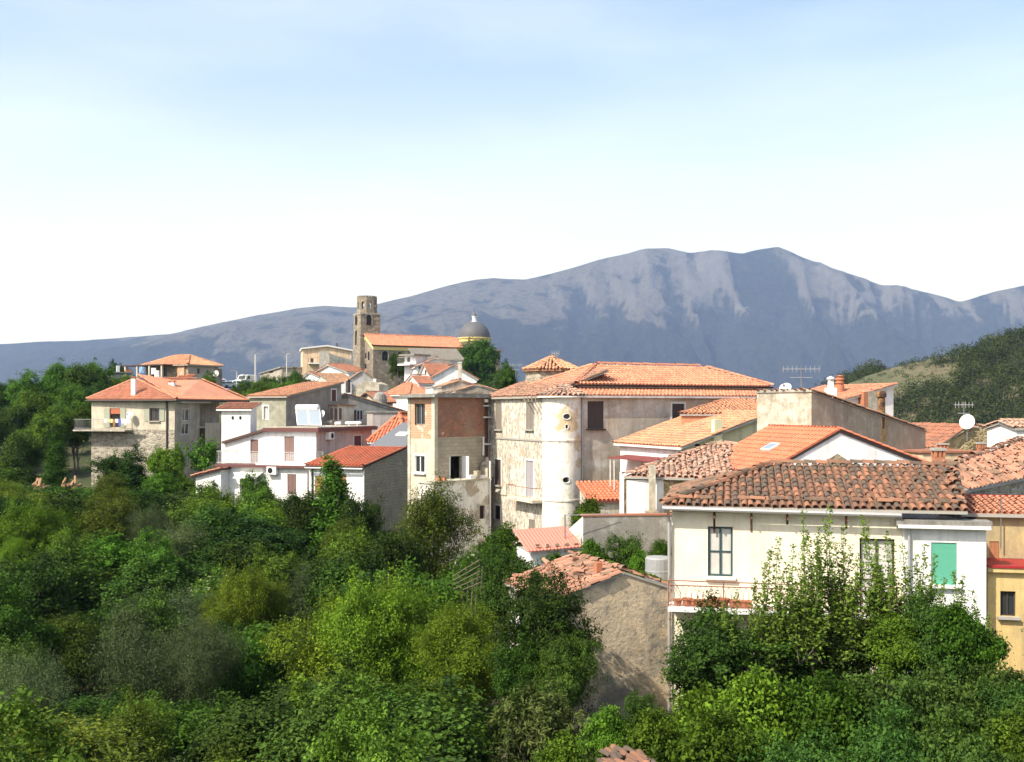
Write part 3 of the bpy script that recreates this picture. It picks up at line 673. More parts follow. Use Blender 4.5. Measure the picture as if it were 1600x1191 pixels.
rock = np.clip((rib-.5)*3.5+fbm(MX/90, Z/28, 4, 14)*2.0, 0, 1)*band+np.clip((slope-.8)*2, 0, 1)*(1-cliff)*.5
forest_and_shade = np.clip(forest_and_shade-rock*.9+band*np.clip((.42-rib)*4, 0, 1), 0, 1)  # gully shade painted in with the forest colour, below pale rock ribs
t = NT('mountain'); v = t.coord()
fa = t.new('ShaderNodeAttribute'); fa.attribute_name = 'forest_and_shade'; ra = t.new('ShaderNodeAttribute'); ra.attribute_name = 'rock'
grass = t.mix(t.noise(v, .012, 8, .7), (.075,.074,.06), (.145,.138,.11))
grass = t.mix(t.rng(t.noise(v, .028, 8, .8), .47, .62, 0, .9), grass, (.016,.022,.014))
rck = t.mix(t.noise(v, .03, 8, .75), (.07,.07,.068), (.20,.197,.19))
frs = t.mix(t.rng(t.noise(v, .03, 8, .85), .38, .62), (.005,.009,.006), (.034,.042,.024))
c = t.mix(ra.outputs['Fac'], grass, rck)
fe = t.math('ADD', fa.outputs['Fac'], t.math('MULTIPLY', t.math('SUBTRACT', t.noise(v, .016, 9, .78), .5), 2.6))
c = t.mix(t.rng(fe, .2, .8), c, frs)
t.bump(t.noise(v, .022, 10, .8), 1.0, 30.)
MATS['mountain'] = t.done(c, 1, 0, .1)
tag(grid_obj('mountain', MX, MY, Z, MATS['mountain'], dict(forest_and_shade=forest_and_shade, rock=rock)), 'blue hazy mountain ridge with pale cliffs behind the village', kind='structure')

# ------------------------------------------------------------------ wooded hill on the right
hxs = np.arange(60, 420, 5.); hys = np.arange(270, 620, 5.)
HX, HYY = np.meshgrid(hxs, hys, indexing='ij')
hp = np.array([(1180,675),(1300,622),(1340,597),(1400,574),(1450,560),(1490,552),(1510,556),(1540,547),(1600,532),(1750,490),(2000,480)], float)
crest = (HY-np.interp(HX/430*FPX+800, hp[:,0], hp[:,1]))/FPX*430
tt = np.abs(HYY-430)/np.where(HYY < 430, 130, 170.); tt = tt.clip(0, 1)
HZ = -27+(crest+27)*(1-tt**1.4)+fbm(HX/40, HYY/40, 4, 21)*3.5
pat = fbm(HX/60, HYY/60, 3, 23)
t = NT('hillside'); v = t.coord()
c = t.mix(t.rng(t.noise(v, .05, 6), .4, .62), (.125,.105,.06), (.075,.08,.035)); c = t.mix(t.rng(t.noise(v, .5, 5), .55, .7), c, (.05,.065,.025))
t.bump(t.noise(v, .6, 6), .8, .6); MATS['hillside'] = t.done(c, .95)
tag(grid_obj('hill', HX, HYY, HZ, MATS['hillside']), 'dry grassy hill with woods on it at the edge of the village', kind='structure')
def hill_z(x, y):
    i = np.clip(np.searchsorted(hxs, x)-1, 0, len(hxs)-2); j = np.clip(np.searchsorted(hys, y)-1, 0, len(hys)-2)
    return float(HZ[i, j])

# ------------------------------------------------------------------ haze
hz = MB(); hz.abox(-17200, 17200, -17200, 17200, -330, 1120)
hm = bpy.data.materials.new('haze'); hm.use_nodes = True; hn = hm.node_tree.nodes; hn.remove(hn['Principled BSDF'])
pv = hn.new('ShaderNodeVolumePrincipled'); pv.inputs['Density'].default_value = 1.0e-4; pv.inputs['Absorption Color'].default_value = (1,1,1,1); pv.inputs['Color'].default_value = (.38,.54,1,1); pv.inputs['Anisotropy'].default_value = .1
hm.node_tree.links.new(pv.outputs[0], hn['Material Output'].inputs['Volume'])
hzo = hz.build('haze', hm); tag(hzo, 'pale blue summer haze in the air over the valley', kind='stuff')
# ------------------------------------------------------------------ near houses
def plane_pts(base3, pix):
    """points on the plane through three world points, seen at the given pixels"""
    a, b, c = base3; n = (b-a).cross(c-a); out = []
    for (px, py) in pix:
        d = Vector(((px-800)/FPX, 1, (HY-py)/FPX)); out.append(d*(a.dot(n)/d.dot(n)))
    return out
TILE_VAR = {}
def tile_mesh(mat, k, w0, w1, L, lift):
    key = (mat, k, round(w0,3), round(L,3))
    if key not in TILE_VAR:
        mb = MB(); mb.tint = (k+.5)/12; tile_arc(mb, Vector((0,0,0)), Vector((1,0,0)), Vector((0,1,0)), Vector((0,0,1)), w0, w1, L, lift, 5)
        # closed thickness at the lower lip
        rows = [[Vector((-math.cos(math.pi*j/5)*w*.5, 0, lift+math.sin(math.pi*j/5)*w*.42)) for j in range(6)] for w in (w0, w0*.84)]
        mb.grid(rows); TILE_VAR[key] = mb.mesh('tile', MATS[mat], tint=True)
    return TILE_VAR[key]
def tile_parts(roof, want, mat, n=300, tint_off=0):
    want = sorted(want, key=lambda w: w[0].y)
    O = org(roof)
    for w in want[:n]:
        oo, e, u, nn, w0, w1, L, lift, tint = w
        me = tile_mesh(mat, int(tint*11.99), w0, w1, L, lift)
        o = bpy.data.objects.new('tile', me); link(o, roof)
        M = Matrix((e, u, nn)).transposed().to_4x4(); M.translation = oo-O; o.matrix_basis = M
    mb = MB()
    for oo, e, u, nn, w0, w1, L, lift, tint in want[n:]:
        mb.tint = tint; tile_arc(mb, oo, e, u, nn, w0, w1, L, lift)
    return mb

# ---- cream house
h = H('cream_house', 'cream plaster house with old brown tiled roof and iron balcony behind leafy shoots', 'house', 1050, 36, 12, -13.0)
xr, xe = h.sx(1410), h.sx(1541, -.12); DP = 8.2
ze = h.z(799)
f = h.face('F', 0)
h.win(f, f.rect(1106, 823, 1145, 901), frame='frame_teal', pane='glass_curtain', mull=1, bars=1, sill='eave_white', rec=.1)
h.win(f, f.rect(1343, 842, 1398, 972), frame='frame_dark', pane='glass_curtain', mull=1, bars=1, rec=.14, name='balcony_door')
fe = h.face('F', -.12)
h.win(fe, fe.rect(1455, 848, 1495, 914), frame='frame_white', shut='roll', shut_mat='shutter_teal', sill='eave_white', mull=0)
h.body(MATS['cream'], 0, xr-.003, 0, DP, h.zb, ze)
h.body(MATS['white'], xr, xe, -.12, DP, h.zb, h.z(812), name='side_wing')
h.part('cornice', MATS['concrete'], xr-.25, xe+.12, -.42, .3, h.z(812)+.003, h.z(803))
h.part('parapet_strip', MATS['eave_white'], xr-.2, xe+.08, -.45, -.421, h.z(815), h.z(810))
# roof: hip at the left, plain end at the right
y0, ym, y1 = -.38, 4.0, DP+.3
xl = -.32; xR = h.sx(1512, y0); xa = h.sx(1203, ym); xb = h.sx(1497, ym)
za = h.z(795, 0, y0); zr = h.z(733, (xa+xb)/2, ym)
W = h.W
front = [W(xl,y0,za), W(xR,y0,za), W(xb,ym,zr), W(xa,ym,zr)]
left = [W(xl,y1,za), W(xl,y0,za), W(xa,ym,zr)]
back = [W(xR,y1,za), W(xl,y1,za), W(xa,ym,zr), W(xb,ym,zr)]
roof = h.slab([front, left, back], 'eave_grey', .1)
T = Vector((0,0,.105)); want = []
tiles_on(MB(), [p+T for p in front], .262, .46, .07, random.Random(3), want)
mb = tile_parts(roof, want, 'tile_old', 300)
for p in (left, back): tiles_on(mb, [q+T for q in p], .262, .46, .08)
for a, b in ((front[0], front[3]), (front[3], front[2])): ridge_tiles(mb, a+T+Vector((0,0,.05)), b+T+Vector((0,0,.05)), .3, .42, jit=.06)
rr_ = random.Random(5)
for k in range(22):      # stones and loose tiles laid along the verge and eave
    q = front[1].lerp(front[2], rr_.random())-h.u3*rr_.uniform(.05,.5)+T+Vector((0,0,.12)); mb.tint = .5+rr_.random()*.5
    tile_arc(mb, q, (h.u3+h.n3*rr_.uniform(-.3,.3)).normalized(), (h.n3+h.u3*rr_.uniform(-.3,.3)+Vector((0,0,.29))).normalized(), Vector((0,0,1)), .22, .18, .42, .03)
for k in range(20):
    q = front[0].lerp(front[1], rr_.uniform(.02,.98))+h.n3*rr_.uniform(.35,.7)+T+Vector((0,0,.24)); mb.tint = rr_.random()
    tile_arc(mb, q, (h.n3*.9+h.u3*rr_.uniform(-.3,.3)).normalized(), h.u3, Vector((0,0,1)), .24, .2, .5, .02)
tag(mb.build('roof_tiles', MATS['tile_old'], roof, tint=True), kind='stuff')
ub = MB(); ub.tint = .15
for p in (front, left, back): ub.poly([q+T for q in p])
ub.build('tile_bed', MATS['tile_old'], roof, tint=True)
h.pipe('gutter', 'gutter', [(-.3,-.47,za+.02), (xr-.1,-.47,za-.06)], .075)
h.pipe('downpipe', 'gutter', [(-.12,-.42,za-.05), (-.09,-.14,za-.5), (-.09,-.12,h.zb)], .055)
h.pipe('downpipe', 'gutter', [(xr+.18,-.21,h.z(815)), (xr+.18,-.21,h.zb)], .05)
for px in (1116, 1174, 1230, 1322):
    x = h.sx(px); h.part('gutter_bracket', MATS['rail_rust'], x-.02, x+.02, -.4, -.012, za-.3, za-.22); h.part('rust_streak', MATS['metal_rust'], x-.035, x+.04, -.011, -.003, za-.3-{1116:.55,1174:.5,1230:.2,1322:.3}[px], za-.1)
# balcony
zs = h.z(948, 0, -1.05); xB = h.sx(1403, -1.05)
h.part('balcony_slab', MATS['eave_white'], -.08, xB, -1.1, -.003, zs-.16, zs)
mb = MB()
for zz in (zs+.9, zs+.74, zs+.07):
    mb.tube([W(-.06,-.003,zz), W(-.06,-1.06,zz), W(xB-.04,-1.06,zz)], .02, 5)
n = int(xB/1.55)
for k in range(n+1): x = -.06+(xB+.02)*k/n; mb.tube([W(x,-1.06,zs), W(x,-1.06,zs+.9)], .022, 5)
n = int(xB/.19)
for k in range(n):
    x = .05+k*.19
    for sgn in (-1, 1):
        mb.tube([W(x+sgn*.09*math.sin(math.pi*q/5), -1.06, zs+.07+.67*q/5) for q in range(6)], .008, 3, False)
mb.build('railing', MATS['rail_rust'], h.t)
CREAM = h
POTS = [(1059,.16,.22,0),(1074,.19,.26,0),(1095,.34,.2,1),(1117,.2,.3,0),(1131,.2,.3,0),(1146,.17,.26,0),(1160,.3,.22,1)]
for i, (px, r, hh, long) in enumerate(POTS):
    p = h.W(h.sx(px, -.8), -.8, zs+.002)
    lab = ['small clay pot at the corner of the balcony by the downpipe','dark clay pot next to the corner pot on the balcony','long clay trough between the round pots on the balcony','wide round clay pot right of the long trough under the window','tall clay pot among the round pots below the window','small tipped clay pot beside the tall pot on the balcony','long clay trough half hidden by the leafy shoots on the balcony'][i]
    mb = MB()
    if long:
        h_ = hh; u = h.u3; n_ = h.n3
        lo = [p+u*(sx*r*.9)+n_*(sy*.1) for sx, sy in ((-1,-1),(1,-1),(1,1),(-1,1))]; hi = [p+u*(sx*r)+n_*(sy*.13)+Vector((0,0,h_)) for sx, sy in ((-1,-1),(1,-1),(1,1),(-1,1))]
        mb.hexa(lo+hi)
        mb.box(p+Vector((0,0,h_+.015)), u*(r+.02), n_*.15, Vector((0,0,.018)))
    else: mb.lathe(p, [(.01,0),(r*.68,0),(r*.95,hh*.86),(r*1.06,hh*.86),(r*1.06,hh),(r*.9,hh),(r*.86,hh*.88),(.01,hh*.88)], 14)
    tag(mb.build('flower_pot', MATS['terracotta'], None, loc=p, smooth=False), lab, 'pot', 'clay pots on the balcony')

# ---- ochre house at the right edge
h = H('ochre_house', 'ochre yellow house with a red terrace floor beside the cream house', 'house', 1543, 34.25, 12, -13.0)
f = h.face('F', 0); h.win(f, f.rect(1563, 924, 1587, 963), frame='frame_dark', pane='glass', mull=1, sill='eave_grey', rec=.12)
zt = h.z(893); h.body(MATS['yellow'], 0, 5, 0, 6, h.zb, zt)
h.part('cornice', MATS['yellow'], -.02, 5.05, -.16, .1, zt+.003, zt+.15); h.part('terrace_floor', MATS['red_metal'], -.01, 5, -.2, 1.597, zt+.153, zt+.23)
f2 = h.face('F', 1.6); r_ = f2.rect(1546, 846, 1561, 886); h.win(f2, r_, frame='frame_brown', pane='void', mull=0, shut='closed', shut_mat='shutter_wood', name='door')
ZU = h.z(806, 0, 1.6)
h.body(MATS['olive'], -.0, 5, 1.6, 6, zt+.24, ZU, name='upper_wall')
h.roof('+y', -.55, 5.2, 1.6, 4.2, ZU+.01, .28, ov=(.0,.25), tile='tile_new', mat='eave_grey', c=.22, r=.34, jit=.05)
zz = h.z(790, 0, 4.3)
mb = MB()
for k in range(40): mb.poly([h.W(-.7+k*.16,4.35+(k%2)*.03,zz-.4), h.W(-.7+(k+1)*.16,4.35+((k+1)%2)*.03,zz-.4), h.W(-.7+(k+1)*.16,4.35+((k+1)%2)*.03,zz+.42), h.W(-.7+k*.16,4.35+(k%2)*.03,zz+.42)])
mb.build('red_sheet_wall', MATS['red_metal'], h.t)
h.pipe('mast', 'metal_grey', [(.75,1.4,zt+.6), (.75,1.4,h.z(778,.75,1.4))], .02)

# ---- big weathered roof behind it
h = H('weathered_house', 'house with a wide weathered red tile roof behind the ochre house', 'house', 1512, 40, -16, -12)
A, B, C = PT(1506,772,40), PT(1660,739,46), PT(1660,672,51.5)
poly = plane_pts((A,B,C), [(1506,772),(1660,739),(1660,672),(1600,690),(1495,728)])
roof = h.slab([poly], 'eave_grey', .12); want = []
tiles_on(MB(), [p+T for p in poly], .27, .46, .1, random.Random(9), want); mb = tile_parts(roof, want, 'tile_barn', 240)
for k in range(60):
    q = poly[0].lerp(poly[1], rr_.random()).lerp(poly[4].lerp(poly[2], rr_.random()), rr_.uniform(.05,.95))+Vector((0,0,.18)); mb.tint = rr_.random()
    tile_arc(mb, q, Vector((1,rr_.uniform(-.6,.6),0)).normalized(), Vector((rr_.uniform(-.6,.6),1,.2)).normalized(), Vector((0,0,1)), .22, .18, .45, .03)
ridge_tiles(mb, poly[4]+T, poly[3]+T, .3, .42, jit=.1)
tag(mb.build('roof_tiles', MATS['tile_barn'], roof, tint=True), kind='stuff')
ub = MB(); ub.tint = .4; ub.poly([q+T for q in poly]); ub.build('tile_bed', MATS['tile_barn'], roof, tint=True)
mb = MB(); q0, q1 = poly[0]+Vector((.1,.25,-.01)), poly[1]+Vector((.1,.25,-.01))
mb.poly([q0, q1, Vector((q1.x,q1.y,-12)), Vector((q0.x,q0.y,-12))]); q4 = poly[4]+Vector((.25,0,-.03))
mb.poly([q0, q4, Vector((q4.x,q4.y,-12)), Vector((q0.x,q0.y,-12))]); mb.build('wall', MATS['stone_grey'], h.t)

# ---- barn with stained gable
h = H('stained_barn', 'barn with a big stained tan gable wall and red tile roof below the cream house', 'barn', 868, 34.8, -20, -13.0)
x1 = h.sx(1050.5); xa = h.sx(975); zl, zA, zR_ = h.z(941), h.z(897, xa, 0), h.z(921, x1, 0); D = 4.2
tf = lambda x, y: np.interp(x, [0, xa, x1], [zl, zA, zR_])
h.body(MATS['barn'], 0, x1, 0, D, h.zb, tf, xb=(xa,))
W = h.W; ov = .06; sl = (zA-zl)/xa; sr = (zR_-zA)/(x1-xa)
lp = [W(-.3,D+.2,zl-.3*sl), W(-.3,-ov,zl-.3*sl), W(xa,-ov,zA), W(xa,D+.2,zA)]; rp = [W(x1-.02,-.05,zR_), W(x1-.02,D+.2,zR_), W(xa,D+.2,zA), W(xa,-.05,zA)]
roof = h.slab([lp, rp], 'eave_grey', .08); T8 = Vector((0,0,.085)); want = []
tiles_on(MB(), [p+T8 for p in lp], .25, .42, .08, random.Random(11), want); mb = tile_parts(roof, want, 'tile_barn', 220)
tiles_on(mb, [p+T8 for p in rp], .25, .42, .2); ridge_tiles(mb, W(xa,-ov,zA)+T8, W(xa,D,zA)+T8, .28, .4, jit=.08); ridge_tiles(mb, lp[1]+T8, lp[2]+T8, .24, .4, jit=.05)
for k in range(26):
    q = lp[1].lerp(lp[2], rr_.random()).lerp(lp[0].lerp(lp[3], rr_.random()), rr_.random())+Vector((0,0,.2)); mb.tint = rr_.random()
    tile_arc(mb, q, Vector((rr_.uniform(-1,1),rr_.uniform(-1,1),0)).normalized(), Vector((rr_.uniform(-1,1),rr_.uniform(-.3,.3),.1)).normalized(), Vector((0,0,1)), .22, .18, .4, .03)
tag(mb.build('roof_tiles', MATS['tile_barn'], roof, tint=True), kind='stuff')
ub = MB(); ub.poly([q+T8 for q in lp]); ub.poly([q+T8 for q in rp]); ub.build('tile_bed', MATS['tile_barn'], roof, tint=True)
ms = MB(); r2 = random.Random(2); um = (rp[2]-rp[1])
for k in range(900):
    a, b = r2.random()**.8, r2.random(); q = rp[0].lerp(rp[1], a).lerp(rp[3].lerp(rp[2], a), b)+Vector((0,0,.2+r2.random()*.08)); s_ = r2.uniform(.04,.1); ms.tint = r2.random()
    d1 = Vector((r2.uniform(-1,1),r2.uniform(-1,1),r2.uniform(-.4,.4))).normalized()*s_; d2 = d1.cross(Vector((r2.uniform(-.5,.5),r2.uniform(-.5,.5),1)))
    ms.poly([q-d1-d2*.6, q+d1-d2*.6, q+d1*.8+d2*.6, q-d1*.8+d2*.6])
tag(ms.build('moss', MATS['leaf_lime'], roof, tint=True), kind='stuff')
h.part('finial_pot', MATS['terracotta'], xa-.72, xa-.5, .7, .92, zA-.05, zA+.32)
# small white hut beside the barn, and the grey water tank behind it
h = H('white_hut', 'small white hut mostly hidden by trees beside the stained barn', 'hut', 814, 37.5, -12, -13)
h.body(MATS['white'], 0, 1.3, 0, 2, h.zb, h.z(942)); h.part('roof', MATS['eave_grey'], -.15, 1.45, -.2, 2.1, h.z(942)+.003, h.z(934))
h.part('wall_stub', MATS['white'], -.02, .5, -.6, -.2, h.zb, h.z(958))
c0 = PT(1028, 905, 39.5); t = thing('water_tank', 'grey round water tank on a frame behind the stained barn', 'tank', (c0.x, c0.y, c0.z-1.6))
mb = MB(); mb.lathe(c0, [(.01,-.1),(.47,-.1),(.49,0),(.49,.3),(.505,.33),(.49,.36),(.49,.8),(.44,.86),(.01,.9)], 20); mb.build('barrel', MATS['tank_grey'], t, smooth=False)
mb = MB()
for sx in (-.4,.4):
    for sy in (-.4,.4): mb.tube([c0+Vector((sx,sy,-3.2)), c0+Vector((sx,sy,-.1))], .04, 6)
mb.abox(c0.x-.5, c0.x+.5, c0.y-.5, c0.y+.5, c0.z-.16, c0.z-.1); mb.build('stand', MATS['metal_grey'], t)

# ---- garden wall with sloping end, red sheet lean-to
h = H('garden_wall', 'grey concrete garden wall with a sloping end above the red sheet roof', 'wall', 911, 44.3, -6, -12)
zt = h.z(807)
h.body(MATS['concrete'], 0, h.sx(1052), 0, .35, h.zb, zt); h.part('coping', MATS['tile_dim'], -.05, h.sx(1052), -.04, .39, zt+.003, zt+.07)
mb = MB(); p = [h.W(0,-.004,zt), h.W(0,-.004,h.zb), Vector((*XY(876,45.1), h.zb)), Vector((*XY(876,45.1), h.z(842)))]
q = [v+Vector((.1,.35,0)) for v in p]; mb.poly(p); mb.poly(q[::-1]); mb.poly([p[0],p[3],q[3],q[0]]); mb.poly([p[3],p[2],q[2],q[3]]); mb.build('sloping_end', MATS['peeling'], h.t)
h.pipe('post', 'metal_grey', [(h.sx(880),-.5,h.zb), (h.sx(880),-.5,h.z(802))], .03)
h.pipe('wire', 'metal_light', [(h.sx(880),-.5,h.z(803)), (h.sx(960),-.2,h.z(803))], .012)
h = H('red_lean_to', 'lean-to with a faded red sheet roof in front of the garden wall', 'shed', 826, 42.5, -14, -13)
x1 = h.sx(905); W = h.W; za, zb = h.z(861), h.z(841, x1, 2)
h.body(MATS['white'], .1, x1-.1, .1, 2.4, h.zb, h.z(866))
mb = MB(); rows = []
for k in range(33):
    x = -.1+(x1+.2)*k/32; dz = .03*(k%2); rows.append([W(x,-.2,h.z(861)+dz+.12*x/x1), W(x,2.2,h.z(861)+.62+dz+.1*x/x1)])
mb.grid(rows); mb.grid([[p+Vector((0,0,-.03)) for p in r] for r in rows[::-1]]); ro = mb.build('roof_sheet', MATS['red_sheet'], h.t)
for k in range(5):
    x = .3+k*.42; mb = MB(); h.lbox(mb, x, x+.16, -.05, .1, h.z(861)+.16, h.z(861)+.27); mb.build('roof_weight', MATS['stone'], ro)

# ---- white plastered house with orange mono-pitch gable (rake in dark wood)
h = H('white_gable_house', 'white gable house with dark rake edge and smooth orange roof with skylight', 'house', 1200, 44, -13, -11)
xl = h.sx(1196); xa = h.sx(1312); xr = h.sx(1449); zl, zA, zR_ = h.z(742), h.z(676, xa, 0), h.z(729, xr, 0); D = 6.5
tf = lambda x, y: np.interp(x, [xl, xa, xr], [zl, zA, zR_])
h.body(MATS['white_clean'], xl, xr, 0, D, h.zb, tf, xb=(xa,)); W = h.W
lp = [W(xl-.2,D,zl-.1), W(xl-.2,-.06,zl-.1), W(xa,-.06,zA), W(xa,D,zA)]; rp = [W(xr+.2,-.06,zR_-.08), W(xr+.2,D,zR_-.08), W(xa,D,zA), W(xa,-.06,zA)]
roof = h.slab([lp, rp], 'eave_dark', .13); T13 = Vector((0,0,.135)); mb = MB()
for p in (lp, rp): tiles_on(mb, [q+T13 for q in p], .3, .38, .02)
tag(mb.build('roof_tiles', MATS['tile_red'], roof, tint=True), kind='stuff')
ub = MB()
for p in (lp, rp): ub.poly([q+T13 for q in p])
ub.build('tile_bed', MATS['tile_red'], roof, tint=True)
e, up, nn = plane_axes(lp); cpt = plane_pts(lp[:3], [(1207,706)])[0]+nn*.25
mb = MB(); mb.box(cpt, e*.42, up*.32, nn*.05); sk = mb.build('skylight', MATS['eave_white'], roof); mb = MB(); mb.box(cpt+nn*.055, e*.34, up*.25, nn*.006); mb.build('pane', MATS['solar'], sk)
# rough stone triangle left bare in the gable
f = h.face('F', 0); mb = MB(); P = [f.pt(f.s_of(px), .03, f.z_of(px, py)) for px, py in ((1262,738),(1352,738),(1308,709))]; Q = [p+h.n3*.03 for p in P]
mb.poly(P); 
for i in range(3): mb.poly([P[i], P[(i+1)%3], Q[(i+1)%3], Q[i]])
mb.build('bare_stone_patch', MATS['stone'], h.t)

# ---- old tile roof with white and stone wall, in front of the pale yellow house
h = H('old_tile_house', 'low old house with lumpy brown tile roof, white and bare stone front', 'house', 979, 46, 3, -11)
x1 = h.sx(1215); xs = h.sx(1037); zt = h.z(750)
h.body(MATS['white'], 0, xs-.002, 0, 6, h.zb, zt); h.body(MATS['stone_yellow'], xs, x1, 0, 6, h.zb, zt, name='stone_wall')
W = h.W; D = 6
A, B, C = W(-.1,-.3,zt), W(x1,-.3,zt), PT(1200, 701, 46+4.6)
poly = plane_pts((A,B,C), [(975,748),(1190,754),(1260,700),(1118,698),(1062,713),(1030,726)])
roof = h.slab([poly], 'eave_grey', .1); mb = MB(); tiles_on(mb, [p+T for p in poly], .26, .42, .12, random.Random(4))
for k in range(50):
    q = poly[0].lerp(poly[1], rr_.random()).lerp(poly[3].lerp(poly[2], rr_.random()), rr_.uniform(0,.95))+Vector((0,0,.15)); mb.tint = rr_.random()
    tile_arc(mb, q, Vector((1,rr_.uniform(-.4,.4),0)).normalized(), Vector((rr_.uniform(-.4,.4),1,.25)).normalized(), Vector((0,0,1)), .22, .18, .42, .03)
ridge_tiles(mb, poly[0]+T, poly[5]+T, .26, .4, jit=.08); ridge_tiles(mb, poly[5]+T, poly[3]+T, .26, .4, jit=.08); ridge_tiles(mb, poly[3]+T, poly[2]+T, .26, .4, jit=.08)
tag(mb.build('roof_tiles', MATS['tile_pale'], roof, tint=True), kind='stuff'); ub = MB(); ub.poly([q+T for q in poly]); ub.build('tile_bed', MATS['tile_pale'], roof, tint=True)
q3 = [Vector((p.x, p.y, p.z-.02)) for p in (poly[0], poly[5], poly[4], poly[3])]
mb = MB()
for a, b in zip(q3, q3[1:]): mb.poly([a, b, Vector((b.x,b.y,-11)), Vector((a.x,a.y,-11))])
mb.build('rear_wall', MATS['stone_yellow'], h.t)
xp = h.sx(1019,-.5); h.part('concrete_post', MATS['cement'], xp-.14, xp+.14, -.64, -.36, h.zb, h.z(727,xp,-.5)); h.part('post_base', MATS['cement_shade'], xp-.3, xp+.26, -.75, -.25, h.zb, h.z(798,xp,-.5))

# ---- pale yellow house
h = H('pale_yellow_house', 'white and pale yellow house with broad orange tiled roof and dark red awning', 'house', 1066, 56, -22, -11)
X, Y = h.sx(1195), h.sy(969); zc = h.z(700); ri = h.z(655, h.sx(1182), 0)-zc; ri = ri*X/h.sx(1182)
f = h.face('L', 0); h.win(f, f.rect(995, 722, 1014, 742), frame='frame_white', mull=2, bars=1)
fR = h.face('F', 0); h.win(fR, fR.rect(1086, 694, 1094, 700), frame='frame_dark', mull=1, name='vent')
f_, xb, yb = h.rfun('+x', 0, X, 0, Y, zc, ri)
h.body(MATS['pale_yellow'], 0, X, 0, Y, h.zb, f_, faces='FRB'); h.body(MATS['white'], .002, .3, .002, Y, h.zb, zc, faces='L', name='front_wall')
h.roof('+x', 0, X, 0, Y, zc, ri, ov=.3, mat='eave_white', tile='tile_orange', c=.26, r=.4, jit=.07)
xc = h.sx(1122,-.25); h.part('chimney', MATS['pale_yellow'], xc-.26, xc+.26, -.3, -.003, h.z(712,xc,-.3), h.z(656,xc,-.3))
mb = MB(); y0, y1 = h.sy(1048,-.4), h.sy(972,-.4); zz = h.z(716, -.4, (y0+y1)/2)
mb.hexa([h.W(-.003,y0,zz+.05),h.W(-.003,y1,zz+.05),h.W(-1.4,y1,zz-.1),h.W(-1.4,y0,zz-.1),h.W(-.003,y0,zz+.09),h.W(-.003,y1,zz+.09),h.W(-1.4,y1,zz-.05),h.W(-1.4,y0,zz-.05)]); aw = mb.build('awning', MATS['awning_red'], h.t)
for y in (y0+.2, y1-.2, y1-.7): h.pipe('awning_post', 'frame_white', [(-1.3,y,zz-2.2), (-1.3,y,zz-.1)], .03)
h.pipe('downpipe', 'gutter_dark', [(-.05,-.1,zc-.1), (.2,-.12,zc-.7), (.2,-.12,h.zb)], .05)
# upper roof behind it
h = H('orange_roof_annex', 'higher orange tiled roof stepping up behind the pale yellow house', 'house', 1150, 61, -22, -9)
A, B, C = PT(1062,652,61), PT(1190,652,61), PT(1185,627,68)
poly = plane_pts((A,B,C), [(1062,650),(1200,650),(1200,627),(1138,626)])
roof = h.slab([poly], 'eave_grey', .1); mb = MB(); tiles_on(mb, [p+T for p in poly], .26, .4, .08); ridge_tiles(mb, poly[0]+T, poly[3]+T, .26, .4, jit=.05)
tag(mb.build('roof_tiles', MATS['tile_orange'], roof, tint=True), kind='stuff'); ub = MB(); ub.poly([q+T for q in poly]); ub.build('tile_bed', MATS['tile_orange'], roof, tint=True)
mb = MB()
for a, b in zip(poly, poly[1:]+poly[:1]):
    k = .97; cc = sum(poly, Vector())/4; a = cc+(a-cc)*k; b = cc+(b-cc)*k; mb.poly([a, b, Vector((b.x,b.y,-9)), Vector((a.x,a.y,-9))])
mb.build('wall', MATS['tile_orange'], h.t)

# ---- cement house, windowless
h = H('cement_house', 'windowless rough cement house with a stained sloping side wall', 'house', 1268, 50, -35, -10)
X, Y = h.sx(1446), h.sy(1183); zl = h.z(613); zr = h.z(675, X, 0)
tf = lambda x, y: zl+(zr-zl)*x/X
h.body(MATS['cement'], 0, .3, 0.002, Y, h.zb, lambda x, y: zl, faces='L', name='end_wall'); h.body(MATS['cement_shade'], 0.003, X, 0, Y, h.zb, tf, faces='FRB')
roof, polys = h.roof('-x', 0, X, 0, Y, zr, zl-zr, ov=.06, th=.06, mat='eave_grey', tile='tile_brown', jit=.2, c=.25, r=.4)
h.part('ridge_cap', MATS['cement'], -.04, .22, -.03, Y+.03, zl+.01, zl+.14)
xf = h.sx(1388,-.3)
h.part('rust_stain', MATS['rust_stain'], xf-.28, xf+.3, -.012, -.002, h.z(690,xf,0), tf(xf,0)-.02)
zf = tf(xf,0); mb = MB(); mb.tube([h.W(xf,.12,zf-.6), h.W(xf,.12,h.z(628,xf,.12)), h.W(xf,.12,h.z(616,xf,.12))], [.17,.2,.16], 10); mb.lathe(h.W(xf,.12,h.z(622,xf,.12)), [(.18,0),(.26,.05),(.26,.22),(.2,.34),(.01,.4)], 12); mb.build('rusty_flue', MATS['metal_rust'], h.t)

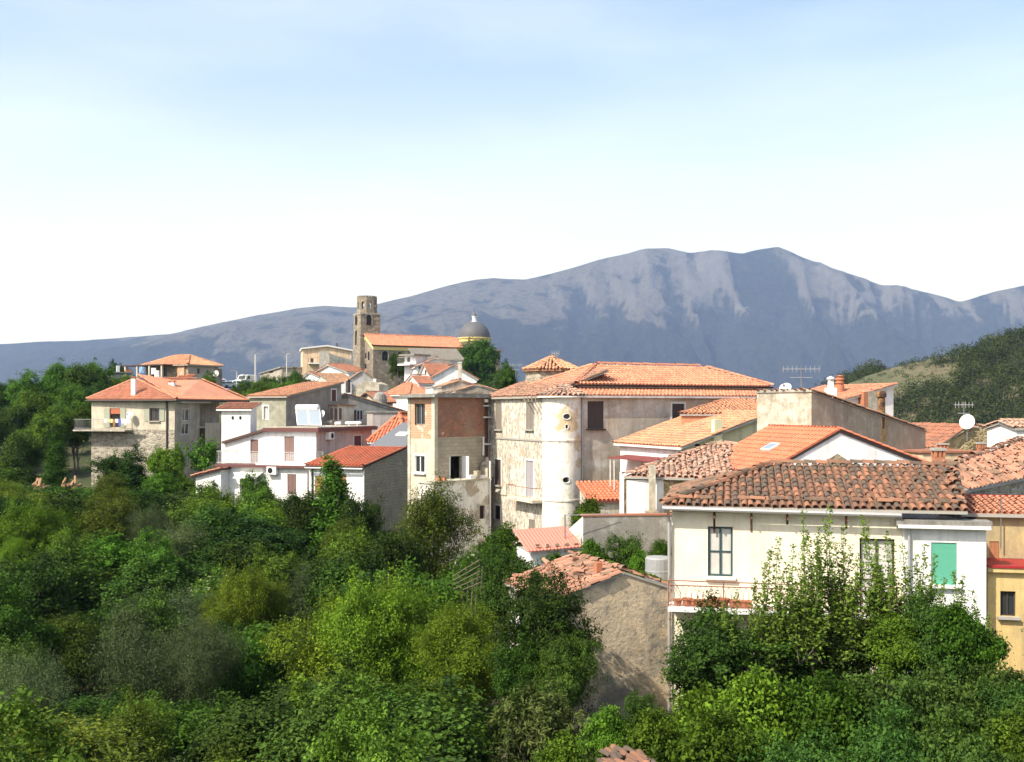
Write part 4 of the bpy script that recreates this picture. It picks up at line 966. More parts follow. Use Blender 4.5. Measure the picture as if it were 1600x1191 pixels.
# ---- white house behind the cement house
h = H('white_roofline_house', 'white house with orange roof and round striped chimney behind the cement house', 'house', 1308, 63, -22, -8)
X, Y = h.sx(1396), h.sy(1208); zc = h.z(630); ri = h.z(604, X, 0)-zc
h.house('+x', X, Y, zc, ri, 'white', ov=.2, mat='eave_white', tile='tile_new', c=.26, jit=.04)
p = PT(1312, 603, 66); mb = MB(); mb.lathe(p, [(.28,-1.2),(.28,0),(.24,.02),(.24,.14),(.3,.16),(.3,.24),(.24,.26),(.24,.36),(.3,.38),(.3,.46),(.22,.5),(.22,.58),(.3,.62),(.01,.7)], 14); mb.build('chimney', MATS['brickred'], h.t)
p = PT(1298, 606, 61); mb = MB(); mb.abox(p.x-.28,p.x+.28,p.y-.28,p.y+.28,p.z-1.5,p.z); mb.abox(p.x-.14,p.x+.14,p.y-.14,p.y+.14,p.z+.003,p.z+.5); mb.lathe(p+Vector((0,0,.5)), [(.24,0),(.24,.08),(.01,.2)], 10); mb.build('chimney', MATS['white'], h.t)
xc = h.sx(1347); h.part('brick_chimney', MATS['brickred'], xc-.3, xc+.02, -.5, -.01, h.z(655), h.z(612)); h.part('chimney', MATS['cement'], xc+.03, xc+.65, -.5, -.01, h.z(655), h.z(611))

# ---- right hand small roofs
h = H('stone_gable_house', 'tawny bare stone gable house with faded red roof and a satellite dish', 'house', 1466, 60, -14, -9)
xa = h.sx(1528); x1 = h.sx(1572); zl, zA, zR_ = h.z(697), h.z(665, xa, 0), h.z(676, x1, 0)
tf = lambda x, y: np.interp(x, [0, xa*.72, xa, x1], [zl, zA-.25, zA, zR_])
h.body(MATS['stone_yellow'], 0, x1, 0, 6, h.zb, tf, xb=(xa*.72, xa)); W = h.W
lp = [W(-.4,6,zl-.25), W(-.4,-.15,zl-.25), W(xa*.8,-.15,zA), W(xa*.8,6,zA)]
roof = h.slab([lp], 'eave_grey', .1); mb = MB(); tiles_on(mb, [p+T for p in lp], .25, .4, .06)
ridge_tiles(mb, lp[1]+T, lp[2]+T, .3, .4, jit=.1); tag(mb.build('roof_tiles', MATS['tile_dim'], roof, tint=True), kind='stuff'); ub = MB(); ub.poly([q+T for q in lp]); ub.build('tile_bed', MATS['tile_dim'], roof, tint=True)
mb = MB()
for k in range(28):
    x = rr_.uniform(xa*.75, x1); z_ = float(tf(x,0)); mb.tint = rr_.random(); tile_arc(mb, W(x,rr_.uniform(-.05,.3),z_-.02), h.n3, h.u3, Vector((0,0,1)), .25, .22, .4, .05)
tag(mb.build('coping_tiles', MATS['tile_pale'], h.t, tint=True), kind='stuff')
h.part('lean_to', MATS['stone_grey'], x1+.003, x1+1.3, -.2, 4, h.zb, h.z(688))
dish('white satellite dish on the tawny stone gable', PT(1511, 659, 59.3), .42, (-.55,-.8,.35), PT(1511, 690, 59.3).z)
antenna('tall thin antenna standing beside the dish on the stone gable', 1506, 628, 668, 60.3, 1.0)
h = H('peach_wall_house', 'low peach coloured wall below the tawny stone gable', 'house', 1442, 52, -6, -9)
h.body(MATS['peach'], 0, h.sx(1530), 0, 3, h.zb, h.z(708)); h.part('roof', MATS['tile_dim'], -.1, h.sx(1530), -.1, 3.1, h.z(708)+.003, h.z(705))
def brick_chimney(label, px, y0, y1, d, w):
    p = PT(px, y1, d); top = PT(px, y0, d).z; t = thing('chimney', label, 'chimney', (p.x, p.y, p.z-1.6)); hh = top-p.z
    mb = MB(); mb.abox(p.x-w, p.x+w, p.y-w, p.y+w, p.z-1.6, p.z+hh*.35); mb.build('stack', MATS['brickred'], t)
    for sx in (-1,0,1):
        for sy in (-1,1): mb = MB(); mb.abox(p.x+sx*w*.85-.05, p.x+sx*w*.85+.05, p.y+sy*w*.8-.05, p.y+sy*w*.8+.05, p.z+hh*.35+.003, p.z+hh*.8); mb.build('pillar', MATS['brickred'], t)
    mb = MB(); mb.abox(p.x-w*1.25, p.x+w*1.25, p.y-w*1.25, p.y+w*1.25, p.z+hh*.8+.003, p.z+hh); mb.build('cap', MATS['eave_grey'], t)
brick_chimney('brick chimney with open pillars behind the ridge of the cream house', 1466, 700, 722, 43, .2)
brick_chimney('small stubby chimney in front of the tawny stone gable', 1473, 693, 704, 53, .2)
brick_chimney('small square chimney stub on the roof edge right of the peach wall', 1533, 691, 706, 52, .16)
h = H('white_stub_house', 'white walled building with tiled cap at the frame edge by the wooded hill', 'house', 1588, 56, -4, -9)
h.house('gx', 4, 3, h.z(672), .3, 'white', ov=.12, tile='tile_pale', mat='eave_grey', jit=.1)
antenna('wide television antenna on a mast above the cement house roof', 1252, 572, 612, 57, 2.0, elems=9)
dish('small pale dish lying on the tiles above the cement house', PT(1227, 606, 58.5), .34, (-.4,-.7,.7), PT(1227, 616, 58.5).z)
# ------------------------------------------------------------------ big old house with the round turret
TC = Vector(((878-800)/FPX*64, 64)); TR = 1.22
_u = Vector((math.cos(R(-25)), -math.sin(R(-25)))); _n = Vector((math.sin(R(-25)), math.cos(R(-25))))
_o = TC-_u*.8-_n*.8
h = H('turret_house', 'tall old house with round white corner turret and peeling plaster', 'house', 800+_o.x/_o.y*FPX, _o.y, -25, -12)
W = h.W; X, Y = h.sx(1196), h.sy(765); ze = h.z(619)
fl = h.face('L', 0)
h.win(fl, fl.rect(774, 630, 784, 671), frame='frame_grey', shut='closed', shut_mat='shutter_grey', sill='eave_grey')
h.win(fl, fl.rect(822, 629, 834, 671), frame='frame_grey', shut='closed', shut_mat='shutter_grey', sill='eave_grey')
h.win(fl, fl.rect(773, 718, 783, 758), frame='frame_grey', shut='closed', shut_mat='shutter_dark', trim='eave_white', sill='eave_grey')
h.win(fl, fl.rect(822, 720, 834, 776), frame='frame_grey', shut='closed', shut_mat='shutter_silver', trim='eave_white', name='balcony_door')
h.win(fl, fl.rect(773, 790, 782, 812), frame='frame_dark', pane='void', mull=0, trim='eave_white')
h.win(fl, fl.rect(826, 812, 836, 840), frame='frame_brown', pane='void', mull=0, shut='closed', shut_mat='shutter_grey', name='door')
fr = h.face('F', 0)
h.win(fr, fr.rect(918, 627, 943, 670), frame='frame_dark', shut='closed', shut_mat='shutter_dark', sill='frame_dark')
h.win(fr, fr.rect(1050, 631, 1069, 672), frame='frame_dark', shut='closed', shut_mat='shutter_dark', trim='eave_white')
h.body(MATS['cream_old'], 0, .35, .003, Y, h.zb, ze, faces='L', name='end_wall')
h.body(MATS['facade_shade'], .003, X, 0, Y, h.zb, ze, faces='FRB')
# string courses on the end wall
for py in (687, 778):
    zz = fl.z_of(820, py); h.part('string_course', MATS['eave_grey' if py == 687 else 'beige'], -.06, -.003, .5, Y, zz-.06, zz+.06)
zz = fl.z_of(830, 781); h.part('balcony_slab', MATS['beige'], -.75, -.062, fl.s_of(848), fl.s_of(808), zz-.08, zz+.1)
mb = MB(); zr = zz+.85; a0, a1 = fl.s_of(846), fl.s_of(806)
mb.tube([fl.pt(a0,.06,zr), fl.pt(a0,.7,zr), fl.pt(a1,.7,zr), fl.pt(a1,.06,zr)], .022, 5); mb.tube([fl.pt(a1,.7,zr), fl.pt(a1,.7,zz+.1)], .02, 5); mb.build('railing', MATS['rail_rust'], h.t)
# turret with real window openings
def turret_wall(mat):
    mb = MB(); seg = 48; z0, z1 = h.zb, ze; holes = []
    for (px, py, w, hh) in ((884,651,5.5,4.2), (883,750,5.5,4.5), (884,667,2.4,3.5)):
        ang = math.asin(max(-1,min(1,((px-878)/FPX*64)/TR))); holes.append((ang, (HY-py)/FPX*62.9, w/FPX*63/TR, hh/FPX*63))
    us = [2*math.pi*j/seg for j in range(seg+1)]
    cuts_a = sorted(set([round(-math.pi+u, 5) for u in us]+[round(a+s*dw*k, 5) for a,_,dw,_ in holes for s in (-1,1) for k in (1,.7)]))
    cuts_z = sorted(set([z0, z1]+[round(z+s*dh*k, 5) for _,z,_,dh in holes for s in (-1,1) for k in (1,.7)]))
    P = lambda a, z, r=TR: Vector((TC.x+math.sin(a)*r, TC.y-math.cos(a)*r, z))
    def inside(a, z):
        for A, Z, dw, dh in holes:
            x, y = abs(a-A)/dw, abs(z-Z)/dh
            if x < 1 and y < 1 and not (x > .7 and y > .7): return True
        return False
    for i in range(len(cuts_a)-1):
        for j in range(len(cuts_z)-1):
            a, b, c_, d_ = cuts_a[i], cuts_a[i+1], cuts_z[j], cuts_z[j+1]
            ins = inside((a+b)/2, (c_+d_)/2)
            if not ins: mb.poly([P(a,c_), P(b,c_), P(b,d_), P(a,d_)])
            else:
                for (p, q, da, dz) in (((a,c_),(a,d_),-1e-3,0), ((b,c_),(b,d_),1e-3,0), ((a,c_),(b,c_),0,-1e-3), ((a,d_),(b,d_),0,1e-3)):
                    if not inside((p[0]+q[0])/2+da, (p[1]+q[1])/2+dz): mb.poly([P(*p), P(*q), P(*q,TR-.25), P(*p,TR-.25)])
    o = mb.build('turret', mat, h.t)
    for A, Z_, dw, dh in holes:
        m2 = MB(); m2.poly([P(A-dw,Z_-dh,TR-.24), P(A+dw,Z_-dh,TR-.24), P(A+dw,Z_+dh,TR-.24), P(A-dw,Z_+dh,TR-.24)]); m2.build('window', MATS['glass' if dw > .06 else 'turret'], o)
        m2 = MB(); pts = [P(A+dw*1.12*math.cos(t_*math.pi/8), Z_+dh*1.15*math.sin(t_*math.pi/8), TR+.012) for t_ in range(17)]; m2.tube(pts, .035, 5, False); m2.build('surround', MATS['eave_white'], o)
    for py in (688, 782):
        m2 = MB(); zz = (HY-py)/FPX*63; m2.lathe((TC.x,TC.y,zz), [(TR-.02,-.07),(TR+.05,-.06),(TR+.05,.05),(TR-.02,.06)], 48); m2.build('string_course', MATS['turret'], o)
    return o
turret_wall(MATS['turret'])
h.pipe('downpipe', 'gutter', [(h.sx(909),-.09,ze-.1), (h.sx(909),-.09,h.zb)], .05)
h.pipe('downpipe', 'gutter', [(-.1,Y-.1,ze-.1), (-.1,Y-.1,h.zb)], .05)
# turret roof: a fan of tiles
mb = MB(); ap = Vector((TC.x+.2, TC.y+.9, ze+.75))
seg = 18; ring = [Vector((TC.x+math.sin(a)*(TR+.3), TC.y-math.cos(a)*(TR+.3), ze+.02)) for a in [R(-120+260*k/seg) for k in range(seg+1)]]
for a, b in zip(ring, ring[1:]):
    mb.tint = .5; mb.poly([a, b, ap]); ridge_tiles(mb, a.lerp(b,.5), a.lerp(b,.5).lerp(ap,.93), .26, .4)
tr = MB(); tr.lathe((TC.x,TC.y,ze), [(TR+.28,.0),(TR+.3,-.08),(TR,-.1)], 40); ro = tr.build('turret_roof', MATS['eave_white'], h.t)
tag(mb.build('roof_tiles', MATS['tile_pale'], ro, tint=True), kind='stuff')
# tiles of the end wing and of the front strip
h.roof('+x', .05, 4.2, 1.6, Y, ze, 1.5, ov=(.3,.3), mat='eave_grey', tile='tile_barn', jit=.14, name='wing_roof')
for k in range(4):       # bare poles of a broken eave
    y = 1.9+k*.5; h.pipe('pole', 'wood', [(-.25-.02*k,y+.6,ze-.02), (-.75,y-.6,ze-.35)], .03)
h.roof('+y', 1.4, X, .0, 1.3, ze, .34, ov=(.1,.32), mat='eave_white', tile='tile_new', c=.27, name='front_roof_strip')
xs = h.sx(903, 1.3); zu = h.z(602, xs+5, 1.3)
h.body(MATS['white'], xs, X+1.2, 1.3, 7.6, ze-.5, zu, name='upper_wall')
h.roof('hip', xs, X+1.2, 1.3, 7.6, zu, 1.3, ov=.3, mat='eave_dark', tile='tile_new', c=.27, name='upper_roof')
TURH = h
# stone drum with pyramid tile roof
c0 = PT(862, 592, 73); t = thing('stone_drum', 'stone drum with shallow pyramid tile roof rising behind the turret house', 'tower', (c0.x, c0.y, -6)); 
mb = MB(); r8 = 1.95; zt = PT(862,580,73).z; ring = [(c0.x+r8*math.cos(k*math.pi/4+.3), c0.y+r8*math.sin(k*math.pi/4+.3)) for k in range(8)]
for k in range(8):
    a, b = ring[k], ring[(k+1)%8]; mb.poly([(*a,-6),(*b,-6),(*b,zt),(*a,zt)])
mb.build('wall', MATS['stone_grey'], t); mb = MB(); ap = Vector((c0.x,c0.y,PT(862,560,73).z)); sl = MB()
for k in range(8):
    a = Vector((c0.x+(r8+.25)*math.cos(k*math.pi/4+.3), c0.y+(r8+.25)*math.sin(k*math.pi/4+.3), zt-.05)); b = Vector((c0.x+(r8+.25)*math.cos((k+1)*math.pi/4+.3), c0.y+(r8+.25)*math.sin((k+1)*math.pi/4+.3), zt-.05))
    sl.poly([a,b,ap]); tiles_on(mb, [a+T,b+T,ap+T], .24, .38, .1); ridge_tiles(mb, a+T, ap+T, .24, .38)
ro = sl.build('roof', MATS['tile_brown'], t); tag(mb.build('roof_tiles', MATS['tile_orange'], ro, tint=True), kind='stuff')
t = None
h = H('ruined_wall', 'crumbling stone wall top showing between the drum and the new upper roof', 'wall', 885, 77, -20, -4)
x1 = h.sx(1000); rw = random.Random(8); mb = MB(); n = 26; zz0 = h.z(572)
hs = [zz0+rw.uniform(-.12,.1)+(.2 if .35 < k/n < .9 else -.15) for k in range(n+1)]
for k in range(n):
    a, b = x1*k/n, x1*(k+1)/n
    mb.hexa([h.W(a,0,-4),h.W(b,0,-4),h.W(b,.5,-4),h.W(a,.5,-4),h.W(a,0,hs[k]),h.W(b,0,hs[k+1]),h.W(b,.5,hs[k+1]),h.W(a,.5,hs[k])])
mb.build('stonework', MATS['stone_grey'], h.t)
# small orange roof at the foot of the long facade
h = H('orange_shed', 'small shed with bright orange roof against the long facade', 'shed', 925, 59, -12, -11)
h.house('+y', h.sx(985), 2.6, h.z(784), .72, 'beige', ov=.2, tile='tile_red', mat='eave_red', jit=.03)

# ------------------------------------------------------------------ unfinished brick house
h = H('brick_house', 'unfinished house of bare red brick and grey block with flat roof', 'house', 679, 68, -48, -13)
X, Y = h.sx(757), h.sy(638); zt = h.z(621); zm = h.z(684)
fl = h.face('L', 0); fr = h.face('F', 0)
h.win(fl, fl.rect(648, 631, 664, 664), frame='frame_grey', mull=1, panes=True, pane='glass', rec=.18)
h.win(fl, fl.rect(648, 712, 664, 739), frame='frame_white', pane='glass', mull=1, trim='frame_white', sill='frame_white', rec=.08)
fr.op.append(fr.rect(703, 713, 721, 750)); r_ = fr.op[-1]
mid = zm
h.body(MATS['brick'], .003, X, 0, Y, mid, zt, faces='FRB', name='brick_wall'); h.body(MATS['block_grey'], .003, X, 0, Y, h.zb, mid-.003, faces='FRB', name='block_wall')
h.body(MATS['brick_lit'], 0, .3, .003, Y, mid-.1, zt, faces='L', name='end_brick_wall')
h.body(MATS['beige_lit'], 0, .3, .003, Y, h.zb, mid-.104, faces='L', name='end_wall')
zc_ = h.z(661)
h.part('corner_pillar', MATS['beige_lit'], -.04, .26, -.04, .26, h.zb, zt); h.part('edge_pillar', MATS['cement'], -.04, .2, Y-.25, Y+.03, h.zb, zt)
p, q, z0, z1 = r_
mb = MB(); mb.poly([fr.pt(p,-.8,z0-.1),fr.pt(q,-.8,z0-.1),fr.pt(q,-.8,z1+.1),fr.pt(p,-.8,z1+.1)]); o = mb.build('doorway', MATS['void'], h.t)
mb = MB(); mb.box(fr.pt(q+.06,.33,(z0+z1)/2), fr.ax()*.03+fr.outv()*0, fr.outv()*.32, Vector((0,0,(z1-z0)/2))); mb.build('door_leaf', MATS['frame_white'], o)
mb = MB(); mb.box(fr.pt(p-.04,.02,(z0+z1)/2), fr.ax()*.04, fr.outv()*.03, Vector((0,0,(z1-z0)/2))); mb.build('door_frame', MATS['frame_white'], o)
h.part('roof_slab', MATS['concrete'], -.45, X+.35, -.5, Y+.4, zt+.003, zt+.2)
h.part('roof_sheet', MATS['roof_grey'], .2, X+.7, -.2, Y+.2, zt+.21, zt+.27)
mb = MB()
for k in range(9): mb.tube([h.W(.1+.5*k,-.1,zt+.27), h.W(.1+.5*k+.6,-.3+.2*(k%3),zt+.38+.05*(k%2))], .035, 5)
mb.build('roof_poles', MATS['wood'], h.t)
# terrace in front, its wall peeling
za = h.z(753); x0, x1 = h.sx(677,-1.4), h.sx(766,-1.4)
ft = h.face('F', -1.4); h.win(ft, ft.rect(749, 790, 757, 811), frame='frame_brown', pane='void', mull=1, trim='beige')
h.body(MATS['peeling'], x0, x1, -1.4, -.003, h.zb, za, name='terrace_wall', faces='FLR'); h.part('terrace_slab', MATS['cement'], x0-.08, x1+.05, -1.5, -.003, za+.003, za+.14)
for k, (px, w, hh, m) in enumerate(((737,.5,.25,'cloth_white'),(746,.35,.5,'cement'),(752,.6,.18,'frame_white'),(694,.2,.2,'brickred'),(686,.14,.25,'brickred'))):
    x = h.sx(px,-1.2); h.part('terrace_clutter', MATS[m], x-w/2, x+w/2, -1.35, -1.0, za+.143, za+.143+hh)
# recessed strip of brick between the two houses with ledges and pipes
h.body(MATS['brick'], X+.003, X+1.1, .45, Y, h.zb, zt-.3, faces='FR', name='recess_wall')
for py in (634, 652, 694, 736, 742): zz = h.z(py, X, .2); h.part('ledge', MATS['frame_white'], X-.15, X+.9, -.1, .44, zz-.06, zz+.05)
h.pipe('vent_pipe', 'frame_white', [(X-.2,-.09,za+1.6), (X-.2,-.09,za+2.9)], .07); h.pipe('downpipe', 'frame_white', [(x1-.1,-1.48,h.zb), (x1-.1,-1.48,za+1.3)], .06)
zz = za+.95; mb = MB(); h.lbox(mb, X-.62, X-.02, -.9, -.2, za+.145, zz); mb.build('oven_body', MATS['cement'], h.t); mb = MB(); c_ = h.W(X-.32,-.55,zz); mb.lathe(c_, [(.48,0),(.4,.18),(.16,.3),(.1,.55),(.01,.58)], 10); mb.build('oven_hood', MATS['dark_grey'], h.t)

# ------------------------------------------------------------------ white house with the solar heater
h = H('solar_house', 'white two storey house with brown fascia, roof terrace and solar water heater', 'house', 494, 80, -70, -11)
W = h.W; Y = h.sy(362); X = h.sx(581); zt = h.z(675); fl = h.face('L', 0); fr = h.face('F', 0)
h.win(fl, fl.rect(380, 687, 404, 729), frame='frame_brown', shut='closed', shut_mat='shutter_brown', name='terrace_door')
h.win(fl, fl.rect(444, 682, 460, 723), frame='frame_brown', shut='closed', shut_mat='shutter_brown', name='terrace_door')
h.win(fr, fr.rect(553, 681, 564, 706), frame='frame_brown', shut='closed', shut_mat='shutter_red', trim='eave_white', name='door')
zter = h.z(726); ys = fl.s_of(414)
tf = lambda x, y: zt if y < ys else zt-(zt-h.z(690,0,Y))*(y-ys)/(Y-ys)
h.body(MATS['white_clean'], 0, .3, .003, Y, zter, tf, yb=(ys,), faces='L', name='end_wall')
h.body(MATS['pink'], .003, X, 0, Y, h.zb, zt, faces='F', name='side_wall')
h.body(MATS['white'], .006, X, 0.3, Y, h.zb, tf, yb=(ys,), faces='RB', name='rear_wall')
# roof slab with brown fascia: flat part and sloping part
A = [(-.35,-.4),(X+.3,-.4),(X+.3,ys),(-.35,ys)]
poly = [W(x,y,zt+.003) for x,y in A]; zl = h.z(690,0,Y)
p2 = [W(-.35,ys,zt+.003), W(X+.3,ys,zt+.003), W(X+.3,Y+.7,zl-.18), W(-.35,Y+.7,zl-.18)]
h.slab([poly], 'fascia', .3); h.slab([p2], 'eave_brown', .2, name='sloping_roof')
h.part('roof_deck', MATS['cement'], -.2, X+.2, -.25, ys-.1, zt+.306, zt+.36)
# ground storey with terrace on top
y2 = fl.s_of(483); fo = h.face('L', -2.4); yA, yB = h.sy(345,-2.4), h.sy(480,-2.4)
h.win(fo, fo.rect(375, 743, 398, 778), frame='frame_white', pane='glass', mull=1, trim='frame_white', name='garden_door')
h.win(fo, fo.rect(449, 741, 463, 772), frame='frame_brown', shut='closed', shut_mat='shutter_brown', mull=0, name='door')
ztt = h.z(732,-2.4,yB)
h.body(MATS['white'], -2.4, -.003, yB, yA, h.zb, ztt, faces='LFB', name='lower_wall')
h.part('terrace_slab', MATS['fascia'], -2.75, -.003, yB-.1, yA+.3, ztt+.003, ztt+.2); h.part('terrace_curb', MATS['white_clean'], -2.7, -.003, yB-.05, fl.s_of(430), ztt+.203, ztt+.36)
fo2 = h.face('L', -2.4); h.railing(fo2, yB, yA+.2, ztt+.2, 1.0, -2.3, .25, mat='rail_pale', step=.16)
mb = MB()
for a, b in ((.05,.22),(.26,.46),(.5,.7),(.74,.95)):
    q0, q1 = yB+(yA-yB)*a, yB+(yA-yB)*b; mb.poly([fo2.pt(q0,.27,ztt+.32), fo2.pt(q1,.27,ztt+.32), fo2.pt(q1,.27,ztt+1.1), fo2.pt(q0,.27,ztt+1.1)])
gm = NT('clear_panel'); gm.done((.8,.8,.8), .1); gm.b.inputs['Alpha'].default_value = .25; MATS['clear'] = gm.m
mb.build('railing_glass', MATS['clear'], h.t)
ya, yb_ = h.sy(366,-3.3), h.sy(401,-3.3); za = h.z(738,-2.6,ya); mb = MB()
mb.hexa([W(-2.403,yb_,za-.02),W(-2.403,ya,za-.02),W(-3.5,ya,za-.42),W(-3.5,yb_,za-.42),W(-2.403,yb_,za+.06),W(-2.403,ya,za+.06),W(-3.5,ya,za-.36),W(-3.5,yb_,za-.36)]); mb.build('awning', MATS['awning_white'], h.t)
def ac_unit(label, f, s, z, fan=True):
    p = f.pt(s, .2, z); t = thing('air_conditioner', label, 'air conditioner', (p.x, p.y, z-.35)); ax, ov = f.ax(), f.outv()
    mb = MB(); mb.box(p, ax*.42, ov*.17, Vector((0,0,.3))); mb.build('casing', MATS['frame_white'], t)
    mb = MB(); pts = [p+ov*.175+ax*(.1+.22*math.cos(k*math.pi/8))+Vector((0,0,.22*math.sin(k*math.pi/8))) for k in range(16)]; mb.poly(pts); mb.build('fan', MATS['void'], t)
    mb = MB()
    for sg in (-.3,.3): mb.box(p+ax*sg-ov*.02+Vector((0,0,-.33)), ax*.02, ov*.18, Vector((0,0,.02)))
    mb.build('bracket', MATS['metal_grey'], t)
ac_unit('air conditioner on the pink upper wall of the solar house', fr, fr.s_of(512), h.z(681,h.sx(512),0))
ac_unit('air conditioner under the terrace of the solar house', fo, fo.s_of(428), h.z(735,-2.4,fo.s_of(428)))
# tall left block and low left wing
h2 = H('white_block', 'narrow tall white block with two small square openings beside the solar house', 'house', 391, 82, -70, -11)
Y2 = h2.sy(346); f2 = h2.face('L', 0); h2.win(f2, f2.rect(361.5,650.5,365.5,656), frame='frame_dark', pane='void', mull=0, name='vent'); h2.win(f2, f2.rect(373.5,650.5,377.5,656), frame='frame_dark', pane='void', mull=0, name='vent')
h2.house('+x', .9, Y2, h2.z(640), .3, 'white', ov=.3, tile='tile_dim', mat='eave_white', jit=.03)
h3 = H('low_white_wing', 'low white outbuilding with dark sloping edge below the solar house', 'shed', 345, 79, -70, -11)
h3.house('-y', 4, h3.sy(306), h3.z(745,0,3), .55, 'white', ov=.25, tile='tile_dim', mat='eave_brown', jit=.03)
# solar heater
p0 = PT(485, 664, 81.5); t = thing('solar_heater', 'solar water heater with white tank on the flat roof of the white house', 'solar heater', (p0.x, p0.y, p0.z-.1))
ax, bk = h.n3*-1, h.u3     # along the wall, away from the viewer
ax = Vector((.97,-.2,0)).normalized(); bk = Vector((.2,.97,0)).normalized()
for k in (-1, 1):
    mb = MB(); c = p0+ax*(k*.53)+bk*.35+Vector((-.28,0,.58)); up = (bk*.75+Vector((0,0,1.05))-ax*.45).normalized(); nn = ax.cross(up); mb.box(c, ax*.5, up*.78, nn*.04); pn = mb.build('collector', MATS['metal_light'], t)
    mb = MB(); mb.box(c+nn*(.045 if nn.y < 0 else -.045), ax*.46, up*.74, nn*.006); mb.build('glass_panel', MATS['solar'], pn)
mb = MB(); c = p0+bk*1.0+Vector((-.62,0,1.32)); mb.tube([c-ax*1.0, c-ax*.94, c+ax*.94, c+ax*1.0], [.2,.3,.3,.2], 16); mb.build('tank', MATS['tank'], t)
mb = MB()
for k in (-.7,.7): mb.tube([p0+ax*k+bk*1.0, c+ax*k], .03, 5); mb.tube([p0+ax*k-Vector((0,0,.1)), c+ax*k], .025, 5); mb.tube([p0+ax*k+bk*1.3-Vector((0,0,.1)), c+ax*k], .025, 5)
mb.build('stand', MATS['metal_grey'], t)
dish('white satellite dish beside the solar water heater', PT(502, 647.5, 82.2), .33, (-.5,-.8,.4), PT(502, 666, 82.2).z)
for k, (px, py, w, hh, m, lab) in enumerate(((515,660,.45,.35,'frame_grey','dark air vent lump on the flat roof beside the dish'),(528,662,.5,.3,'cloth_white','white plastic bundle left on the flat roof'),(552,661.5,1.3,.3,'tank','long white water tank lying on the flat roof'))):
    p = PT(px, py, 82.5); mb = MB(); mb.tube([p-Vector((w/2,0,0)), p-Vector((w*.42,0,0)), p+Vector((w*.42,0,0)), p+Vector((w/2,0,0))], [hh*.35,hh*.5,hh*.5,hh*.35], 10)
    mb.abox(p.x-w*.3,p.x-w*.2,p.y-.1,p.y+.1,p.z-hh*.7,p.z-.05); mb.abox(p.x+w*.2,p.x+w*.3,p.y-.1,p.y+.1,p.z-hh*.7,p.z-.05)
    tag(mb.build('roof_tank' if k == 2 else 'roof_bundle', MATS[m], None, loc=p-Vector((0,0,hh*.7))), lab, 'tank' if k == 2 else 'bundle')

# ---- red roofed annex with block side
h = H('block_annex', 'annex with smooth red roof, white front and bare concrete block side', 'house', 569, 73, -70, -12.5)
X, Y = h.sx(629), h.sy(483); zc = h.z(730); ri = h.z(703, X, 0)-zc
fl = h.face('L', 0); h.win(fl, fl.rect(492, 744, 506, 775), frame='frame_brown', shut='closed', shut_mat='shutter_wood', name='door'); h.win(fl, fl.rect(528,742,541,770), frame='frame_brown', shut='closed', shut_mat='shutter_wood')
f_, _, _ = h.rfun('+x', 0, X, 0, Y, zc, ri)
h.body(MATS['block'], .003, X, 0, Y, h.zb, f_, faces='FRB'); h.body(MATS['white_clean'], 0, .3, .003, Y, h.zb, zc, faces='L', name='front_wall')
h.roof('+x', 0, X, 0, Y, zc, ri, ov=(.35,.12), mat='eave_dark', tile='tile_red', c=.3, r=.38, jit=.015)
h.pipe('gutter', 'gutter', [(-.42,-.1,zc-.12), (-.42,Y+.1,zc-.12)], .07); h.pipe('downpipe', 'gutter_dark', [(-.08,Y-.3,zc-.1), (-.08,Y-.3,h.zb)], .06); h.pipe('downpipe', 'frame_white', [(-.08,-.02,zc-.1), (-.08,-.02,h.zb)], .05)
zz = h.z(731); h.part('band_course', MATS['cement'], .3, X-.1, -.02, -.003, zz-.05, zz+.03)

# ------------------------------------------------------------------ grey house behind, with sloping roof
h = H('mossy_grey_house', 'mossy grey house with one long orange roof slope behind the solar house', 'house', 447, 93, -66, -6)
X, Y = h.sx(533), h.sy(391); zc = h.z(621); ri = h.z(600, X, 0)-zc; fl, fr = h.face('L', 0), h.face('F', 0)
h.win(fl, fl.rect(412,635,419,656), frame='frame_white', pane='glass_curtain', trim='eave_white'); h.win(fr, fr.rect(518,609,525,627), frame='frame_brown', shut='closed', shut_mat='shutter_red', trim='eave_white')
f_, _, _ = h.rfun('+x', 0, X, 0, Y, zc, ri)
h.body(MATS['dark_grey'], .003, X, 0, Y, h.zb, f_, faces='FRB'); h.body(MATS['olive_grey'], 0, .3, .003, Y, h.zb, zc, faces='L', name='front_wall')
h.roof('+x', 0, X, 0, Y, zc, ri, ov=.25, mat='eave_grey', tile='tile_orange', c=.27, jit=.08)
za = h.z(634); x0, x1 = h.sx(513), h.sx(541)
h.part('lean_to_roof', MATS['tile_dim'], x0, x1, -1.2, -.003, za, za+.12); h.part('lean_to', MATS['beige'], x0+.1, x1-.1, -1.0, -.003, h.zb, za-.003)
for px in (516,523,530): xx = h.sx(px,-1.01); h.part('lean_to_pane', MATS['frame_brown'], xx, xx+.4, -1.03, -1.004, h.z(656,xx,-1), h.z(638,xx,-1))

